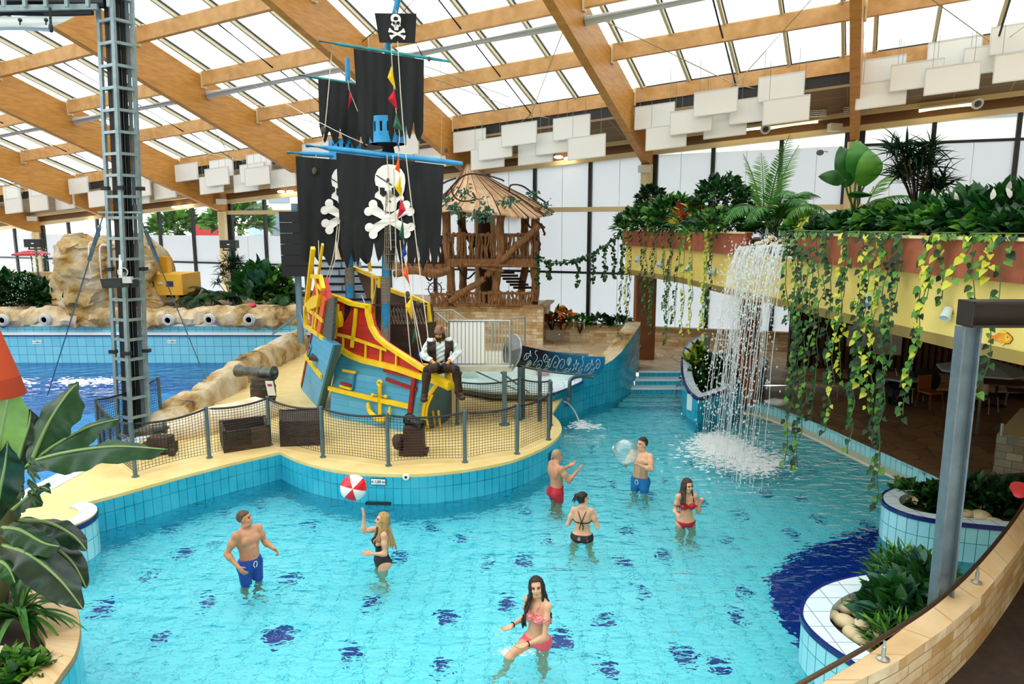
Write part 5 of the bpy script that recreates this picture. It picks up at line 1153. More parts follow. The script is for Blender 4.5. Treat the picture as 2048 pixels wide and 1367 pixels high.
for i, (px, py, c) in enumerate(VG):
    e, t = edge_at(px); nrm_ = V((t.y, -t.x, 0))
    if nrm_.x > 0: nrm_ = -nrm_
    top = V((e.x, e.y, TZ2+.05))+V((.08, 0, 0)); f0 = V((e.x, e.y, TZ2))+nrm_*rv.uniform(.14, .24); zb = max(zof(py, e.y), .35); n = max(3, int((TZ2-zb)/.16)); dr = V((rv.uniform(-.15, .15), rv.uniform(-.15, .15), 0))
    P = [top, f0+V((0, 0, .04))]+[V((f0.x, f0.y, lerp(TZ2-.05, zb, k/n)))+dr*(k/n)+V((rv.uniform(-.03, .03), rv.uniform(-.03, .03), 0)) for k in range(n+1)]
    P = smooth_path(P, 3); root = thing('hanging_vine', 'hanging %s vine, %s from the wall end along the planter edge' % (vn[c], ORD[i]), 'vine', top, 'vines trailing over the terrace planter')
    b = MB(); b.tube(P, .006, 4); b.build('stem', stemm, root)
    D_, U_, S_, Q_ = [], [], [], []; acc = 0
    for a, q in zip(P, P[1:]):
        acc += (q-a).length
        while acc > .05:
            acc -= .05*rv.uniform(.7, 1.6)
            if rv.random() < (.92 if a.z > 1.6 else .62):
                an = rv.uniform(-1.5, 1.5); o = V((nrm_.x*cos(an)-.0, nrm_.y+sin(an)*1.0-.35, -.75)); D_.append(tuple(o)); U_.append((nrm_.x*.9+rv.uniform(-.4, .4), -.7+rv.uniform(-.3, .3), .5)); S_.append(rv.uniform(.055, .1)); Q_.append(tuple(q+o*.03))
    if D_:
        b = MB(); tv, tf_ = TPL['heart']; b.inst(tv, tf_, basis(np.array(D_), np.array(U_), np.array(S_), .85), np.array(Q_), RNG.integers(0, len(vm[c]), len(S_))); b.build('foliage', vm[c], root, ang=180)
# garland from the hut to the planter
P = smooth_path([D(1070, 505, 20.8), D(1100, 522, 20.4), D(1140, 520, 20), D(1175, 510, 19.6), D(1210, 490, 19.2), D(1250, 455, 18.6)], 10); root = thing('hanging_vine', 'thin vine garland strung from the hut to the terrace planter', 'vine', P[0])
b = MB(); b.tube(P, .009, 4)
subs = [P[::1]]
for k, l in ((2, .9), (9, .45), (24, .7), (33, .8), (40, .9), (44, 1.0), (48, 1.1)): q = P[min(k, len(P)-1)]; s_ = [q, q+V((.03, 0, -l*.5)), q+V((0, 0, -l))]; b.tube(s_, .007, 4); subs.append(smooth_path(s_, 8))
b.build('stem', stemm, root); Q_ = [p+V((rv.uniform(-.05, .05), rv.uniform(-.05, .05), rv.uniform(-.08, .03))) for S_ in subs for p in S_ for _ in (0, 1)]; k = len(Q_); b = MB(); tv, tf_ = TPL['heart']
b.inst(tv, tf_, basis(RNG.normal(size=(k, 3))*.6+np.array((0, -.4, -.8)), np.tile((0, -1., .4), (k, 1))+RNG.normal(size=(k, 3))*.2, RNG.uniform(.07, .11, k)), np.array([tuple(p) for p in Q_]), RNG.integers(0, 2, k)); b.build('foliage', [gM, gD], root, ang=180)
# --- plants on the terrace
def on(px, py, Y): p = D(px, py, Y); return p
def TB(px, back, z=3.72):
    e, t = edge_at(px); return V((e.x+back, e.y, z))
bush('shrub', 'dense dark shrub at the far end of the terrace planter', 'shrub', on(1302, 412, 18.2), (.38, .38, .5), 420, .13, [gD], seed=1)
bush('shrub', 'mixed green shrub over the wall end of the terrace planter', 'shrub', on(1292, 455, 17.4), (.75, .6, .5), 620, .17, [gM, gD, gL], seed=2)
bush('shrub', 'leafy green shrub beside the croton on the terrace', 'shrub', on(1345, 440, 15.8), (.6, .6, .5), 520, .17, [gM, gL, gD], seed=3)
bush('croton', 'croton plant with orange and yellow leaves on the terrace planter', 'plant', on(1385, 446, 14.8), (.4, .4, .36), 200, .2, [gO, gY, gM, gR], 'oval', seed=4, wid=.6)
bush('shrub', 'tall glossy shrub behind the croton', 'shrub', on(1445, 425, 14.4), (.62, .6, .72), 640, .15, [gM, gD], seed=5)
bush('shrub', 'low dark foliage under the arching palm', 'shrub', on(1440, 462, 13.2), (.7, .7, .34), 520, .15, [gD, gM, gL], seed=6)
palm('arching green palm with upright fronds above the waterfall', on(1546, 462, 12.0), 17, 1.25, .30, [gP, gM], 5, up=(.5, 2.2), droop=1.5, nl=30)
palm('tall narrow palm with two upright fronds above the waterfall', on(1530, 440, 12.2), 4, 1.35, .26, [gL, gP], 15, up=(3, 6), droop=.5, nl=28)
palm('yellowish palm between the big leaves and the waterfall', on(1650, 452, 11.0), 11, .85, .24, [gL, gY, gP], 8, up=(.5, 1.9), droop=1.5, nl=24)
palm('palm with one frond arching over the big paddle leaves', on(1725, 420, 10.4), 3, 1.25, .24, [gL, gP], 9, dirs=[(.55, .1, 1.5), (.75, -.2, .55), (.5, .3, .4)], droop=1.3, nl=28)
root = thing('bird_of_paradise_plant', 'plant with large upright paddle leaves in front of the cream column', 'plant', on(1705, 430, 9.9)); s = MB()
for k, (x0, y0, x1, y1, w) in enumerate(((1700, 372, 1683, 292, .30), (1712, 355, 1716, 279, .29), (1728, 372, 1742, 298, .28), (1712, 395, 1722, 382, .24), (1690, 360, 1640, 352, .16))):
    a, c = on(x0, y0, 9.9-.1*k), on(x1, y1, 9.85-.12*k); b = MB(); n = 12; A, B_, C_ = [], [], []; d = c-a; x = d.normalized().cross(V((0, -1, .1))).normalized()
    for j in range(n+1): t = j/n; w_ = w*sin(pi*min(1, .06+t*.94))**.75*.62; p = a+d*t+V((0, -.12*sin(pi*t), 0)); A.append(p-x*w_+V((0, .06, 0))); B_.append(p); C_.append(p+x*w_+V((0, .06, 0)))
    b.grid([A, B_, C_]); b.build('leaf', [gM, gP, gL][k % 3] if k < 3 else gM, root, ang=180); s.tube(smooth_path([on(1705+k*3, 440, 9.9), lerp(on(1705, 430, 9.9), a, .6), a], 4), .014, 6)
s.build('stem', stemm, root)
def narrow(label, c, seed, h=.75):
    g = random.Random(seed); root = thing('dracaena', label, 'plant', c); b = MB(); s = MB()
    for k in range(13):
        a = g.uniform(0, 2*pi); top = V(c)+V((cos(a)*g.uniform(.05, .42), sin(a)*g.uniform(.05, .42), g.uniform(.25, 1)*h)); s.tube([V(c), lerp(V(c), top, .6)+V((0, 0, .03)), top], .012, 5); n = 40
        d = RNG.normal(size=(n, 3)); d[:, 2] = d[:, 2]*.5+.45; P = np.tile(tuple(top), (n, 1))+RNG.normal(size=(n, 3))*.03; tv, tf_ = TPL['lance']; b.inst(tv, tf_, basis(d, np.tile((0, 0, 1.), (n, 1))+d*.1, RNG.uniform(.2, .36, n), .5), P, RNG.integers(0, 2, n))
    b.build('foliage', [gD, lm('leaf_blackish', '#0d2416', '#16341d')], root, ang=180); s.build('stem', twigm, root)
narrow('dark narrow-leaved dracaena against the window on the terrace', on(1832, 425, 9.0), 3, .78)
def lilies(root, g, P):
    for k in range(6):
        i = g.integers(0, len(P)); p = V(P[i])+V((0, -.02, .12)); b = MB(); tv, tf_ = TPL['oval']; b.inst(tv, tf_, basis(np.array([(g.normal()*.3, -.2, 1.)]), np.array([(0, -1., .2)]), np.array([.11]), .9), np.array([tuple(p)])); b.build('flower', mat('white_flower', '#f0f0e4', rough=.5, trans='#f0f0e4'), root, ang=180)
for k, (x, y, Y, rx, rz, n) in enumerate(((1890, 448, 8.3, .42, .22, 200), (1955, 442, 7.7, .4, .26, 200), (2030, 440, 7.2, .4, .27, 200))):
    bush('peace_lily', ('first', 'second', 'third')[k]+' peace lily from the dracaena, broad dark leaves and white flowers', 'plant', on(x, y, Y), (rx, rx, rz), n, .2, [gM, gD, gM], 'oval', 'peace lilies on the terrace', seed=30+k, wid=.62, up=.8, flowers=lilies)
for k, (x, y, Y, r, m) in enumerate(((1610, 470, 10.9, .35, [gM, gL]), (1668, 468, 10.2, .4, [gM, gD]), (1725, 462, 9.5, .42, [gM, gD]), (1775, 455, 9.0, .45, [gM, gL, gD]), (1830, 458, 8.5, .45, [gM, gD]), (1885, 462, 8.0, .45, [gM, gL]), (1945, 466, 7.5, .42, [gD, gM]), (2005, 470, 7.1, .4, [gM, gL]), (2060, 472, 6.7, .4, [gM, gD]))):
    bush('creeping_plant', 'low leafy creeper behind the terracotta edge, %s from the waterfall' % ORD[k], 'plant', on(x, y, Y), (r, r*.9, .24), 330, .12, m, 'heart', 'creepers along the planter edge', seed=50+k)
# --- planting at the far left
for k, (x, y, Y, r, h, n, s_, m, kd) in enumerate(((15, 600, 21.9, .9, .8, 420, .3, [gM, gD], 'oval'), (70, 602, 21.8, .7, .7, 420, .26, [gD, gM], 'oval'), (118, 604, 21.6, .4, .5, 220, .24, [gM, gD], 'oval'))):
    bush('shrub', 'dark shrub beside the big waterfall rock, %s from the rock' % ORD[2-k], 'shrub', on(x, y, Y), (r, .6, h), n, s_, m, kd, 'shrubs by the big rock', seed=70+k)
for k, (x, y, Y, L_, n) in enumerate(((400, 603, 21.9, .9, 12), (436, 600, 22.0, 1.0, 13), (590, 600, 21.8, 1.0, 12), (345, 560, 22.9, .8, 14))):
    palm('low palm fern in the bed beside the yellow box' if k == 0 else ['', 'palm fern left of the dark speaker post in the far bed', 'palm fern beside the blue pole', 'spiky palm behind the yellow box'][k], on(x, y, Y), n, L_, .32, [gM, gD], 90+k, up=(.4, 1.6), droop=1.4, nl=22)
narrow('dark narrow-leaved plant around the speaker post in the far bed', on(462, 603, 22.0), 8, 1.3)
bush('shrub', 'big-leaved plant right of the speaker post in the far bed', 'shrub', on(515, 595, 22.0), (.5, .4, .9), 150, .5, [gM, gB], 'paddle', seed=80, wid=.9, up=1.2)
bush('shrub', 'leafy green shrub in the bed near the black speaker wall', 'shrub', on(555, 598, 21.9), (.55, .4, .95), 380, .26, [gM, gL, gD], seed=81)
# flower bed under the windows
for k, (x, y, m, t) in enumerate(((1105, 645, [gR, gD], 'dark red leafy plant at the hut end of the window flower bed'), (1122, 640, [gM, gO], 'plant with orange flowers in the window flower bed'), (1160, 646, [gM, gL], 'low green plant with pale flower stalks in the window bed'), (1200, 647, [gM, gD], 'low green plant right of the pale stalks in the window bed'), (1240, 648, [gM, gD], 'low dark plant near the rusty column in the window bed'))):
    def fl(root, g, P, k=k):
        if k in (1, 2):
            for j in range(6):
                p = V(P[j])+V((0, -.05, .12)); b = MB(); b.tube([p-V((0, 0, .25)), p], .01, 4); b.ell(p, (.07, .04, .05) if k == 1 else .045, 8, 5); b.build('flower', mat('orange_flower', '#e0701c', rough=.5) if k == 1 else mat('cream_flower', '#efeacb', rough=.5), root)
    bush('bed_plant', t, 'plant', on(x, y+2, 21.6), (.4, .3, .24 if k != 1 else .4), 90, .2, m, 'oval', seed=100+k, flowers=fl)
# boat planter
bush('shrub', 'dense green shrub filling the boat-shaped planter', 'shrub', V((4.5, 15.9, .5)), (.55, 1.1, .55), 900, .17, [gD, gM, gM], seed=110)
bush('shrub', 'yellow-leaved pothos at the inner rim of the boat-shaped planter', 'shrub', V((4.25, 16.2, .75)), (.22, .5, .55), 130, .17, [gY, gL, gM], 'heart', seed=111)
bush('shrub', 'dark foliage at the waterfall end of the boat-shaped planter', 'shrub', V((5.2, 16.6, .5)), (.45, .5, .5), 330, .18, [gD, gB], seed=112)
# round planters
for k, (x, y, r, h, n, m, kd, t) in enumerate(((1800, 1240, .36, .34, 420, [gB, gM], 'heart', 'blue-green ivy in the near round planter'), (1800, 1165, .30, .36, 360, [gL, gM], 'lance', 'bright fern at the top of the near round planter'), (1845, 1195, .34, .4, 380, [gM, gB], 'oval', 'broad dark-leaved plant beside the steel column base'), (1790, 1290, .25, .22, 300, [gL, gM], 'lance', 'low fern by the river stones near the handrail'),
    (1885, 1015, .3, .26, 330, [gM, gD], 'heart', 'dark green plant behind the steel column in the farther round planter'), (1950, 1010, .38, .34, 420, [gD, gM, gB], 'oval', 'silvery dark plant in the farther round planter'), (2020, 1020, .4, .34, 380, [gM, gD], 'oval', 'dark plant with red bloom at the farther round planter'), (1812, 992, .16, .16, 120, [gL, gM], 'heart', 'small trailing plant at the rim of the farther round planter'))):
    def fl(root, g, P, k=k):
        if k == 6:
            b = MB(); tv, tf_ = TPL['heart']; b.inst(tv, tf_, basis(np.array([(.6, -.3, .4)]), np.array([(-.3, -.9, .5)]), np.array([.2])), np.array([tuple(D(2026, 982, 7.6))])); b.build('flower', mat('red_flower', '#c81e28', rough=.3), root)
    bush('planter_plant', t, 'plant', G(x, y, .36), (r, r, h), n, .15, m, kd, seed=120+k, wid=.8 if kd != 'lance' else .8, flowers=fl)
stm = mat('river_stone', '#d4c49c', '#bba77c', rough=.6, ns=2.5)
def stones(lst, z, lab, grp):
    base = None
    for k, (x, y, r) in enumerate(lst):
        c = G(x, y, z) if z < 3 else D(x, y, 11.15-.006*(x-1550)); b = MB(); s_ = r/FPX*(c.y*1.05); b.ell(c, (s_*1.15, s_*.95, s_*.6), 16, 10, Matrix.Rotation(k*1.3, 3, 'Z')); o = b.build('river_stone', stm); tag(o, lab, 'stone', grp)
stones([((1400+a/2.2515), (760+b/2.2515), r) for a, b, r in ((590, 1055, 16), (640, 990, 20), (665, 1030, 17), (720, 1045, 17), (650, 1085, 22), (728, 1100, 19), (690, 1140, 22), (735, 1170, 19), (760, 950, 17), (715, 935, 16), (690, 960, 14), (610, 1010, 15), (780, 1010, 18), (790, 1150, 18), (760, 1205, 14))], .36, 'smooth pale river stone bedded in the near round planter', 'river stones in the near planter')
stones([((1400+a/2.2515), (760+b/2.2515), r) for a, b, r in ((935, 530, 13), (985, 545, 16), (1040, 562, 14), (1095, 572, 15), (1150, 578, 15), (1200, 603, 17), (1265, 612, 20), (1280, 575, 13), (1010, 520, 14), (1330, 640, 15))], .40, 'smooth pale river stone bedded in the farther round planter', 'river stones in the farther planter')
stones([((1500+a/2.531), (260+b/2.531), r) for a, b, r in ((50, 575, 9), (90, 560, 8), (130, 580, 10), (165, 560, 8), (200, 545, 9), (235, 575, 8), (255, 600, 8), (110, 545, 7))], 3.70, 'grey stone lying at the lip of the waterfall', 'stones at the waterfall lip')
# --- left planter and the banana
blade_rosette('spider plant with arching pale green blades in the stone-edged planter', G(42, 1262, .5)+V((0, 0, .1)), 60, .62, .045, [gL, gM, gP], 5, 'spider_plant')
for k, (x, y, m) in enumerate(((15, 1335, [gM, gL]), (60, 1345, [gL, gM]), (20, 1180, [gM, gD]), (75, 1175, [gM, gP]))):
    bush('planter_plant', ['leafy low plant at the bottom corner of the stone-edged planter', 'light green low plant by the coping of the stone-edged planter', 'dark fern under the banana leaves', 'fern at the back coping of the stone-edged planter'][k], 'plant', G(x, y, .5), (.2, .2, .1), 130, .08, m, ['heart', 'heart', 'lance', 'lance'][k], seed=140+k)
root = thing('banana_plant', 'large banana plant with torn drooping leaves at the pool corner', 'banana plant', G(-30, 1270, .48))
cr = D(20, 985, 5.9); b = MB(); b.tube(smooth_path([G(-30, 1270, .48), D(-5, 1120, 5.85), D(15, 1010, 5.9), cr], 4), [.13]*4+[.11]*4+[.09]*4+[.07], 12); b.build('trunk', mat('banana_trunk', '#4a5230', '#6a6038', rough=.7, ns=5), root)
def bleaf(pts, w, m, roll=0, fold=.35, seed=0):
    g = random.Random(seed); P = smooth_path([D(*p) for p in pts], 8); n = len(P)-1; rows = [[] for _ in range(9)]
    for i, p in enumerate(P):
        t = i/n; d = (P[min(i+1, n)]-P[max(i-1, 0)]).normalized(); x = d.cross(V((sin(roll), -.55*cos(roll), .85*cos(roll)))).normalized(); u = x.cross(d).normalized(); ww = w*(max(0, sin(pi*min(1, .05+t*.95)))**.8*(1.0 if t < .75 else 1-.35*(t-.75)/.25))
        for j in range(9):
            s_ = (j-4)/4; rip = (.018*sin(t*34+s_*3+seed)+.03*sin(t*13+seed*2))*abs(s_); rows[j].append(p+x*s_*ww+u*(abs(s_)*ww*fold*-1+rip)+V((0, 0, -abs(s_)**2*ww*.25)))
    b = MB(); b.grid(rows); o = b.build('leaf', m, root, ang=180); r = MB(); r.tube([p+V((0, 0, .004)) for p in P], [lerp(.018, .004, i/n) for i in range(n+1)], 6); r.build('midrib', mat('banana_rib', '#7f9a58', rough=.4), o)
bleaf([(62, 925, 6.0), (95, 850, 6.1), (130, 795, 6.15), (158, 764, 6.2)], .175, banm, .3, seed=1)
bleaf([(50, 935, 6.0), (110, 890, 6.1), (175, 855, 6.2), (238, 838, 6.25)], .15, banm, .1, seed=2)
bleaf([(60, 925, 5.9), (130, 905, 5.8), (230, 893, 5.75), (334, 899, 5.7)], .14, banm, -.15, seed=3)
bleaf([(30, 945, 6.05), (45, 890, 6.1), (58, 850, 6.15), (62, 818, 6.2)], .12, band_, .2, seed=4)
bleaf([(25, 1020, 5.8), (55, 995, 5.75), (80, 975, 5.75), (98, 980, 5.7)], .1, banm, .2, seed=5)
bleaf([(5, 1055, 5.7), (40, 1060, 5.6), (85, 1085, 5.55), (118, 1093, 5.5)], .11, banl if False else banm, -.1, seed=6)
bleaf([(35, 1040, 5.9), (95, 1045, 5.85), (145, 1070, 5.8), (174, 1102, 5.75)], .1, band_, 0, seed=7)
bleaf([(5, 1090, 5.6), (60, 1110, 5.5), (120, 1160, 5.45), (166, 1218, 5.4)], .155, band_, -.15, seed=8)
bleaf([(40, 1080, 5.9), (100, 1090, 5.85), (145, 1125, 5.8), (173, 1177, 5.75)], .12, band_, 0, seed=9)
bleaf([(-10, 960, 5.5), (0, 880, 5.4), (12, 820, 5.35), (22, 775, 5.3)], .15, banl, .5, seed=10)
bleaf([(-10, 1040, 5.6), (0, 980, 5.5), (10, 930, 5.45), (15, 885, 5.4)], .13, band_, .5, seed=11)
bleaf([(-20, 1120, 5.6), (5, 1125, 5.5), (20, 1140, 5.45), (30, 1165, 5.4)], .1, gM, .2, seed=12)
for k in range(22):
    a = k*.9; p = D(48+14*cos(a), 915+k*3.4, 5.75+.1*sin(a)); b = MB(); q = V((.05*cos(a)+.03, -.04, -.05+.03*sin(a*2))); b.tube([p, p+q*.6, p+q*1.3], [.012, .017, .006], 6); b.build('banana_fruit', mat('green_banana', '#24451f', '#35592a', rough=.5), root)
# --- waterfall, drops and foam
def mk_fall():
    m, t, out = newmat('falling_water'); a = t('ShaderNodeBsdfTransparent'); d = t('ShaderNodeBsdfTranslucent'); t.set(d, 'Color', (.92, .95, .95)); g = t('ShaderNodeBsdfPrincipled', Roughness=.15); t.set(g, 'Base Color', (.9, .93, .93)); m1 = t('ShaderNodeMixShader', Fac=.6); t.set(m1, '#1', d); t.set(m1, '#2', g); m2 = t('ShaderNodeMixShader', Fac=.6); t.set(m2, '#1', a); t.set(m2, '#2', m1); t.set(out, 'Surface', m2); return m
fallm = mk_fall(); foamm = mat('foam', '#eef4f4', rough=.6)
octv = np.array([(1, 0, 0), (-1, 0, 0), (0, 1, 0), (0, -1, 0), (0, 0, 1), (0, 0, -1)], float); octf = np.array([[0, 2, 4], [2, 1, 4], [1, 3, 4], [3, 0, 4], [2, 0, 5], [1, 2, 5], [3, 1, 5], [0, 3, 5]])
def drops(b, P, r, st=1.0):
    k = len(P); R = np.tile(np.eye(3), (k, 1, 1))*np.asarray(r)[:, None, None]; R[:, 2, 2] *= st; b.inst(octv, octf, R, np.asarray(P))
b = MB(); gw = random.Random(2); lipa, lipb = D(1500, 497, 11.75), D(1602, 492, 10.35); dp = []
for i in range(95):
    u = gw.random(); p = lerp(lipa, lipb, u)+V((.12, 0, .03)); v0 = gw.uniform(.1, .6)*(1.2-.6*u); vy = gw.uniform(-.15, .3); T = math.sqrt(2*(p.z)/9.8)*gw.choice((.28, .4, .55, .8, 1, 1)); pts = []
    n = 14
    for k in range(n+1):
        t = T*k/n; pts.append(p+V((-.3-v0*t, vy*t, -4.9*t*t)) if k else p); pts[-1] += V((gw.uniform(-.02, .02), gw.uniform(-.02, .02), 0))*(k/n)
        if gw.random() < .55 and k > 3: dp += [tuple(pts[-1]+V((gw.gauss(0, .07), gw.gauss(0, .12), gw.gauss(0, .1)))) for _ in range(3)]
    w = gw.uniform(.004, .012); b.tube(pts, [w*.8]+[w*lerp(1, .35, k/n) for k in range(n)], 5)
for i in range(900):
    t = gw.uniform(.3, 1)*.87; p = lerp(lipa, lipb, gw.random()); dp.append(tuple(p+V((-.3-gw.uniform(.1, .7)*t+gw.gauss(0, .1), gw.gauss(.1, .3), -4.9*t*t+gw.uniform(-.2, .3)))))
dp = [p for p in dp if p[2] > .02]; drops(b, dp, [gw.uniform(.006, .017) for _ in dp], 1.5)
struct_fall = stuff(b.build('waterfall_water', fallm)); tag(struct_fall, 'white waterfall pouring from the terrace into the pool', 'waterfall')
def foam(name, label, quads, n, seed, rmin=.008, rmax=.035):
    g = np.random.default_rng(seed); P, r = [], []
    for (x, y, sx, sy, w) in quads:
        for _ in range(int(n*w)):
            q = G(x+g.normal()*sx, y+g.normal()*sy, 0); P.append((q.x, q.y, .004)); r.append(g.uniform(rmin, rmax)*g.uniform(.5, 1))
    k = len(P); r = np.array(r); R = np.tile(np.eye(3), (k, 1, 1))*r[:, None, None]; R[:, 0, 0] *= g.uniform(1, 2.6, k); R[:, 2, 2] *= .35; b = MB(); b.inst(octv, octf, R, np.array(P)); o = stuff(b.build(name, foamm, smooth=True)); tag(o, label, 'foam')
foam('foam', 'white foam where the waterfall hits the pool', [(1440, 893, 32, 10, 1.2), (1480, 915, 45, 13, 1.1), (1430, 880, 20, 8, .7), (1520, 932, 30, 10, .45)], 1500, 1)
foam('foam', 'small patch of foam under the bent spout', [(1175, 853, 18, 3, 1), (1160, 846, 8, 3, .6)], 170, 2)
foam('foam', 'streaks of white foam on the wave pool', [(30, 766, 22, 4, 1), (150, 764, 20, 4, 1.2), (205, 762, 14, 3, 1)], 260, 3, .015, .05)
foam('foam', 'splash around the hands of the curly-haired woman', [(1040, 1300, 18, 6, 1), (1015, 1306, 8, 4, .6)], 160, 4, .004, .014)
b = MB(); gw = random.Random(6); P = []
for c, s_ in ((D(1002, 1272, 6.45), .05), (D(1020, 1285, 6.4), .06), (D(1030, 1298, 6.35), .05)): P += [tuple(c+V((gw.gauss(0, s_), gw.gauss(0, s_), gw.gauss(0, s_*.8)))) for _ in range(70)]
P = [p for p in P if p[2] > .005]; drops(b, P, [gw.uniform(.003, .008) for _ in P], 1.3); o = stuff(b.build('splash_water', fallm)); tag(o, 'water drops flying from the hands of the curly-haired woman', 'splash')
# ================= rocks, hut, tower, nets, panels and the other furnishings
from mathutils import noise as mnoise
def nz3(p, s, o=0): return mnoise.fractal(V((p[0]*s+o, p[1]*s-o, p[2]*s+o*.5)), .9, 2.1, 5)
def rough(b, amt, s, o=0):   # push every vertex of the builder in and out along a noise field
    for a in b.v:
        for i in range(len(a)):
            p = a[i].copy(); a[i] = p+np.array((nz3(p, s, o), nz3(p, s, o+9), nz3(p, s, o+17)*.8))*amt
    return b
# band of rock above the wave pool with round nozzles
b = MB(); rows = []
for i in range(140):
    x = lerp(-16, -4.4, i/139); rows.append([V((x, YF+y, z)) for y, z in ((.45, .9), (-.02, 1.08), (-.16, 1.15), (-.2, 1.3), (-.14, 1.45), (.0, 1.58), (.2, 1.64), (.5, 1.62), (1.0, 1.55))])
b.grid(rows); rough(b, .16, 1.2); rough(b, .07, 3.5, 4); struct(b.build('wall_rock_band', rockm))
m_ = MB(); m_.prism([V(p) for p in ((-26, YF+.3, 1.45), (-4.3, YF+.3, 1.45), (-4.3, 24.4, 1.45), (-26, 33, 1.45))], (0, 0, .08)); struct(m_.build('ground_rock_bed', mat('bed_soil', '#8a7650', '#5e4c33', rough=.9, ns=3), smooth=False))
nozm = mat('nozzle_plastic', '#cfd3d2', '#b9bdbc', rough=.4)
for k, (x, y) in enumerate(((5, 640), (89, 639), (336, 640), (418, 639), (498, 639))):
    c = D(x, y, YF-.34); T_ = Matrix.Translation(c) @ Matrix.Rotation(pi/2, 4, 'X'); b = MB(); b.lathe([(.17, -.06), (.17, .0), (.14, .03), (.115, .02), (.11, .045), (.085, .045), (.08, -.05)], 24, T_)
    o = thing('water_nozzle', 'round grey water jet set in the rock band, %s from the wall end' % ORD[k], 'nozzle', c, 'jets along the wave pool'); b.build('flange', nozm, o); q = MB(); q.lathe([(0, -.0), (.08, .0)], 20, T_); q.build('opening', blackm, o)
# big waterfall rock
b = MB(); rows = []; c0 = D(208, 600, 21.6)
for j in range(40):
    t = j/39; z = lerp(1.12, 3.55, t); r = [1.42, 1.36, 1.3, 1.28, 1.32, 1.36, 1.34, 1.22, .9][min(8, int(t*8))]; row = []
    for i in range(64):
        a = 2*pi*i/64; q = 1+.16*sin(3*a+1)+.1*sin(5*a+z*1.2); row.append(V((c0.x+r*q*cos(a)+.15*(t-.5), c0.y+r*.75*q*sin(a), z+.15*sin(a*2+1)*t)))
    rows.append(row)
rows.append([V((c0.x+.5*cos(2*pi*i/64), c0.y+.4*sin(2*pi*i/64), 3.62)) for i in range(64)]); rows.append([V((c0.x, c0.y, 3.6))]*64)
b.grid(rows, close=True); rough(b, .3, .9, 3); rough(b, .14, 2.6, 5); rough(b, .05, 6, 2); o = b.build('waterfall_rock', rockgold, ang=60); tag(o, 'tall golden waterfall rock rising from the wave pool edge', 'rock')
b = MB(); b.ell(D(285, 555, 24.3), (1.0, .7, 1.5), 24, 14); rough(b, .25, 1.1, 7); tag(b.build('boulder', rockgold, ang=60), 'rounded golden boulder behind the lattice tower and yellow box', 'rock')
b = MB(); a, c = D(-60, 580, 23.4), D(110, 575, 23.4); b.box((a.x, 23.2, 1.45), (c.x, 23.8, c.z+.5)); rough(b, .06, 1.2, 8); tag(b.build('boulder', rockm), 'low flat rock wall behind the far shrubs', 'rock')
for k in range(5):   # trickles over the big rock
    p = D(178+22*k, 488+5*(k % 2), 20.55); b = MB(); b.tube(smooth_path([p+V((0, .3, .05)), p, p+V((.03, -.12, -.4)), p+V((.05, -.16, -.9-.15*(k % 3)))], 4), [.02, .03, .03, .03, .02, .025, .02, .02, .02, .015, .015, .01, .01][:13], 5); o = stuff(b.build('trickle_water', fallm)); tag(o, 'thin trickle of water down the tall golden rock', 'water', 'trickles on the rock')
b = MB(); gw = random.Random(9); dp = []
p0_, p1_ = D(112, 510, 20.7), D(20, 590, 20.0)
for k in range(240): t = gw.random(); q = lerp(p0_, p1_, t); dp.append((q.x+gw.gauss(0, .15), q.y+gw.gauss(0, .1), p0_.z-.9*t*t*1.6+gw.gauss(0, .12)+.1))
drops(b, dp, [gw.uniform(.006, .016) for _ in dp], 1.4); o = stuff(b.build('spray_water', fallm)); tag(o, 'spray of water drops arcing from the tall golden rock', 'water')
# rock ridge beside the wave pool and the smooth hump
P = smooth_path([G(306, 868, DZ), G(345, 838, DZ), G(420, 799, DZ), G(500, 754, DZ), G(560, 720, DZ), G(610, 690, DZ)], 14); b = MB(); rows = []
for i, p in enumerate(P):
    t = i/(len(P)-1); d = (P[min(i+1, len(P)-1)]-P[max(i-1, 0)]).normalized(); n = V((-d.y, d.x, 0)); h = lerp(.1, .62, min(1, t*1.7)); row = []
    for a in np.linspace(-.15, pi+.15, 15): row.append(p+n*cos(a)*.3+V((0, 0, h*max(0, sin(a))**.55*.9-(.6 if sin(a) < .05 else .0))))
    rows.append(row)
b.grid(rows); rough(b, .12, 2.2, 2); rough(b, .05, 6, 4); struct(b.build('wall_rock_ridge', rockm, ang=60))
b = MB(); hp = smooth_path([G(312, 884, DZ), G(345, 877, DZ), G(420, 860, DZ), G(490, 840, DZ), G(535, 832, DZ), G(560, 830, DZ)], 5); b.tube([p+V((0, 0, .1)) for p in hp], [lerp(.04, .30, min(1, i/9)) if i < 18 else lerp(.30, .05, (i-18)/(len(hp)-19)) for i in range(len(hp))], 18); rough(b, .04, 1.4, 2); tag(b.build('smooth_rock', sandrock), 'smooth sand-coloured rock hump behind the black net', 'rock')
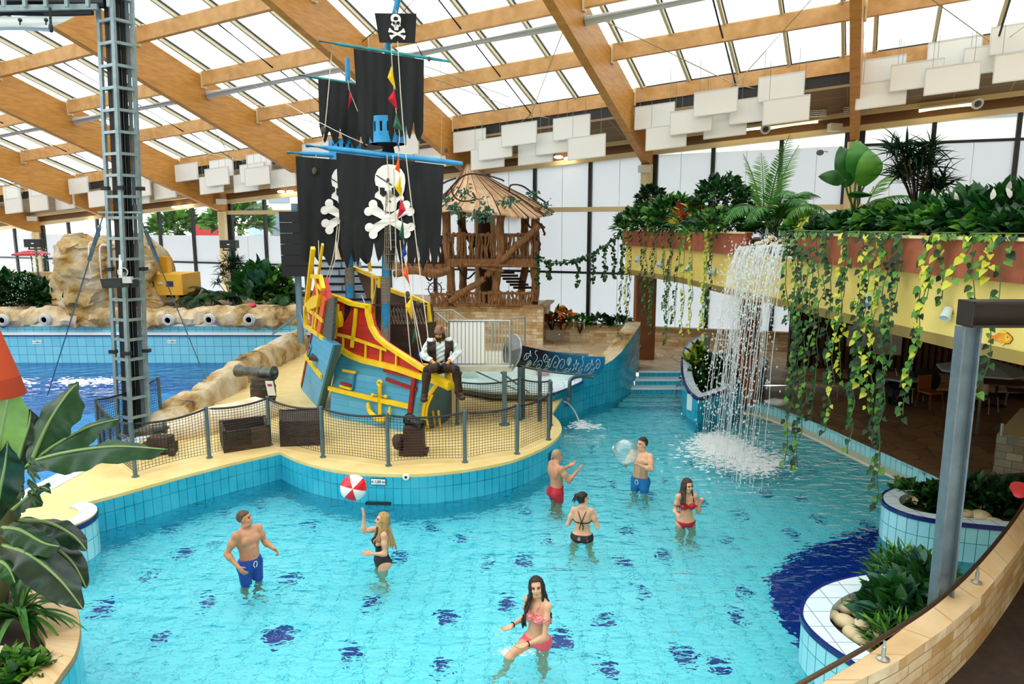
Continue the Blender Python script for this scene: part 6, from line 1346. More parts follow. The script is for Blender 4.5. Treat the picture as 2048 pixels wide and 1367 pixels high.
# ---- rustic hut on the stone base
barkm = mat('bark_wood', '#9a6c42', '#6e4a2c', rough=.8, ns=6, stretch=(3, 3, .6), bump=.4); barkd = mat('bark_wood_dark', '#4a3020', '#38241a', rough=.85, ns=6); thatch = mat('thatch_board', '#e9c8a0', '#d2a87e', rough=.8, ns=4, stretch=(1, 1, 1))
hut = thing('tree_hut', 'two-storey rustic branch hut with conical board roof on the stone base', 'hut', D(985, 610, 22.2))
HX, HY = D(975, 470, 22.4).x, 22.4
def hz(py, Y=21.4): return zof(py, Y)
g = random.Random(12)
def crook(a, c, r, n=7, w=.06): a, c = V(a), V(c); return smooth_path([lerp(a, c, k/n)+(V((g.uniform(-w, w), g.uniform(-w, w), 0)) if 0 < k < n else V((0, 0, 0))) for k in range(n+1)], 3)
def post(nm, x0, y0, x1, y1, Y, r, m=None, w=.05):
    b = MB(); P = crook(D(x0, y0, Y), D(x1, y1, Y), r, 5, w); b.tube(P, [r*g.uniform(.88, 1.1) for _ in P], 9); return b.build(nm, m or barkm, hut)
for x0, x1, Y in ((905, 892, 21.5), (992, 1005, 21.3), (1067, 1074, 21.5), (930, 925, 23.8), (1045, 1052, 23.8)): post('post', x0, 612, x1, 415, Y, .13)
post('trunk', 975, 612, 972, 420, 22.6, .22, barkd); post('trunk', 984, 612, 984, 430, 22.5, .1, cream)
post('diagonal_brace', 895, 606, 968, 556, 21.2, .1); post('diagonal_brace', 968, 556, 1078, 450, 21.15, .1); post('diagonal_brace', 916, 440, 950, 492, 22.0, .08, barkd)
for x0, y0, x1, y1 in ((1068, 440, 1090, 455), (1050, 435, 1062, 455), (1080, 450, 1088, 470), (1045, 430, 1052, 447), (1075, 470, 1080, 500)): post('branch', x0, y0, x1, y1, 21.4, .035, barkd)
post('branch', 922, 529, 1040, 532, 21.0, .04); post('branch', 962, 535, 1008, 542, 20.95, .03)
zf = hz(532); b = MB(); b.box((D(893, 530, 21.4).x, 21.2, zf-.02), (D(1073, 530, 21.4).x, 24.2, zf+.22)); b.box((D(780, 540, 21.6).x, 21.4, zf-.1), (D(893, 530, 21.4).x, 22.6, zf+.06)); b.build('floor_beam', barkm, hut, smooth=False)
def sticks(nm, xa, xb, ytop, ybot, Y, r, step, m=None):
    b = MB(); x = xa
    while x < xb:
        P = crook(D(x, ybot+g.uniform(-1, 2), Y), D(x+g.uniform(-2, 2), ytop+g.uniform(-3, 2), Y), r, 4, .035); b.tube(P, [r*g.uniform(.8, 1.2) for _ in P], 6); x += step*g.uniform(.8, 1.3)
    b.tube(crook(D(xa-2, ytop+3, Y), D(xb+2, ytop+3, Y), .04, 8, .03), .045, 6); b.tube(crook(D(xa-2, ybot-2, Y), D(xb+2, ybot-2, Y), .04, 8, .02), .04, 6)
    return b.build(nm, m or barkm, hut)
sticks('railing', 893, 1072, 466, 524, 21.35, .034, 6.4); sticks('railing', 905, 1065, 468, 522, 24.0, .03, 9, barkd); sticks('railing', 858, 892, 470, 530, 21.6, .045, 6, barkd)
sticks('railing', 862, 900, 585, 612, 21.3, .042, 5.8); sticks('railing', 905, 1065, 583, 612, 21.25, .042, 5.8); sticks('railing', 808, 860, 478, 545, 21.8, .05, 7, barkd)
b = MB(); b.tube(smooth_path([D(788, 548, 21), D(830, 540, 20.9), D(870, 548, 20.9), D(900, 538, 21)], 6), .12, 8); rough(b, .05, 3); b.build('log', barkm, hut)
for a in ((848, 560, 872, 545), (915, 545, 950, 552)): b = MB(); q0, q1 = D(a[0], a[1]-14, 21.1), D(a[2], a[3]-8, 21.1); b.tube(smooth_path([q0, lerp(q0, q1, .5)+V((0, 0, -.28)), q1], 6), .03, 6); b.build('hanging_rope', netdark, hut)
b = MB(); wc = D(870, 578, 21.6); b.tube([wc+V((.2*cos(a), 0, .2*sin(a))) for a in np.linspace(0, 2*pi, 25)], .018, 6)
for k in range(8): a = k*pi/4; b.tube([wc, wc+V((.3*cos(a), 0, .3*sin(a)))], .013, 5)
b.build('ship_wheel', barkd, hut)
b = MB()
for k in range(6): q = lerp(D(1010, 545, 22.4), D(1045, 575, 22.9), k/5); b.box((q.x-.3, q.y-.1, q.z-.03), (q.x+.3, q.y+.15, q.z+.03))
b.build('hut_stair', barkd, hut, smooth=False)
# conical roof of long boards
ap = D(938, 330, 22.4); rz_ = hz(428, 20.6); RR = 2.15; cx, cy_ = D(965, 420, 22.4).x, 22.4; n = 92; b = MB(); cols = []
for i in range(n):
    a0, a1 = 2*pi*i/n, 2*pi*(i+.93)/n; L_ = 1+g.uniform(-.03, .05); tk = g.uniform(.01, .05)
    def cone_pt(a, t, dz=0):
        rr = RR*(.04+.96*t**1.12)*L_; wob = .10*sin(a*3+1)*t; return V((lerp(ap.x, cx, min(1, t*1.6))+rr*cos(a), lerp(ap.y, cy_, min(1, t*1.6))+rr*sin(a)*.95, lerp(ap.z, rz_, t**.86)+wob+dz))
    T5 = np.linspace(0, 1, 6); top = [[cone_pt(a0, t, tk) for t in T5], [cone_pt(a1, t, tk) for t in T5]]; bot = [[cone_pt(a0, t, tk-.05) for t in T5], [cone_pt(a1, t, tk-.05) for t in T5]]
    mi = g.randrange(3); b.grid(top, mi); b.grid(bot[::-1], mi); b.grid([top[0], bot[0]], 3); b.grid([bot[1], top[1]], 3); b.add([top[0][-1], top[1][-1], bot[1][-1], bot[0][-1]], [[0, 1, 2, 3]], mi)
roof = b.build('roof', [thatch, mat('thatch_board_pale', '#f0d2ae', '#dcb68c', rough=.8, ns=4), mat('thatch_board_tan', '#dcb488', '#c69a6c', rough=.8, ns=4), barkd], hut, smooth=False)
for pts in (((890, 395), (900, 378), (930, 350), (968, 350), (1000, 358), (1008, 362)), ((902, 372), (908, 392), (925, 402), (950, 398), (945, 385)), ((1018, 385), (1022, 370), (1045, 372), (1070, 390), (1092, 405)), ((880, 370), (895, 362), (912, 356))):
    b = MB(); b.tube(smooth_path([D(x, y, 20.0+abs(x-970)*.006) for x, y in pts], 6), .025, 6); b.build('creeper_stem', barkd, roof)
b = MB()
for x, y, k, sx in ((930, 383, 30, 9), (892, 395, 20, 6), (905, 412, 22, 8), (915, 420, 22, 9), (960, 432, 46, 10), (975, 425, 20, 8), (1015, 405, 34, 10), (1022, 398, 16, 6), (1065, 392, 26, 9), (1092, 412, 16, 6), (1100, 425, 10, 4), (955, 398, 12, 8), (980, 418, 14, 6)):
    c = D(x, y, 19.75+abs(x-970)*.007); P = np.array(tuple(c))+RNG.normal(size=(k, 3))*np.array((sx*.0145, .06, .07)); tv, tf_ = TPL['oval']; b.inst(tv, tf_, basis(RNG.normal(size=(k, 3))+np.array((0, -.5, 0)), np.tile((0, -1., .6), (k, 1)), RNG.uniform(.08, .16, k), .8), P)
b.build('creeper_foliage', gB, roof, ang=180)
# ---- lattice tower with cables and floodlight
galv = mat('galvanised_steel', '#8fa3a6', '#7e9296', rough=.4, metal=.35, ns=8); cablem = mat('black_cable', '#121518', rough=.5)
tw = thing('lattice_tower', 'tall galvanised lattice tower full of black cables at the wave pool edge', 'tower', G(263, 878, .2))
base, topc = D(265, 872, 12.0), D(226, -30, 11.9); base = base+(base-topc)*.06
ang = [rad(a) for a in (205, 268, 330, 100)]; rad_ = .39; cor = [(V((cos(a), sin(a), 0))*rad_*(1 if k < 3 else .7)) for k, a in enumerate(ang)]
cor = [V((-.245, .0, 0)), V((.07, -.17, 0)), V((.235, .09, 0)), V((-.08, .23, 0))]
for k, c in enumerate(cor): b = MB(); b.bar(base+c, topc+c, .055, .055, up=(.2, 1, 0)); b.build('leg', galv, tw, smooth=False)
nR = 23
for i in range(nR):
    t = (i+.4)/nR; o_ = lerp(base, topc, t)
    for k in range(4): b = MB(); b.bar(o_+cor[k], o_+cor[(k+1) % 4], .05, .045); b.build('rung', galv, tw, smooth=False)
b = MB(); o_ = lerp(base, topc, .55); b.bar(o_+V((-.34, -.1, 0)), o_+V((.38, -.12, 0)), .06, .03); b.build('clamp_bar', galv, tw, smooth=False)
for k, (x, y, r) in enumerate(((-.12, .02, .045), (-.045, .0, .038), (.03, -.03, .042), (.10, .04, .038), (.155, .08, .034), (-.015, .1, .038))):
    b = MB(); b.tube([base+V((x, y, -.1)), topc+V((x, y, 0))], r, 10); b.build('cable', cablem if k % 3 != 1 else mat('grey_pipe', '#5d6a70', rough=.4), tw)
for t in (.43, .6, .25):
    o_ = lerp(base, topc, t)
    for k in range(3): b = MB(); b.bar(o_+cor[k]*1.08-V((.06, 0, 0)), o_+cor[k]*1.08+V((.06, 0, 0)), .09, .06); b.build('strap', blackm, tw, smooth=False)
fl = thing('floodlight', 'black floodlight clamped to the lattice tower', 'light', D(240, 565, 11.6)); c = D(235, 565, 11.55)
b = MB(); b.ob(c, (.22, .0, .01), (0, .08, 0), (-.015, 0, .075)); b.ob(c+V((.22, .02, -.01)), (.07, 0, 0), (0, .07, 0), (0, 0, .06)); b.build('housing', blackm, fl, smooth=False)
b = MB(); b.ob(c+V((-.04, -.083, 0)), (.15, .0, .0), (0, .004, 0), (-.012, 0, .055)); b.build('lamp_glass', mat('dark_lens', '#1c2a33', rough=.1), fl, smooth=False)
b = MB(); b.ob(c+V((.2, -.05, .05)), (.07, 0, .0), (0, .04, 0), (0, 0, .05)); b.bar(c+V((.05, .0, 0)), lerp(base, topc, .46)+V((0, -.12, 0)), .05, .05); b.build('bracket', nozm, fl, smooth=False)
b = MB(); b.tube([c+V((.1+.08*cos(a), 0, .17+.07*sin(a))) for a in np.linspace(-.9, 4.2, 16)], .008, 5); b.build('cable', nozm, fl)
# horizontal truss, rolled screen
tr = thing('overhead_truss', 'horizontal galvanised truss with cables running to the lattice tower', 'truss', D(100, 20, 11.7))
for y in (14, -34): b = MB(); b.bar(D(-60, y+4, 11.5), D(196, y, 11.75), .07, .08); b.build('chord', galv, tr, smooth=False)
for k in range(6): x = 8+42*k; b = MB(); b.bar(D(x, 14, 11.55), D(x-2, -30, 11.55), .05, .05); b.build('rung', galv, tr, smooth=False)
b = MB(); b.tube([D(-50, 6, 11.7), D(100, 5, 11.8), D(210, 8, 11.85)], .07, 8); b.tube([D(-50, 27, 11.7), D(90, 27, 11.75), D(185, 24, 11.8)], .05, 8); b.build('cable', cablem, tr)
ws = thing('rolled_screen', 'white rolled film hanging under the overhead truss', 'screen', D(50, 50, 11.5)); b = MB(); b.tube([D(-60, 57, 11.5), D(104, 57, 11.6)], .055, 14); b.build('roller', whitem, ws)
b = MB(); b.grid([[D(-60, 34, 11.6), D(60, 32, 11.65), D(150, 33, 11.7)], [D(-60, 44, 11.45), D(60, 46, 11.5), D(130, 43, 11.6)], [D(-60, 54, 11.5), D(60, 54, 11.52), D(105, 54, 11.6)]]); b.build('film', mat('white_film', '#d5e0de', rough=.3, trans='#d5e0de'), ws, ang=180)
for x in (40, 92): b = MB(); b.tube([D(x, 38, 11.42), D(x, 50, 11.42)], .012, 6); b.ell(D(x, 40, 11.42), .03); b.build('clip', blackm, ws)
b = MB(); b.tube([D(100, 15, 11.5), D(102, 62, 11.5)], .02, 6); b.ell(D(102, 56, 11.5), (.035, .035, .07)); b.build('hook', blackm, ws)
for pts, t in (([(95, 790, 15), (150, 600, 13.4), (190, 480, 12.3), (222, 380, 11.9)], 'steel guy wire running from the lattice tower down over the banana leaves'), ([(600, 800, 15.5), (420, 778, 15), (300, 560, 12.8), (272, 450, 12.1), (262, 390, 11.9)][1:], 'steel guy wire running from the lattice tower to the rock ridge')):
    w_ = thing('guy_wire', t, 'wire', D(*pts[0])); b = MB(); b.tube([D(*pts[0]), D(*pts[-1])], .012, 5); b.build('wire', galv, w_); a, c = D(*pts[0]), D(*pts[-1]); b = MB(); b.tube([lerp(a, c, .72), lerp(a, c, .86)], .035, 8); b.build('turnbuckle', galv, w_)
# ---- net fence round the deck
def netrun(pts, nm, lab, H=.78, close=False):
    root = thing('net_fence', lab, 'fence', pts[0]); pp = MATS.get('fence_post') or mat('fence_post', '#5f7880', '#52696f', rough=.4, metal=.3, ns=8)
    for i, p in enumerate(pts): b = MB(); b.lathe([(.03, 0), (.03, H+.03), (.0, H+.035)], 10, Matrix.Translation(p)); b.lathe([(.05, 0), (.05, .015), (.03, .02)], 10, Matrix.Translation(p)); b.build('post', pp, root)
    for a, c in zip(pts, pts[1:]):
        L_ = (c-a).length; nv = max(4, int(L_/.046)); nh = int((H-.08)/.046); sag = .05*L_; bow = V((c-a).cross(V((0, 0, 1))).normalized())*.03
        def tp(u): return lerp(a, c, u)+V((0, 0, H-sag*4*u*(1-u)*(.9)))+bow*sin(pi*u)
        def bt(u): return lerp(a, c, u)+V((0, 0, .07-.0*u+.03*sin(pi*u)))+bow*sin(pi*u)
        b = MB(); b.tube([tp(k/12) for k in range(13)], .017, 6); b.build('rope', cablem, root)
        b = MB()
        for k in range(1, nv): u = k/nv; b.tube([bt(u), lerp(bt(u), tp(u), .5)+bow*.3*sin(k*.7), tp(u)], .004, 3, cap=False)
        for j in range(nh+1): t = j/nh; b.tube([lerp(bt(k/8), tp(k/8), t) for k in range(9)], .004, 3, cap=False)
        b.build('netting', cablem, root)
    return root
Gd = lambda x, y: G(x, y, DZ)
netrun([Gd(323, 838), V((Gd(200, 893).x, Gd(200, 893).y, DZ)), Gd(271, 953), Gd(419, 915), Gd(540, 889), Gd(646, 914), Gd(777, 931), Gd(930, 924), Gd(1034, 907), Gd(1097, 879), Gd(1101, 850)], 0, 'black net fence on grey posts round the front edge of the island')
netrun([Gd(915, 848), Gd(1040, 840), Gd(1099, 846)], 0, 'short black net fence under the slide platform')
# ---- cannons, barrel, chests
ironm = mat('cannon_iron', '#3c403b', '#6a6c62', rough=.45, metal=.5, ns=7); oldwood = mat('old_wood', '#4a3a2c', '#2e2219', rough=.8, ns=5, stretch=(1, 1, 3), bump=.4)
def cannon(a, c, r, parent, m=ironm):
    d = (c-a); L_ = d.length; x, u, z = frame(d); T_ = Matrix.Translation(a) @ Matrix((x, u, z)).transposed().to_4x4(); b = MB()
    b.lathe([(0, -.1*L_), (.3*r, -.09*L_), (.35*r, -.05*L_), (.5*r, -.02*L_), (1.15*r, 0), (1.15*r, .05*L_), (r, .07*L_), (.95*r, .3*L_), (1.02*r, .31*L_), (1.02*r, .34*L_), (.9*r, .36*L_), (.75*r, .82*L_), (.95*r, .9*L_), (1.05*r, .97*L_), (.95*r, L_), (.5*r, L_), (.48*r, .8*L_), (0, .8*L_)], 20, T_); return b.build('barrel_tube', m, parent)
cn = thing('cannon', 'old iron cannon resting on top of the wooden barrel', 'cannon', D(505, 745, 14.0)); cannon(D(548, 746, 13.9), D(474, 741, 14.2), .125, cn)
bp = G(528, 812, DZ); bp = V((bp.x, bp.y, DZ)); br_ = thing('wooden_barrel', 'dark wooden barrel with white sign standing by the rock ridge', 'barrel', bp)
b = MB(); b.lathe([(.0, 0), (.2, 0), (.235, .17), (.245, .3), (.235, .43), (.2, .58), (.19, .58), (.0, .56)], 24, Matrix.Translation(bp)); b.build('staves', oldwood, br_)
for z in (.08, .2, .4, .5): r = .2+.045*sin(pi*z/.58)+.006; b = MB(); b.lathe([(r, z-.02), (r+.004, z-.02), (r+.004, z+.02), (r, z+.02)], 24, Matrix.Translation(bp)); b.build('hoop', ironm, br_)
sg = D(541, 776, bp.y-.27); b = MB(); b.ob(sg, (.075, .0, 0), (0, .008, 0), (-.012, -.03, .15)); o = tag(b.build('sign', whitem, smooth=False), 'small white notice with coloured picture fixed to the barrel', 'sign'); b = MB(); b.ob(sg+V((.0, -.012, .04)), (.045, 0, 0), (0, .004, 0), (-.005, -.012, .05)); b.build('picture', mat('sign_picture', '#3a4aa8', '#b83a4a', rough=.5, ns=14, lo=.48, hi=.52), o, smooth=False)
c2 = thing('cannon', 'small black cannon behind the net beside the lattice tower', 'cannon', Gd(300, 905)); a, c = Gd(335, 893), Gd(262, 898); cannon(a+V((.0, 0, .32)), c+V((0, 0, .25)), .085, c2)
b = MB(); q = Gd(318, 905); b.box((q.x-.25, q.y-.1, DZ), (q.x+.25, q.y+.12, DZ+.16)); b.box((q.x-.12, q.y-.1, DZ+.16), (q.x+.2, q.y+.12, DZ+.27)); b.build('carriage', oldwood, c2, smooth=False)
for dx in (-.15, .05, .28): b = MB(); T_ = Matrix.Translation((q.x+dx, q.y-.16, DZ+.06)) @ Matrix.Rotation(pi/2, 4, 'X'); b.lathe([(0, -.03), (.06, -.03), (.06, .03), (0, .03)], 14, T_); b.build('wheel', oldwood, c2)
def trough(nm, lab, pts, h, open_=True):
    P = [Gd(x, y) for x, y in pts]; root = thing(nm, lab, 'box', P[0]); cen = sum(P, V((0, 0, 0)))/4
    for k in range(4): a, c = P[k], P[(k+1) % 4]; b = MB(); o_ = (cen-(a+c)/2).normalized()*.025; b.bar((a+o_)+V((0, 0, h/2)), (c+o_)+V((0, 0, h/2)), .05, h); b.build('side_board', oldwood, root, smooth=False)
    b = MB(); z = .12 if open_ else h-.02; b.add([p+V((0, 0, z)) for p in P], [[0, 1, 2, 3]]); b.build('bottom' if open_ else 'lid', mat('trough_soil', '#3a2a20', rough=.9) if open_ else oldwood, root, smooth=False)
trough('wooden_trough', 'open weathered wooden trough on the deck behind the net', [(448, 906), (541, 892), (533, 868), (440, 880)], .34); trough('wooden_chest', 'dark closed wooden chest on the deck beside the trough', [(561, 893), (646, 890), (640, 862), (560, 866)], .42, False)
st_ = thing('cannon', 'short black cannon on a brown wooden block at the bow', 'cannon', Gd(830, 912)); q = Gd(830, 908); cannon(q+V((-.12, .1, .55)), q+V((.14, -.1, .5)), .085, st_, blackm)
b = MB(); b.box((q.x-.17, q.y-.12, DZ), (q.x+.15, q.y+.16, DZ+.46)); b.box((q.x-.24, q.y-.1, DZ), (q.x+.2, q.y+.14, DZ+.08)); rough(b, .02, 6); b.build('block', mat('brown_block', '#4a2a1e', '#38200f', rough=.7, ns=5), st_, smooth=False)
b = MB(); b.ell(q+V((-.26, 0, .2)), (.1, .1, .12)); rough(b, .04, 7); b.build('bump', MATS['brown_block'], st_)
# ---- slide platform, slide, railings
ssm = mat('stainless', '#b9bdb8', '#a4a8a3', rough=.3, metal=.7, ns=6); plm = mat('platform_board', '#c9c6b4', '#b8b5a2', rough=.5); pf_ = thing('slide_platform', 'steel slide platform with white slatted side panel and legs', 'platform', D(960, 800, 13.2))
def PL(x, y): return WP(x, y, D(885, 735, 12.9), D(1024, 735, 12.6))
npl = nrm(D(885, 735, 12.9), D(1024, 735, 12.6))
zt = PL(960, 728).z; a, c = PL(884, 733), PL(1024, 733)
b = MB(); b.prism([a, c, c+V((.25, 1.6, 0)), a+V((.25, 1.7, 0))], (0, 0, -.09)); b.build('floor_plate', plm, pf_, smooth=False)
b = MB(); p = [PL(900, 643), PL(970, 643), PL(970, 729), PL(900, 729)]; b.prism(p, -npl*.03); sp = b.build('side_panel', whitem, pf_, smooth=False)
for k in range(9): x = 907+7.8*k; b = MB(); b.bar(PL(x, 643)+npl*.004, PL(x, 729)+npl*.004, .006, .006, up=npl); b.build('groove', mat('groove_dark', '#55584f', rough=.7), sp, smooth=False)
b = MB(); b.tube([PL(897, 735), PL(898, 641), PL(1020, 641), PL(1021, 735)], .022, 8); b.tube([PL(898, 727), PL(1021, 727)], .016, 6); b.build('rail_frame', ssm, pf_)
for k in range(7): x = 976+7*k; b = MB(); b.tube([PL(x, 641), PL(x, 727)], .008, 5); b.build('baluster', ssm, pf_)
for x, y in ((1009, 845), (1040, 832)): pb = Gd(x, y+4); b = MB(); b.tube([pb, V((pb.x, pb.y, zt-.08))], .045, 10); b.lathe([(.1, 0), (.1, .02), (.045, .03)], 12, Matrix.Translation(pb)); b.build('leg', MATS['fence_post'], pf_)
for x, y in ((893, 838), (907, 852)): pb = Gd(x, y); b = MB(); b.tube([pb, V((pb.x, pb.y, zt-.08))], .03, 8); b.build('leg', mat('leg_sand', '#b09a6a', rough=.5), pf_)
b = MB(); b.bar(V((PL(930, 740).x, PL(930, 740).y+.2, zt-.1)), Gd(1040, 812)+V((0, 0, .3)), .025, .025); b.bar(PL(1000, 741)-V((0, 0, .02)), Gd(1058, 820)+V((0, 0, .35)), .025, .025); b.build('brace', ssm, pf_)
gr = thing('steel_railing', 'steel balustrade with vertical bars behind the slide platform', 'railing', D(1030, 700, 15)); R_ = [D(985, 641, 14.4), D(1050, 634, 15.2), D(1056, 634, 15.0)]
b = MB(); b.tube([R_[0]-V((0, 0, .95)), R_[0], R_[1], R_[1]-V((0, 0, .95))], .02, 8); b.build('frame', ssm, gr)
for k in range(11): q = lerp(R_[0], R_[1], k/10); b = MB(); b.tube([q, q-V((0, 0, .9))], .007, 5); b.build('baluster', ssm, gr)
gr = thing('steel_railing', 'bent steel handrail climbing behind the pirate mannequin', 'railing', D(890, 640, 15)); b = MB(); b.tube([D(862, 640, 15.5), D(866, 622, 15.5), D(905, 620, 15.3), D(930, 638, 15.2), D(930, 700, 15.2)], .02, 8); b.tube([D(868, 648, 14.2), D(872, 625, 14.2), D(898, 645, 13.8), D(899, 730, 13.8)], .02, 8); b.build('frame', ssm, gr)
for k in range(7): q = lerp(D(868, 622, 15.5), D(905, 620, 15.3), k/6); b = MB(); b.tube([q, q-V((0, 0, .8))], .007, 5); b.build('baluster', ssm, gr)
sl = thing('water_slide', 'dark blue open slide decorated with white sea creature drawings', 'slide', D(1100, 760, 13.5)); sA, sB = D(1024, 706, 12.95), D(1190, 728, 14.2)
def mk_slide():
    m, t, out = newmat('slide_outside'); p = t('ShaderNodeBsdfPrincipled', Roughness=.35); v = coords(t); s_ = t('ShaderNodeSeparateXYZ'); t.set(s_, 0 if False else 'Vector', coords(t, kind='UV'))
    t.set(p, 'Base Color', ramp(t, s_.outputs[0], [(.25, L('#0d1420')), (.75, L('#1576a8'))])); t.set(out, 'Surface', p); return m
slm = mk_slide(); b = MB(); n = 20; rows, uv, inn = [], [], []
ds = (sB-sA).normalized(); xs, us, _ = frame(ds); sr = lambda t: lerp(.26, .27, t)
for i in range(n+1):
    t = i/n; c = lerp(sA, sB, t)+V((0, 0, -.05*sin(pi*t))); row, r2, u_ = [], [], []
    for j in range(17): a = lerp(pi*.86, 2.14*pi, j/16); q = c+xs*cos(a)*sr(t)*1.0+us*(sin(a)*sr(t)*1.1+.06); row.append(q); r2.append(c+xs*cos(a)*sr(t)*.93+us*(sin(a)*sr(t)*1.03+.065)); u_.append((t, j/16))
    rows.append(row); inn.append(r2); uv.append(u_)
b.grid(rows, 0, uv); b.grid(inn[::-1], 1); b.grid([[r[0] for r in rows], [r[0] for r in inn]], 1); b.grid([[r[-1] for r in inn], [r[-1] for r in rows]], 1); b.grid([rows[-1], inn[-1]], 1); b.grid([inn[0], rows[0]], 1); b.build('chute', [slm, mat('slide_inside', '#8c9698', '#a9b2b3', rough=.25, metal=.3)], sl)
b = MB(); b.lathe([(.26, -.02), (.27, .0), (.26, .02)], 26, Matrix.Translation(sA+us*.04) @ Matrix((xs, us, ds)).transposed().to_4x4() @ Matrix.Diagonal((1, 1.2, 1, 1))); b.lathe([(.0, 0), (.26, .0)], 26, Matrix.Translation(sA+us*.04-ds*.02) @ Matrix((xs, us, ds)).transposed().to_4x4() @ Matrix.Diagonal((1, 1.2, 1, 1)), 0, pi*.9, pi*2.1); b.build('entry_ring', MATS['slide_inside'], sl)
b = MB(); gs = random.Random(3); flip = 1 if (sA+xs).y < sA.y else -1
def sp(t, h): # a point on the outside wall that faces the pool
    j = (1.5*pi+(.5*pi-.12)*(h*2-1)*1) ; c = lerp(sA, sB, t)+V((0, 0, -.05*sin(pi*t))); a = lerp(1.66*pi, 2.12*pi, h); return c+xs*cos(a)*(sr(t)+.006)+us*(sin(a)*(sr(t)*1.1+.006)+.06)
def draw(pts): b.tube([sp(*p) for p in smooth_path([(x, y, 0) for x, y in pts], 3) for p in [(p.x, p.y)]], .0045, 4)
def rotp(P, t0, h0, an, k=1.0): return [(t0+k*(x*cos(an)-y*sin(an))*.036, h0+k*(x*sin(an)+y*cos(an))*.30) for x, y in P]
FISH = [(-1, 0), (-.6, .45), (.1, .5), (.7, .1), (1.2, .5), (1.1, 0), (1.2, -.5), (.7, -.1), (.1, -.5), (-.6, -.45), (-1, 0)]
SHELL = [(0, -.8), (-.8, .1), (-.6, .6), (-.2, .8), (.2, .8), (.6, .6), (.8, .1), (0, -.8)]
SWIRL = [((.1+.085*q)*cos(q*.75), (.1+.085*q)*sin(q*.75)) for q in range(13)]
STAR = [((1 if q % 2 == 0 else .36)*cos(q*pi/5), (1 if q % 2 == 0 else .36)*sin(q*pi/5)) for q in range(11)]
HORSE = [(.3, 1.1), (-.2, 1.2), (-.4, .8), (.1, .5), (.4, 0), (0, -.5), (-.3, -.9), (.1, -1.2), (.4, -.9)]
for k, (t0, h0, P, an, kk) in enumerate(((.07, .62, FISH, .5, .9), (.12, .25, SHELL, -.4, .8), (.17, .6, HORSE, .2, 1.), (.23, .3, SWIRL, 0, .9), (.28, .68, FISH, -.3, 1.0), (.33, .28, STAR, .2, .8), (.40, .55, SWIRL, 1, 1.3), (.475, .5, SWIRL, 2.2, 1.3), (.55, .7, SHELL, .2, .8), (.56, .25, FISH, .2, .9), (.64, .55, STAR, .5, 1.0), (.71, .65, HORSE, -.3, 1.), (.73, .22, SHELL, .9, .8), (.80, .55, FISH, .6, 1.1), (.87, .3, STAR, 0, .9), (.91, .65, SWIRL, 0, .9))):
    b = MB(); draw(rotp(P, t0, h0, an, kk))
    if P is FISH: draw(rotp([(-.3, .4), (-.1, 0), (-.3, -.4)], t0, h0, an, kk))
    if P is SHELL:
        for x in (-.45, 0, .45): draw(rotp([(0, -.8), (x, .65)], t0, h0, an, kk))
    b.build('drawing', mat('slide_white', '#c9dde2', rough=.5), sl)
b = MB(); draw([(.03+.094*q, .06+.02*(q % 2)) for q in range(11)])
b.build('drawing', mat('slide_white', '#c9dde2', rough=.5), sl)
for x, y in ((1079, 842), (1046, 834)): pb = Gd(x, y); b = MB(); b.tube([pb, V((pb.x, pb.y, lerp(sA, sB, .3).z-.1))], .035, 10); b.build('leg', MATS['fence_post'], sl)
# buckets in the kids pool
for k, (x, y, m) in enumerate(((940, 752, '#d9e8e0'), (880, 752, '#cfe3dc'), (1085, 748, '#e0a8a8'))):
    c = G(x, y, .58); c.z = .57; b = MB(); b.lathe([(.14, 0), (.2, .2), (.2, .22), (.17, .22), (.0, .1)], 18, Matrix.Translation(c)); tag(b.build('play_tub', mat('tub_%d' % k, m, rough=.4)), ['pale green play tub under the slide platform', 'pale play tub behind the bow', 'pink-marked play tub under the slide'][k], 'tub')
# bent spout and stream
sp_ = thing('water_spout', 'bent grey steel spout pouring water into the pool', 'spout', G(1140, 830, 0)); q = D(1136, 800, 14.45); b = MB(); b.tube(smooth_path([D(1185, 754, 14.9), D(1160, 752, 14.8), D(1142, 758, 14.6), D(1139, 775, 14.5), D(1138, 805, 14.45)], 5), .04, 10); b.ell(D(1137, 803, 14.42), (.07, .06, .09)); b.build('pipe', MATS['fence_post'], sp_)
b = MB(); a = D(1128, 802, 14.4); b.tube(smooth_path([a, a+V((.1, -.05, -.05)), a+V((.22, -.08, -.2)), G(1160, 846, .0)], 4), [.02]*4+[.016]*9, 6); o = stuff(b.build('stream_water', fallm)); tag(o, 'stream of water falling from the bent spout', 'water')
for pts, t in (([(1281, 690, 17.2), (1262, 725, 16.8), (1240, 765, 16.4), (1220, 800, 16.2), (1210, 808, 16.2)], 'long steel handrail along the curved tiled wall by the steps'), ([(1361, 765, 17.1), (1352, 775, 16.9), (1349, 800, 16.5), (1352, 815, 16.2), (1357, 822, 16.1)], 'short curved steel handrail beside the boat-shaped planter')):
    b = MB(); b.tube(smooth_path([D(*p) for p in pts], 5), .022, 8); tag(b.build('handrail', ssm), t, 'handrail')
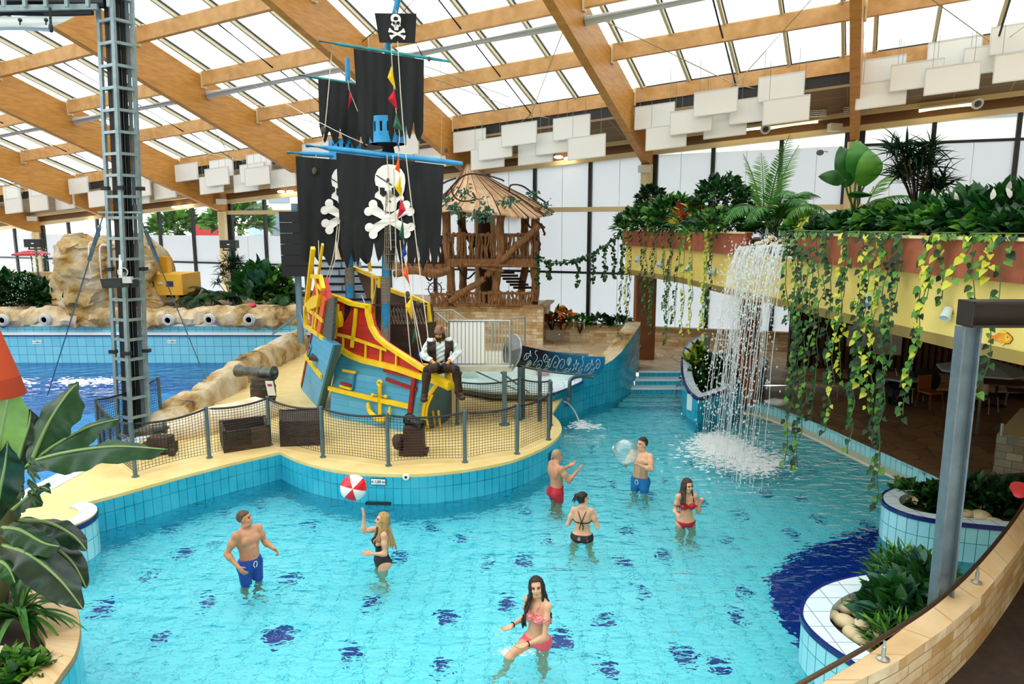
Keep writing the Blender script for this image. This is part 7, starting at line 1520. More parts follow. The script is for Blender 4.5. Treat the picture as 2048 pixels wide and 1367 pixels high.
# signs on tiles
def text(txt, c, h, m, parent, n, up=(0, 0, 1), th=.004, nm='lettering'):
    cu = bpy.data.curves.new(nm, 'FONT'); cu.body = txt; cu.size = h; cu.align_x = 'CENTER'; cu.align_y = 'CENTER'; cu.extrude = th
    o = bpy.data.objects.new(nm, cu); COL.objects.link(o); n = V(n).normalized(); u = V(up); x = u.cross(n).normalized(); o.rotation_euler = Matrix((x, n.cross(x), n)).transposed().to_euler(); cu.materials.append(m); bpy.context.view_layer.update()
    me = bpy.data.meshes.new_from_object(o.evaluated_get(bpy.context.evaluated_depsgraph_get())); bpy.data.objects.remove(o)
    q = bpy.data.objects.new(nm, me); COL.objects.link(q); q.rotation_euler = Matrix((x, n.cross(x), n)).transposed().to_euler(); q.parent = parent; q.location = V(c)-V(ORG[parent.name]); KIDS.setdefault(parent.name, []).append(q); return q
txm = mat('sign_blue_text', '#1d2c66', rough=.5)
def near_edge(px):
    best = min(((abs(px-(1024+FPX*p.x/(p.y*CP-(DZ-EYE)*SP))), i) for i, p in enumerate(eg[:-1])))[1]; a, c = eg[best], eg[min(best+1, len(eg)-1)]; return nrm(a, c), a, c
n_, a, c = near_edge(757); q = WP(757, 962, a, c)+n_*.012; x_ = V((0, 0, 1)).cross(n_)
b = MB(); b.ob(q, x_*.105, V((0, 0, .042)), n_*.008); o = tag(b.build('depth_sign', whitem, smooth=False), 'white depth sign reading 1,00 m on the tiled island wall', 'sign'); text('≈ 1,00 m', q+n_*.01, .055, txm, o, n_)
b = MB(); fr = x_*.108; b.bar(q-fr+V((0, 0, .043)), q+fr+V((0, 0, .043)), .016, .006); b.bar(q-fr-V((0, 0, .043)), q+fr-V((0, 0, .043)), .016, .006); b.bar(q-fr-V((0, 0, .046)), q-fr+V((0, 0, .046)), .016, .006, up=n_); b.bar(q+fr-V((0, 0, .046)), q+fr+V((0, 0, .046)), .016, .006, up=n_); b.build('border', txm, o, smooth=False)
n_, a, c = near_edge(812); q = WP(812, 953, a, c)+n_*.012; T_ = Matrix.Translation(q) @ Matrix((V((0, 0, 1)).cross(n_), V((0, 0, 1)), n_)).transposed().to_4x4(); b = MB(); b.lathe([(.05, -.01), (.05, .006), (.03, .014), (.02, .01)], 20, T_); o = tag(b.build('inlet_cap', whitem), 'round white inlet cap on the tiled island wall', 'inlet'); b = MB(); b.lathe([(0, .011), (.02, .011)], 14, T_); b.build('hole', blackm, o)
n_, a, c = near_edge(760); q = WP(757, 1005, a, c)+n_*.02; b = MB(); b.ob(q, V((0, 0, 1)).cross(n_)*.185, V((0, 0, .02)), n_*.02); tag(b.build('overflow_slot', blackm, smooth=False), 'black overflow slot low on the tiled island wall', 'slot')
n_, a, c = near_edge(1100); q = WP(1101, 915, a, c)+n_*.012; x_ = V((0, 0, 1)).cross(n_); b = MB(); b.ob(q, x_*.085, V((0, 0, .1)), n_*.006); o = tag(b.build('warning_sign', txm, smooth=False), 'dark blue no-diving sign on the island wall behind the shaven man', 'sign')
b = MB(); b.ell(q+n_*.01+V((0, 0, .05)), (.014, .008, .014)); b.tube([q+n_*.01+V((0, 0, .035)), q+n_*.01-V((0, 0, .02)), q+n_*.01+x_*.03-V((0, 0, .05))], .008, 5); b.tube([q+n_*.01+V((0, 0, .03))-x_*.03, q+n_*.01+V((0, 0, .01))+x_*.03], .006, 5); b.build('pictogram', whitem, o)
for x in (74, 344): q = D(x, 683 if x > 100 else 684, YF-.012); b = MB(); b.ob(q, (.13, 0, 0), (0, .006, 0), (0, 0, .05)); o = tag(b.build('depth_sign', whitem, smooth=False), 'white depth sign on the wave pool wall, %s' % ('nearer the rock ridge' if x > 100 else 'farther from the rock ridge'), 'sign'); text('≈ 1,80 m', q-V((0, .01, 0)), .06, txm, o, (0, -1, 0))
# ---- speakers, posts, yellow box, parasol
for x, y, Y, t in ((70, 486, 21.9, 'black speaker on a thin post beside the big rock'), (459, 488, 22.2, 'black speaker on a thin post between the palms')):
    c = D(x, y, Y); o = thing('speaker', t, 'speaker', V((c.x, c.y, 1.5))); b = MB(); b.box((c.x-.24, c.y-.15, c.z-.12), (c.x+.24, c.y+.15, c.z+.12)); b.build('cabinet', blackm, o, smooth=False); b = MB(); b.tube([V((c.x, c.y, 1.4)), V((c.x, c.y, c.z-.1))], .035, 8); b.build('post', MATS['fence_post'], o); b = MB(); b.box((c.x-.2, c.y-.05, c.z-.2), (c.x+.2, c.y+.05, c.z-.16)); b.bar(V((c.x-.19, c.y, c.z-.2)), V((c.x-.19, c.y, c.z-.1)), .03, .03); b.bar(V((c.x+.19, c.y, c.z-.2)), V((c.x+.19, c.y, c.z-.1)), .03, .03); b.build('bracket', blackm, o, smooth=False); b = MB(); b.box((c.x-.02, c.y-.156, c.z-.02), (c.x+.06, c.y-.15, c.z+.01)); b.build('badge', whitem, o, smooth=False)
o = thing('loudspeaker_array', 'tall black loudspeaker array on a blue-grey mast behind the sails', 'speaker', D(600, 660, 18.5)); a, c = D(560, 422, 18.5), D(622, 552, 18.5)
for k in range(6): z0, z1 = lerp(c.z, a.z, k/6), lerp(c.z, a.z, (k+.96)/6); b = MB(); b.box((a.x, 18.4, z0), (c.x, 18.8, z1)); b.build('speaker_cabinet', mat('speaker_black', '#0c0f12', rough=.6), o, smooth=False)
b = MB(); p = D(600, 640, 18.9); b.tube([V((p.x, p.y, .9)), V((p.x, p.y, a.z+.2))], .09, 12); b.build('mast', mat('mast_greyblue', '#6d8ca0', rough=.4, metal=.2), o)
b = MB(); b.bar(V((p.x, p.y, 1.7)), D(545, 668, 19.5), .04, .04); b.bar(V((p.x, p.y, 1.8)), D(612, 670, 18.2), .04, .04); b.build('strut', MATS['mast_greyblue'], o)
ye = mat('ochre_panel', '#dba824', '#cf9a1c', rough=.6, ns=2); o = thing('yellow_cabin', 'yellow box cabin on legs with two dark windows and a chimney', 'cabin', D(335, 610, 22.2)); a, c = D(286, 588, 21.9), D(372, 547, 21.9)
b = MB(); b.box((a.x, 21.6, a.z), (c.x, 22.9, c.z)); b.build('body', ye, o, smooth=False)
for x0, x1, y0, y1 in ((296, 308, 563, 573), (333, 346, 562, 573)): p, q = D(x0, y1, 21.6), D(x1, y0, 21.6); b = MB(); b.box((p.x, 21.58, p.z), (q.x, 21.6, q.z)); b.build('window', mat('navy_pane', '#171c4a', rough=.3), o, smooth=False)
p, q = D(316, 568, 21.6), D(325, 563, 21.6); b = MB(); b.box((p.x, 21.58, p.z), (q.x, 21.6, q.z)); b.build('plaque', nozm, o, smooth=False)
b = MB(); p, q = D(323, 545, 22.3), D(336, 513, 22.3); b.box((p.x, 22.2, p.z-.1), (q.x, 22.5, q.z)); b.build('chimney', ye, o, smooth=False)
for x in (293, 355): p = D(x, 588, 21.8); b = MB(); b.box((p.x-.05, 21.75, 1.4), (p.x+.05, 21.85, p.z+.02)); b.build('leg', ye, o, smooth=False)
b = MB(); b.tube(smooth_path([D(335, 590, 22), D(385, 588, 22), D(398, 575, 22)], 5), .08, 8); b.build('pipe', barkd, o)
o = thing('parasol', 'red parasol beside the far windows behind the speaker', 'parasol', V((D(62, 540, 27).x, 27, 1.5))); p = D(62, 507, 27); b = MB(); b.lathe([(0, .12), (.25, .1), (.62, 0), (.62, -.06), (.0, .08)], 8, Matrix.Translation(p)); b.build('canopy', mat('parasol_red', '#d8343c', '#e8585c', rough=.6, trans='#d8343c'), o, smooth=False); b = MB(); b.tube([V((p.x, 27, 1.4)), p], .025, 8); b.build('pole', MATS['fence_post'], o)
for s_ in (-1, 1): b = MB(); b.tube([p+V((s_*.55, 0, -.05)), p+V((s_*.55, 0, -.6))], .02, 6); b.build('stay', MATS['fence_post'], o)
b = MB(); q = D(505, 611, 20.9); b.ell(q, (.12, .08, .06), 12, 8); rough(b, .03, 9); tag(b.build('flower_head', mat('pink_flower', '#c8385a', rough=.6)), 'small pink flower lying on the rock band', 'flower')
# ---- sloping panels hung under the roof
pm = mat('panel_white', '#eef0ec', rough=.6); pe = mat('panel_edge', '#d8dad6', rough=.6); RP = 2.6
PAN = {'in the bay above the peace lilies': [(1760, 142), (1762, 188), (1833, 150), (1908, 106), (1904, 157), (1982, 117), (2038, 75), (2046, 131)],
 'in the bay above the palms': [(1309, 232), (1332, 274), (1382, 242), (1431, 204), (1450, 250), (1503, 220), (1562, 174), (1572, 220)],
 'in the bay above the hut': [(939, 281), (975, 316), (990, 296), (1038, 268), (1071, 306), (1107, 285), (1143, 255), (1173, 294)],
 'in the bay beside the ship': [(330, 380), (373, 344), (423, 369), (434, 353), (443, 336), (492, 365), (505, 345), (518, 325), (515, 352), (566, 356), (632, 304), (807, 291), (861, 316)],
 'in the bay behind the lattice tower': [(24, 386), (27, 411), (76, 383), (78, 406), (130, 403), (157, 371), (197, 397), (230, 363), (280, 351), (280, 376), (278, 392)]}
first = None; ax_ = (WD+V((0, 0, .075))).normalized()
for bay, lst in PAN.items():
    for k, (x, y) in enumerate(sorted(lst)):
        wall0 = W(0, RP+(k % 4-1.5)*.16); wall1 = W(5, RP+(k % 4-1.5)*.16); c = WP(x, y, wall0, wall1); u = V((0, 0, 1))
        lab = 'white hanging acoustic panel %s, %s from the left' % (bay, ORD[k])
        if first is None:
            first = thing('acoustic_panel', lab, 'panel', (0, 0, 0), 'white acoustic panels under the roof'); ORG[first.name] = np.zeros(3)
            b = MB(); b.ob((0, 0, 0), ax_*.53, u*.29, WD.cross(u)*.02); b.build('board', pm, first, smooth=False)
            b = MB()
            for s_ in (1, -1): b.bar(ax_*-.535+u*.29*s_, ax_*.535+u*.29*s_, .05, .025); b.bar(ax_*.53*s_-u*.29, ax_*.53*s_+u*.29, .05, .02, up=ax_)
            b.build('edge_frame', pe, first, smooth=False)
            for s_ in (-.4, .4): b = MB(); b.tube([ax_*s_+u*.29, ax_*s_+u*1.1], .005, 4); b.build('wire', galv, first)
            first.location = c
        else: dup(first, c, None, lab)
# ---- lights and vents on the eave, corner speakers, camera dome
lightm, t_, out_ = newmat('warm_tube'); e_ = t_('ShaderNodeEmission', Strength=3.2); t_.set(e_, 'Color', (1., .86, .5)); t_.set(out_, 'Surface', e_)
lightw, t_, out_ = newmat('warm_lamp'); e_ = t_('ShaderNodeEmission', Strength=7); t_.set(e_, 'Color', (1., .85, .6)); t_.set(out_, 'Surface', e_)
def eave_pt(x, y, r): return WP(x, y, W(0, r), W(5, r))
for k, (x0, y0, x1, y1) in enumerate(((1433, 268, 1522, 256), (1541, 256, 1636, 243), (1838, 222, 1942, 209))):
    a, c = eave_pt(x0, y0, .5), eave_pt(x1, y1, .5); o = thing('tube_light', 'glowing fluorescent tube under the eave, %s' % ['ending left of the vent above the palm', 'ending right of the vent above the palm', 'above the dracaena'][k], 'light', a); b = MB(); b.tube([a, c], .035, 8); b.build('tube', lightm, o); b = MB(); b.bar(a+V((0, 0, .06)), c+V((0, 0, .06)), .12, .05); b.build('fixture', cream, o, smooth=False)
for k, (x, y) in enumerate(((1531, 258), (1955, 207))):
    c = eave_pt(x, y, .6); o = thing('round_vent', 'round white ceiling vent by the eave tubes, %s' % ['above the palm', 'above the peace lilies'][k], 'vent', c); b = MB(); T_ = Matrix.Translation(c) @ Matrix.Rotation(2.0, 4, 'X'); b.lathe([(.14, -.03), (.14, .02), (.1, .03), (.09, .0), (0, .0)], 20, T_); b.build('ring', whitem, o); b = MB(); b.lathe([(.07, .012), (.075, .02), (.08, .012)], 18, T_); b.build('louvre', steelgrey, o)
for k, (x, y, r) in enumerate(((350, 414, .3), (372, 412, .3), (175, 442, .3), (1117, 314, .35), (1136, 317, .35), (562, 383, .3), (580, 383, .3))):
    c = eave_pt(x, y, r); b = MB(); b.ell(c, (.14, .1, .05), 12, 6); tag(b.build('spot_lamp', lightw), 'bright warm lamp under the eave, %s from the big rock' % ORD[[1, 2, 0, 5, 6, 3, 4][k]], 'light')
for k, (x, y) in enumerate(((65, 437), (443, 403), (1287, 338), (1668, 255))):
    c = eave_pt(x, y, .55); o = thing('corner_speaker', 'small white corner speaker on a hall column, %s from the big rock' % ORD[k], 'speaker', c); b = MB(); T_ = Matrix.Translation(c) @ Matrix.Rotation(.35, 4, 'Z'); P = [T_ @ V(p) for p in ((-.2, -.1, -.1), (.2, -.1, -.1), (.12, .12, -.1), (-.12, .12, -.1))]; b.prism(P, (0, .0, .2)); b.build('cabinet', whitem, o, smooth=False); b = MB(); b.tube([c, c+V((0, .2, .1))], .03, 6); b.build('bracket', nozm, o)
o = thing('dome_camera', 'small dome camera on an arm by the cream column', 'camera', eave_pt(1640, 305, .3)); c = eave_pt(1640, 305, .4); b = MB(); b.ell(c, (.1, .1, .08)); b.build('dome', steelgrey, o); b = MB(); b.tube([c+V((0, 0, .05)), eave_pt(1655, 303, .1)], .025, 6); b.build('arm', whitem, o)
for k, (x, y) in enumerate(((1630, 225), (1711, 222))):
    c = eave_pt(x, y, .9); o = thing('cable_tray', 'grey perforated cable tray end beside the cream column, %s' % ['toward the palm', 'toward the paddle leaves'][k], 'tray', c); b = MB()
    for j in range(5): b.bar(c+WD*-.28+V((0, 0, -.1+.05*j)), c+WD*.28+V((0, 0, -.1+.05*j)), .03, .02)
    for j in range(8): b.bar(c+WD*(-.28+.08*j)-V((0, 0, .1)), c+WD*(-.28+.08*j)+V((0, 0, .1)), .02, .02)
    b.build('grid', ssm, o, smooth=False)
# ---- steel portal, handrail, fish and lamps on the fascia
o = thing('steel_portal', 'grey steel column with a dark beam on top beside the stone parapet', 'column', G(1865, 1200, .3)); pb = D(1912, 900, 5.75); zt_ = zof(652, 5.75); b = MB()
b.box((pb.x-.075, 5.69, .2), (pb.x-.06, 5.81, zt_)); b.box((pb.x+.06, 5.69, .2), (pb.x+.075, 5.81, zt_)); b.box((pb.x-.06, 5.743, .2), (pb.x+.06, 5.757, zt_))
b.build('column_profile', steelgrey, o, smooth=False)
b = MB(); p0_ = V((pb.x-.04, pb.y, zt_)); p1_ = V((4.5, pb.y, zt_)); h_ = .19
for dz, w_, hh in ((0, .2, .02), (h_, .2, .02)): b.bar(p0_+V((0, 0, dz+.01)), p1_+V((0, 0, dz+.01)), w_, hh)
b.bar(p0_+V((0, -.0, h_/2)), p1_+V((0, -.0, h_/2)), .012, h_); b.bar(p0_-V((.0, 0, -.005)), p0_+V((.0, 0, h_+.02)), .2, .012, up=(1, 0, 0)); b.build('beam_profile', darksteel, o, smooth=False)
hr = thing('handrail', 'dark steel handrail on short posts along the stone parapet', 'handrail', G(1766, 1317, .85)); hp_ = smooth_path([V((p.x, p.y, 1.0)) for p in (G(1560, 1390, 1.0), G(1640, 1345, 1.0), G(1765, 1274, 1.0), G(1870, 1205, 1.0), G(1952, 1130, 1.0), G(2030, 1035, 1.0), G(2090, 940, 1.0))], 6); b = MB(); b.tube(hp_, .018, 10); b.build('rail', mat('rail_bronze', '#6a5648', rough=.3, metal=.8), hr)
for x, y in ((1766, 1317), (1953, 1164)):
    p = G(x, y, .855); b = MB(); b.lathe([(.045, 0), (.045, .008), (.03, .014), (.016, .02), (.016, .1), (.009, .105), (.009, .145)], 14, Matrix.Translation(p)); b.build('post', ssm, hr)
def on_fascia(x, y): e, t = edge_at(x); n = V((t.y, -t.x, 0)); n = n if n.x < 0 else -n; q = WP(x, y, e, e+t); return q, n, t
q, n, t = on_fascia(2003, 672); fi = thing('fish_painting', 'orange goldfish painted on the yellow fascia beyond the steel column', 'painting', q)
def fpoly(P, m, nm, off):
    b = MB(); vs = [on_fascia(2003, 672)[0]+t*((x-2003)*-.0) for x, y in P]; vs = [WP(x, y, q, q+t)+n*off for x, y in P]; b.prism(vs, -n*.006); b.build(nm, m, fi, smooth=False)
fo = mat('fish_orange', '#e8821e', '#f0a82c', rough=.6, ns=6); fye = mat('fish_yellow', '#f2cc3c', rough=.6); fbk = mat('fish_outline', '#5a3410', rough=.6)
body_ = [(1996, 668), (2005, 664), (2016, 666), (2024, 673), (2026, 678), (2020, 686), (2008, 687), (1998, 682), (1990, 680), (1977, 684), (1980, 676), (1976, 668), (1988, 672)]
fpoly([(x+(x-2003)*.05, y+(y-676)*.12) for x, y in body_], fbk, 'outline', .004); fpoly(body_, fo, 'body', .009); fpoly([(2000, 665), (2008, 660), (2016, 664), (2012, 667)], fye, 'fin', .012); fpoly([(2004, 686), (2012, 686), (2006, 692)], fye, 'fin', .012); fpoly([(2012, 668), (2022, 674), (2022, 680), (2012, 684)], fye, 'cheek', .013); fpoly([(2017, 673), (2019, 673), (2019, 675), (2017, 675)], fbk, 'eye', .017)
lampm = mat('lamp_shell', '#cfe0e6', rough=.4)
for k, (x, y) in enumerate(((1281, 517), (1326, 526), (1384, 535), (1431, 541), (1752, 598), (1905, 625))):
    q, n, t = on_fascia(x, y); o = thing('wall_lamp', 'pale cylinder lamp on the yellow fascia, %s from the wall end' % ORD[k], 'lamp', q); a = q+n*.06; d = (n*.5+V((0, -.35, -.75))).normalized(); b = MB(); xx, uu, zz_ = frame(d); s_ = .65 if k < 4 else (.7 if k == 4 else .5)
    b.lathe([(0, -.1*s_), (.08*s_, -.1*s_), (.1*s_, .14*s_), (.085*s_, .14*s_), (.07*s_, .02), (0, .02)], 16, Matrix.Translation(a) @ Matrix((xx, uu, zz_)).transposed().to_4x4()); b.build('shade', lampm, o); b = MB(); b.tube([q-n*.02, a], .02, 6); b.build('arm', nozm, o)
# ---- restaurant furniture under the terrace
FZ = .24
def Gf(x, y): return G(x, y, FZ)
ch_or = mat('chair_orange', '#8a4620', rough=.5); ch_dk = mat('chair_dark', '#1c1a1a', rough=.5); tblm = mat('table_brown', '#5a3d28', rough=.4)
def chair(c, rz, m, lab, grp='restaurant chairs'):
    o = thing('chair', lab, 'chair', c, grp); R_ = Matrix.Rotation(rz, 3, 'Z'); f = lambda *p: c+R_ @ V(p)
    b = MB(); b.ob(f(0, 0, .34), R_ @ V((.17, 0, 0)), R_ @ V((0, .17, 0)), V((0, 0, .02))); b.build('seat', m, o, smooth=False); b = MB(); b.ob(f(0, .17, .52), R_ @ V((.17, 0, 0)), R_ @ V((0, .015, 0)), V((0, 0, .15))); b.build('backrest', m, o, smooth=False)
    for s_ in (-1, 1):
        for q in (-1, 1): b = MB(); b.tube([f(s_*.15, q*.15, .33), f(s_*.18, q*.18, 0)], .012, 6); b.build('leg', ssm if m is not ch_or else ch_or, o)
    return o
def table(c, r, lab, m=tblm):
    o = thing('table', lab, 'table', c); b = MB(); b.lathe([(0, .53), (r, .53), (r, .56), (0, .56)], 28, Matrix.Translation(c)); b.build('tabletop', m, o); b = MB(); b.tube([c, c+V((0, 0, .53))], .03, 8); b.build('column', ch_dk, o); b = MB(); b.lathe([(0, 0), (.2, 0), (.2, .02), (0, .04)], 16, Matrix.Translation(c)); b.build('foot', ch_dk, o); return o
chair(Gf(1858, 815), .3, ch_or, 'orange chair on the brown floor beside the steel column'); chair(Gf(1820, 800), 2.0, ch_dk, 'dark chair half hidden by the long vines'); chair(Gf(1925, 815), -.4, ch_dk, 'dark chair with a teal towel behind the steel column'); chair(Gf(1968, 822), .5, ch_dk, 'dark chair with a beige towel by the round table'); chair(Gf(1712, 790), 1.2, ch_dk, 'dark chair near the slatted wall with a white towel'); chair(Gf(1678, 790), .2, tblm, 'brown chair nearest the slatted wall end'); chair(Gf(2030, 812), 1.0, ch_dk, 'dark chair beyond the round table')
table(Gf(1990, 812), .5, 'round dark table with towels and cups beyond the steel column'); table(Gf(1800, 806), .35, 'small table behind the long hanging vines', mat('table_pale', '#9aa09a', rough=.4))
def towel(c, w, h, m, lab): b = MB(); b.grid([[c+V((x, -.02-.02*sin(x*30), z)) for x in np.linspace(-w, w, 7)] for z in np.linspace(0, -h, 5)]); b.grid([[c+V((x, .03-.02*sin(x*30), z)) for x in np.linspace(-w, w, 7)][::-1] for z in np.linspace(0, -h, 5)]); tag(b.build('towel', m, ang=180), lab, 'towel')
for (x, y), m, lab in (((1925, 758), mat('towel_teal', '#4f8d86', rough=.9), 'teal towel hung over a dark chair'), ((1966, 768), mat('towel_beige', '#b9ab90', rough=.9), 'beige towel hung over a chair by the round table'), ((1722, 730), mat('towel_white', '#c9c9c2', rough=.9), 'white towel hung over a chair near the slatted wall')): towel(D(x, y, Gf(x, y+50).y-.2), .12, .32, m, lab)
for x, y, lab in ((1850, 745, 'black jackets heaped over the back of the orange chair'), (1738, 735, 'black bag standing on a chair near the slatted wall')):
    b = MB(); c = D(x, y+18, Gf(x, 805).y); b.ell(c, (.22, .16, .3), 16, 10); b.ell(c+V((.16, 0, .02)), (.14, .14, .26), 14, 8); rough(b, .05, 4); tag(b.build('jacket', mat('jacket_black', '#0f0f12', rough=.9)), lab, 'clothes')
o = thing('baby_stroller', 'dark folding pushchair with wheels behind the long vines', 'stroller', Gf(1792, 812)); c = Gf(1790, 808)
for dx, dy in ((-.12, -.05), (.16, -.05), (.02, .2)): b = MB(); T_ = Matrix.Translation(c+V((dx, dy, .11))) @ Matrix.Rotation(pi/2, 4, 'Y'); b.lathe([(.08, -.02), (.11, -.02), (.11, .02), (.08, .02), (.08, -.02)], 18, T_); b.build('wheel', ch_dk, o)
b = MB(); b.ob(c+V((0, .05, .34)), (.15, 0, 0), (0, .2, .05), (0, 0, .06)); b.build('seat', ch_dk, o, smooth=False); b = MB(); b.tube([c+V((-.1, -.05, .11)), c+V((-.1, .2, .45)), c+V((-.1, .35, .7)), c+V((.14, .35, .7)), c+V((.14, .2, .45)), c+V((.14, -.05, .11))], .012, 6); b.build('frame', ssm, o)
b = MB(); c = D(1968, 725, 12.6); b.lathe([(.0, .1), (.75, -.12), (.75, -.15), (0, .05)], 8, Matrix.Translation(c)); o = thing('parasol', 'grey parasol over the table beneath the fish painting', 'parasol', V((c.x, c.y, FZ))); b.build('canopy', mat('parasol_grey', '#8f979c', rough=.7), o, smooth=False); b = MB(); b.tube([V((c.x, c.y, FZ)), c], .025, 8); b.build('pole', ssm, o)
for x0, y0, x1, y1, lab, tx in ((1690, 650, 1731, 690, 'pale notice board with printed lines on the slatted wall', 1), (1743, 662, 1802, 706, 'blank grey board on the slatted wall', 0)):
    A_, B_ = V((7.0, 17.9, 0)), V((14.5, 16.2, 0)); p, q = WP(x0, y1, A_, B_), WP(x1, y0, A_, B_); n = nrm(A_, B_); b = MB(); b.ob((p+q)/2+n*.14, (V((q.x, q.y, 0))-V((p.x, p.y, 0)))/2, (0, 0, (q.z-p.z)/2), n*.015); o = tag(b.build('notice_board', mat('board_pale', '#b5b2aa', rough=.6), smooth=False), lab, 'board')
    if tx:
        for k in range(4): b = MB(); z = lerp(q.z, p.z, .3+.14*k); cc_ = (p+q)/2; d_ = (V((q.x, q.y, 0))-V((p.x, p.y, 0))).normalized(); b.bar(V((cc_.x, cc_.y, z))+n*.16-d_*.12, V((cc_.x, cc_.y, z))+n*.16+d_*(.1-.05*(k % 2)), .01, .025); b.build('printed_line', ch_dk, o, smooth=False)
b = MB(); p = G(2003, 868, .86); b.lathe([(.025, -.02), (.025, .17), (.0, .18)], 12, Matrix.Translation(V((p.x, p.y, .86)))); tag(b.build('bollard', ssm), 'short steel post on the low stone wall of the restaurant', 'post')
b = MB(); q = G(1553, 806, .45); b.ell(q+V((0, 0, .03)), (.25, .15, .06), 14, 8); rough(b, .05, 6); tag(b.build('towel', mat('towel_white', '#c9c9c2')), 'crumpled white towel lying on the floor past the boat planter', 'towel')
o = thing('stair_railing', 'dark stair railing at the end of the slatted wall', 'railing', D(1600, 680, 17.8)); b = MB()
for k in range(4): b.tube([D(1600, 655+7*k, 17.6), D(1625, 640+7*k, 17.2), D(1660, 640+7*k, 17.2)], .015, 5)
b.build('rail', ch_dk, o); b = MB(); b.tube([D(1600, 650, 17.6), D(1600, 700, 17.6)], .02, 6); b.tube([D(1658, 636, 17.2), D(1658, 690, 17.2)], .02, 6); b.build('post', ch_dk, o)
# hatch in the planter wall, corner bollard, orange cone
a, c = q0, q1; n = nrm(a, c); p, q = WP(1092, 679, a, c)+n*.012, WP(1127, 660, a, c)+n*.012; b = MB(); b.ob((p+q)/2, (V((q.x, q.y, 0))-V((p.x, p.y, 0)))/2, (0, 0, abs(q.z-p.z)/2), n*.02); o = tag(b.build('hatch', mat('hatch_grey', '#6e6152', rough=.5), smooth=False), 'grey metal hatch in the stone planter wall beside the hut', 'hatch'); b = MB(); b.ell((p*.25+q*.75)+n*.03-V((0, 0, .05)), .02); b.build('lock', whitem, o)
c = D(-8, 1300, 5.35); b = MB(); b.lathe([(.0, c.z), (.07, c.z), (.085, c.z-.02), (.085, .4), (0, .4)], 20, Matrix.Translation((c.x, c.y, 0))); tag(b.build('bollard', mat('bollard_cream', '#d9d2ae', rough=.5)), 'round cream bollard top at the corner of the stone-edged planter', 'bollard')
a = D(-42, 640, 5.2); b = MB(); b.lathe([(.10, 0), (.21, -.42), (.21, -.43), (.1, -.01)], 24, Matrix.Translation(a)); o = thing('orange_cone', 'orange cloth cone edge above the banana leaves', 'lantern', a); b.build('shade', mat('cone_orange', '#d8552c', rough=.7, trans='#d8552c'), o)  # orange cloth cone, its real nature unknown
b = MB(); b.lathe([(.21, -.43), (.245, -.56), (.245, -.57), (.21, -.44)], 24, Matrix.Translation(a)); b.build('lower_band', mat('cone_dark', '#b8431f', rough=.7, trans='#b8431f'), o)
b = MB(); b.tube([a+V((0, 0, 0)), a+V((0, 0, 3.2))], .008, 5); b.build('cord', blackm, o)
# ---- seen through the glass: houses and trees outside
fa = mat('facade_pale', '#d9d6cc', rough=.9); fb = mat('facade_blue', '#9fb6c4', rough=.8); wnm = mat('outside_window', '#7f97a8', rough=.3)
def house(c, w, d, h, m, lab, rows, cols, rz):
    o = thing('building', lab, 'building', c); R_ = Matrix.Rotation(rz, 3, 'Z'); f = lambda *p: V(c)+R_ @ V(p); b = MB(); b.ob(f(0, 0, h/2), R_ @ V((w/2, 0, 0)), R_ @ V((0, d/2, 0)), V((0, 0, h/2))); b.build('wall', m, o, smooth=False)
    for r in range(rows):
        for q in range(cols): x = lerp(-w/2, w/2, (q+.5)/cols); z = lerp(1.2, h-.6, (r+.5)/rows); b = MB(); b.ob(f(x, -d/2-.03, z), R_ @ V((w/cols*.28, 0, 0)), R_ @ V((0, .05, 0)), V((0, 0, h/rows*.25))); b.build('window', wnm, o, smooth=False)
house(W(8, -14, 0), 18, 8, 11, fa, 'pale building outside the upper windows at the terrace', 3, 5, rad(-23)); house(W(-17, -16, 0), 16, 8, 7.5, fa, 'pale building outside the windows behind the yellow cabin', 3, 6, rad(-23)); house(W(-34, -30, 0), 12, 8, 6.5, fb, 'blue-grey building far outside beyond the big rock', 2, 4, rad(-23))
for k, (t, r, s_, h) in enumerate(((-13, -6, 1.2, 3.4), (-16, -7, 1.3, 3.6), (-20.5, -6, 1.6, 3.9), (-27, -8, 1.5, 3.6))):
    p = W(t, r, h); bush('tree', 'green tree outside the windows, %s from the yellow cabin' % ORD[k], 'tree', p, (s_, s_, s_*.8), 420, .5, [gM, gL], seed=200+k)
    b = MB(); b.tube([W(t, r, 0), p], .12, 8); tag(b.build('bare_stem', twigm), 'bare trunk under the green tree outside, %s from the cabin' % ORD[k], 'trunk')
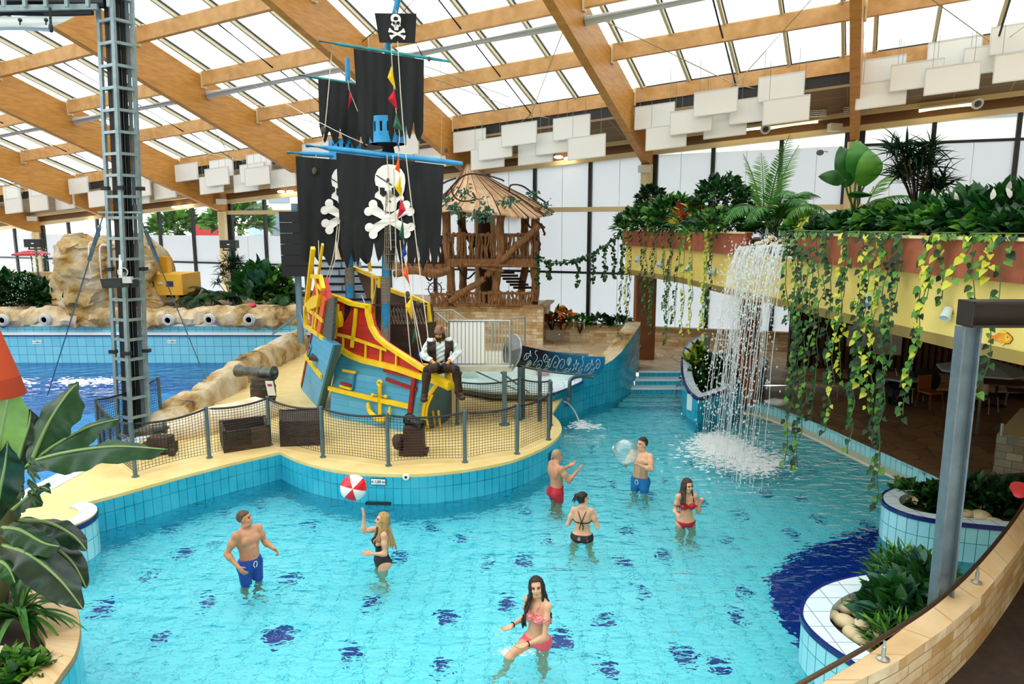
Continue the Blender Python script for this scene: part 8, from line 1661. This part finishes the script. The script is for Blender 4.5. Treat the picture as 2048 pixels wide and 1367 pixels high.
b = MB(); c = W(-25.4, -9, 0); b.ob(c+V((0, 0, 3.2)), (1.0, .4, 0), (-.4, 1.0, 0), (0, 0, .8)); b.ob(c+V((0, 0, 1.2)), (.9, .36, 0), (-.3, .9, 0), (0, 0, 1.2)); tag(b.build('kiosk', mat('kiosk_red', '#c8343a', rough=.6), smooth=False), 'red kiosk outside the windows by the big rock', 'kiosk')
# unseen hall walls, added to block light from behind the viewer
for nm, P in (('wall_hall_side', [V((-30, -5, 0)), V((-24, 30, 0))]), ('wall_hall_back', [V((19, -5, 0)), V((-30, -5, 0))]), ('wall_hall_right', [V((17, 18, 0)), V((19, -5, 0))])):
    b = MB(); b.wall(P, -1.2, 13 if nm != 'wall_hall_side' else 5); struct(b.build(nm, mat('hall_wall', '#b3a78c', rough=.8)))
sc = bpy.context.scene
cam = bpy.data.cameras.new('camera'); co = bpy.data.objects.new('camera', cam); COL.objects.link(co)
cam.sensor_width = 36; cam.lens = FPX/2048*36; co.location = (0, 0, EYE); co.rotation_euler = (pi/2-PITCH, 0, 0); cam.clip_end = 300
sc.camera = co
w = bpy.data.worlds.new('overcast_sky'); sc.world = w; w.use_nodes = True; nt = w.node_tree; nt.nodes.clear()
bg = nt.nodes.new('ShaderNodeBackground'); wo = nt.nodes.new('ShaderNodeOutputWorld'); nt.links.new(bg.outputs[0], wo.inputs[0])
bg.inputs[0].default_value = (.95, .98, 1.0, 1); bg.inputs[1].default_value = 1.5
vs = sc.view_settings; vs.view_transform = 'Standard'; vs.look = 'None'; vs.gamma = 1; vs.use_curve_mapping = False; vs.exposure = 1.0
cy = sc.cycles; cy.max_bounces = 10; cy.diffuse_bounces = 3; cy.glossy_bounces = 3; cy.transmission_bounces = 8; cy.transparent_max_bounces = 12
cy.caustics_refractive = True; cy.caustics_reflective = True; cy.sample_clamp_indirect = 6; cy.blur_glossy = .5
cy.use_adaptive_sampling = True; cy.adaptive_threshold = .035
# real size: the place was laid out at 1 : 1.3
WORLD = 1.3
for o in list(sc.objects):
    if o.parent is None and o.type != 'CAMERA': o.location = o.location*WORLD; o.scale = o.scale*WORLD
co.location = co.location*WORLD
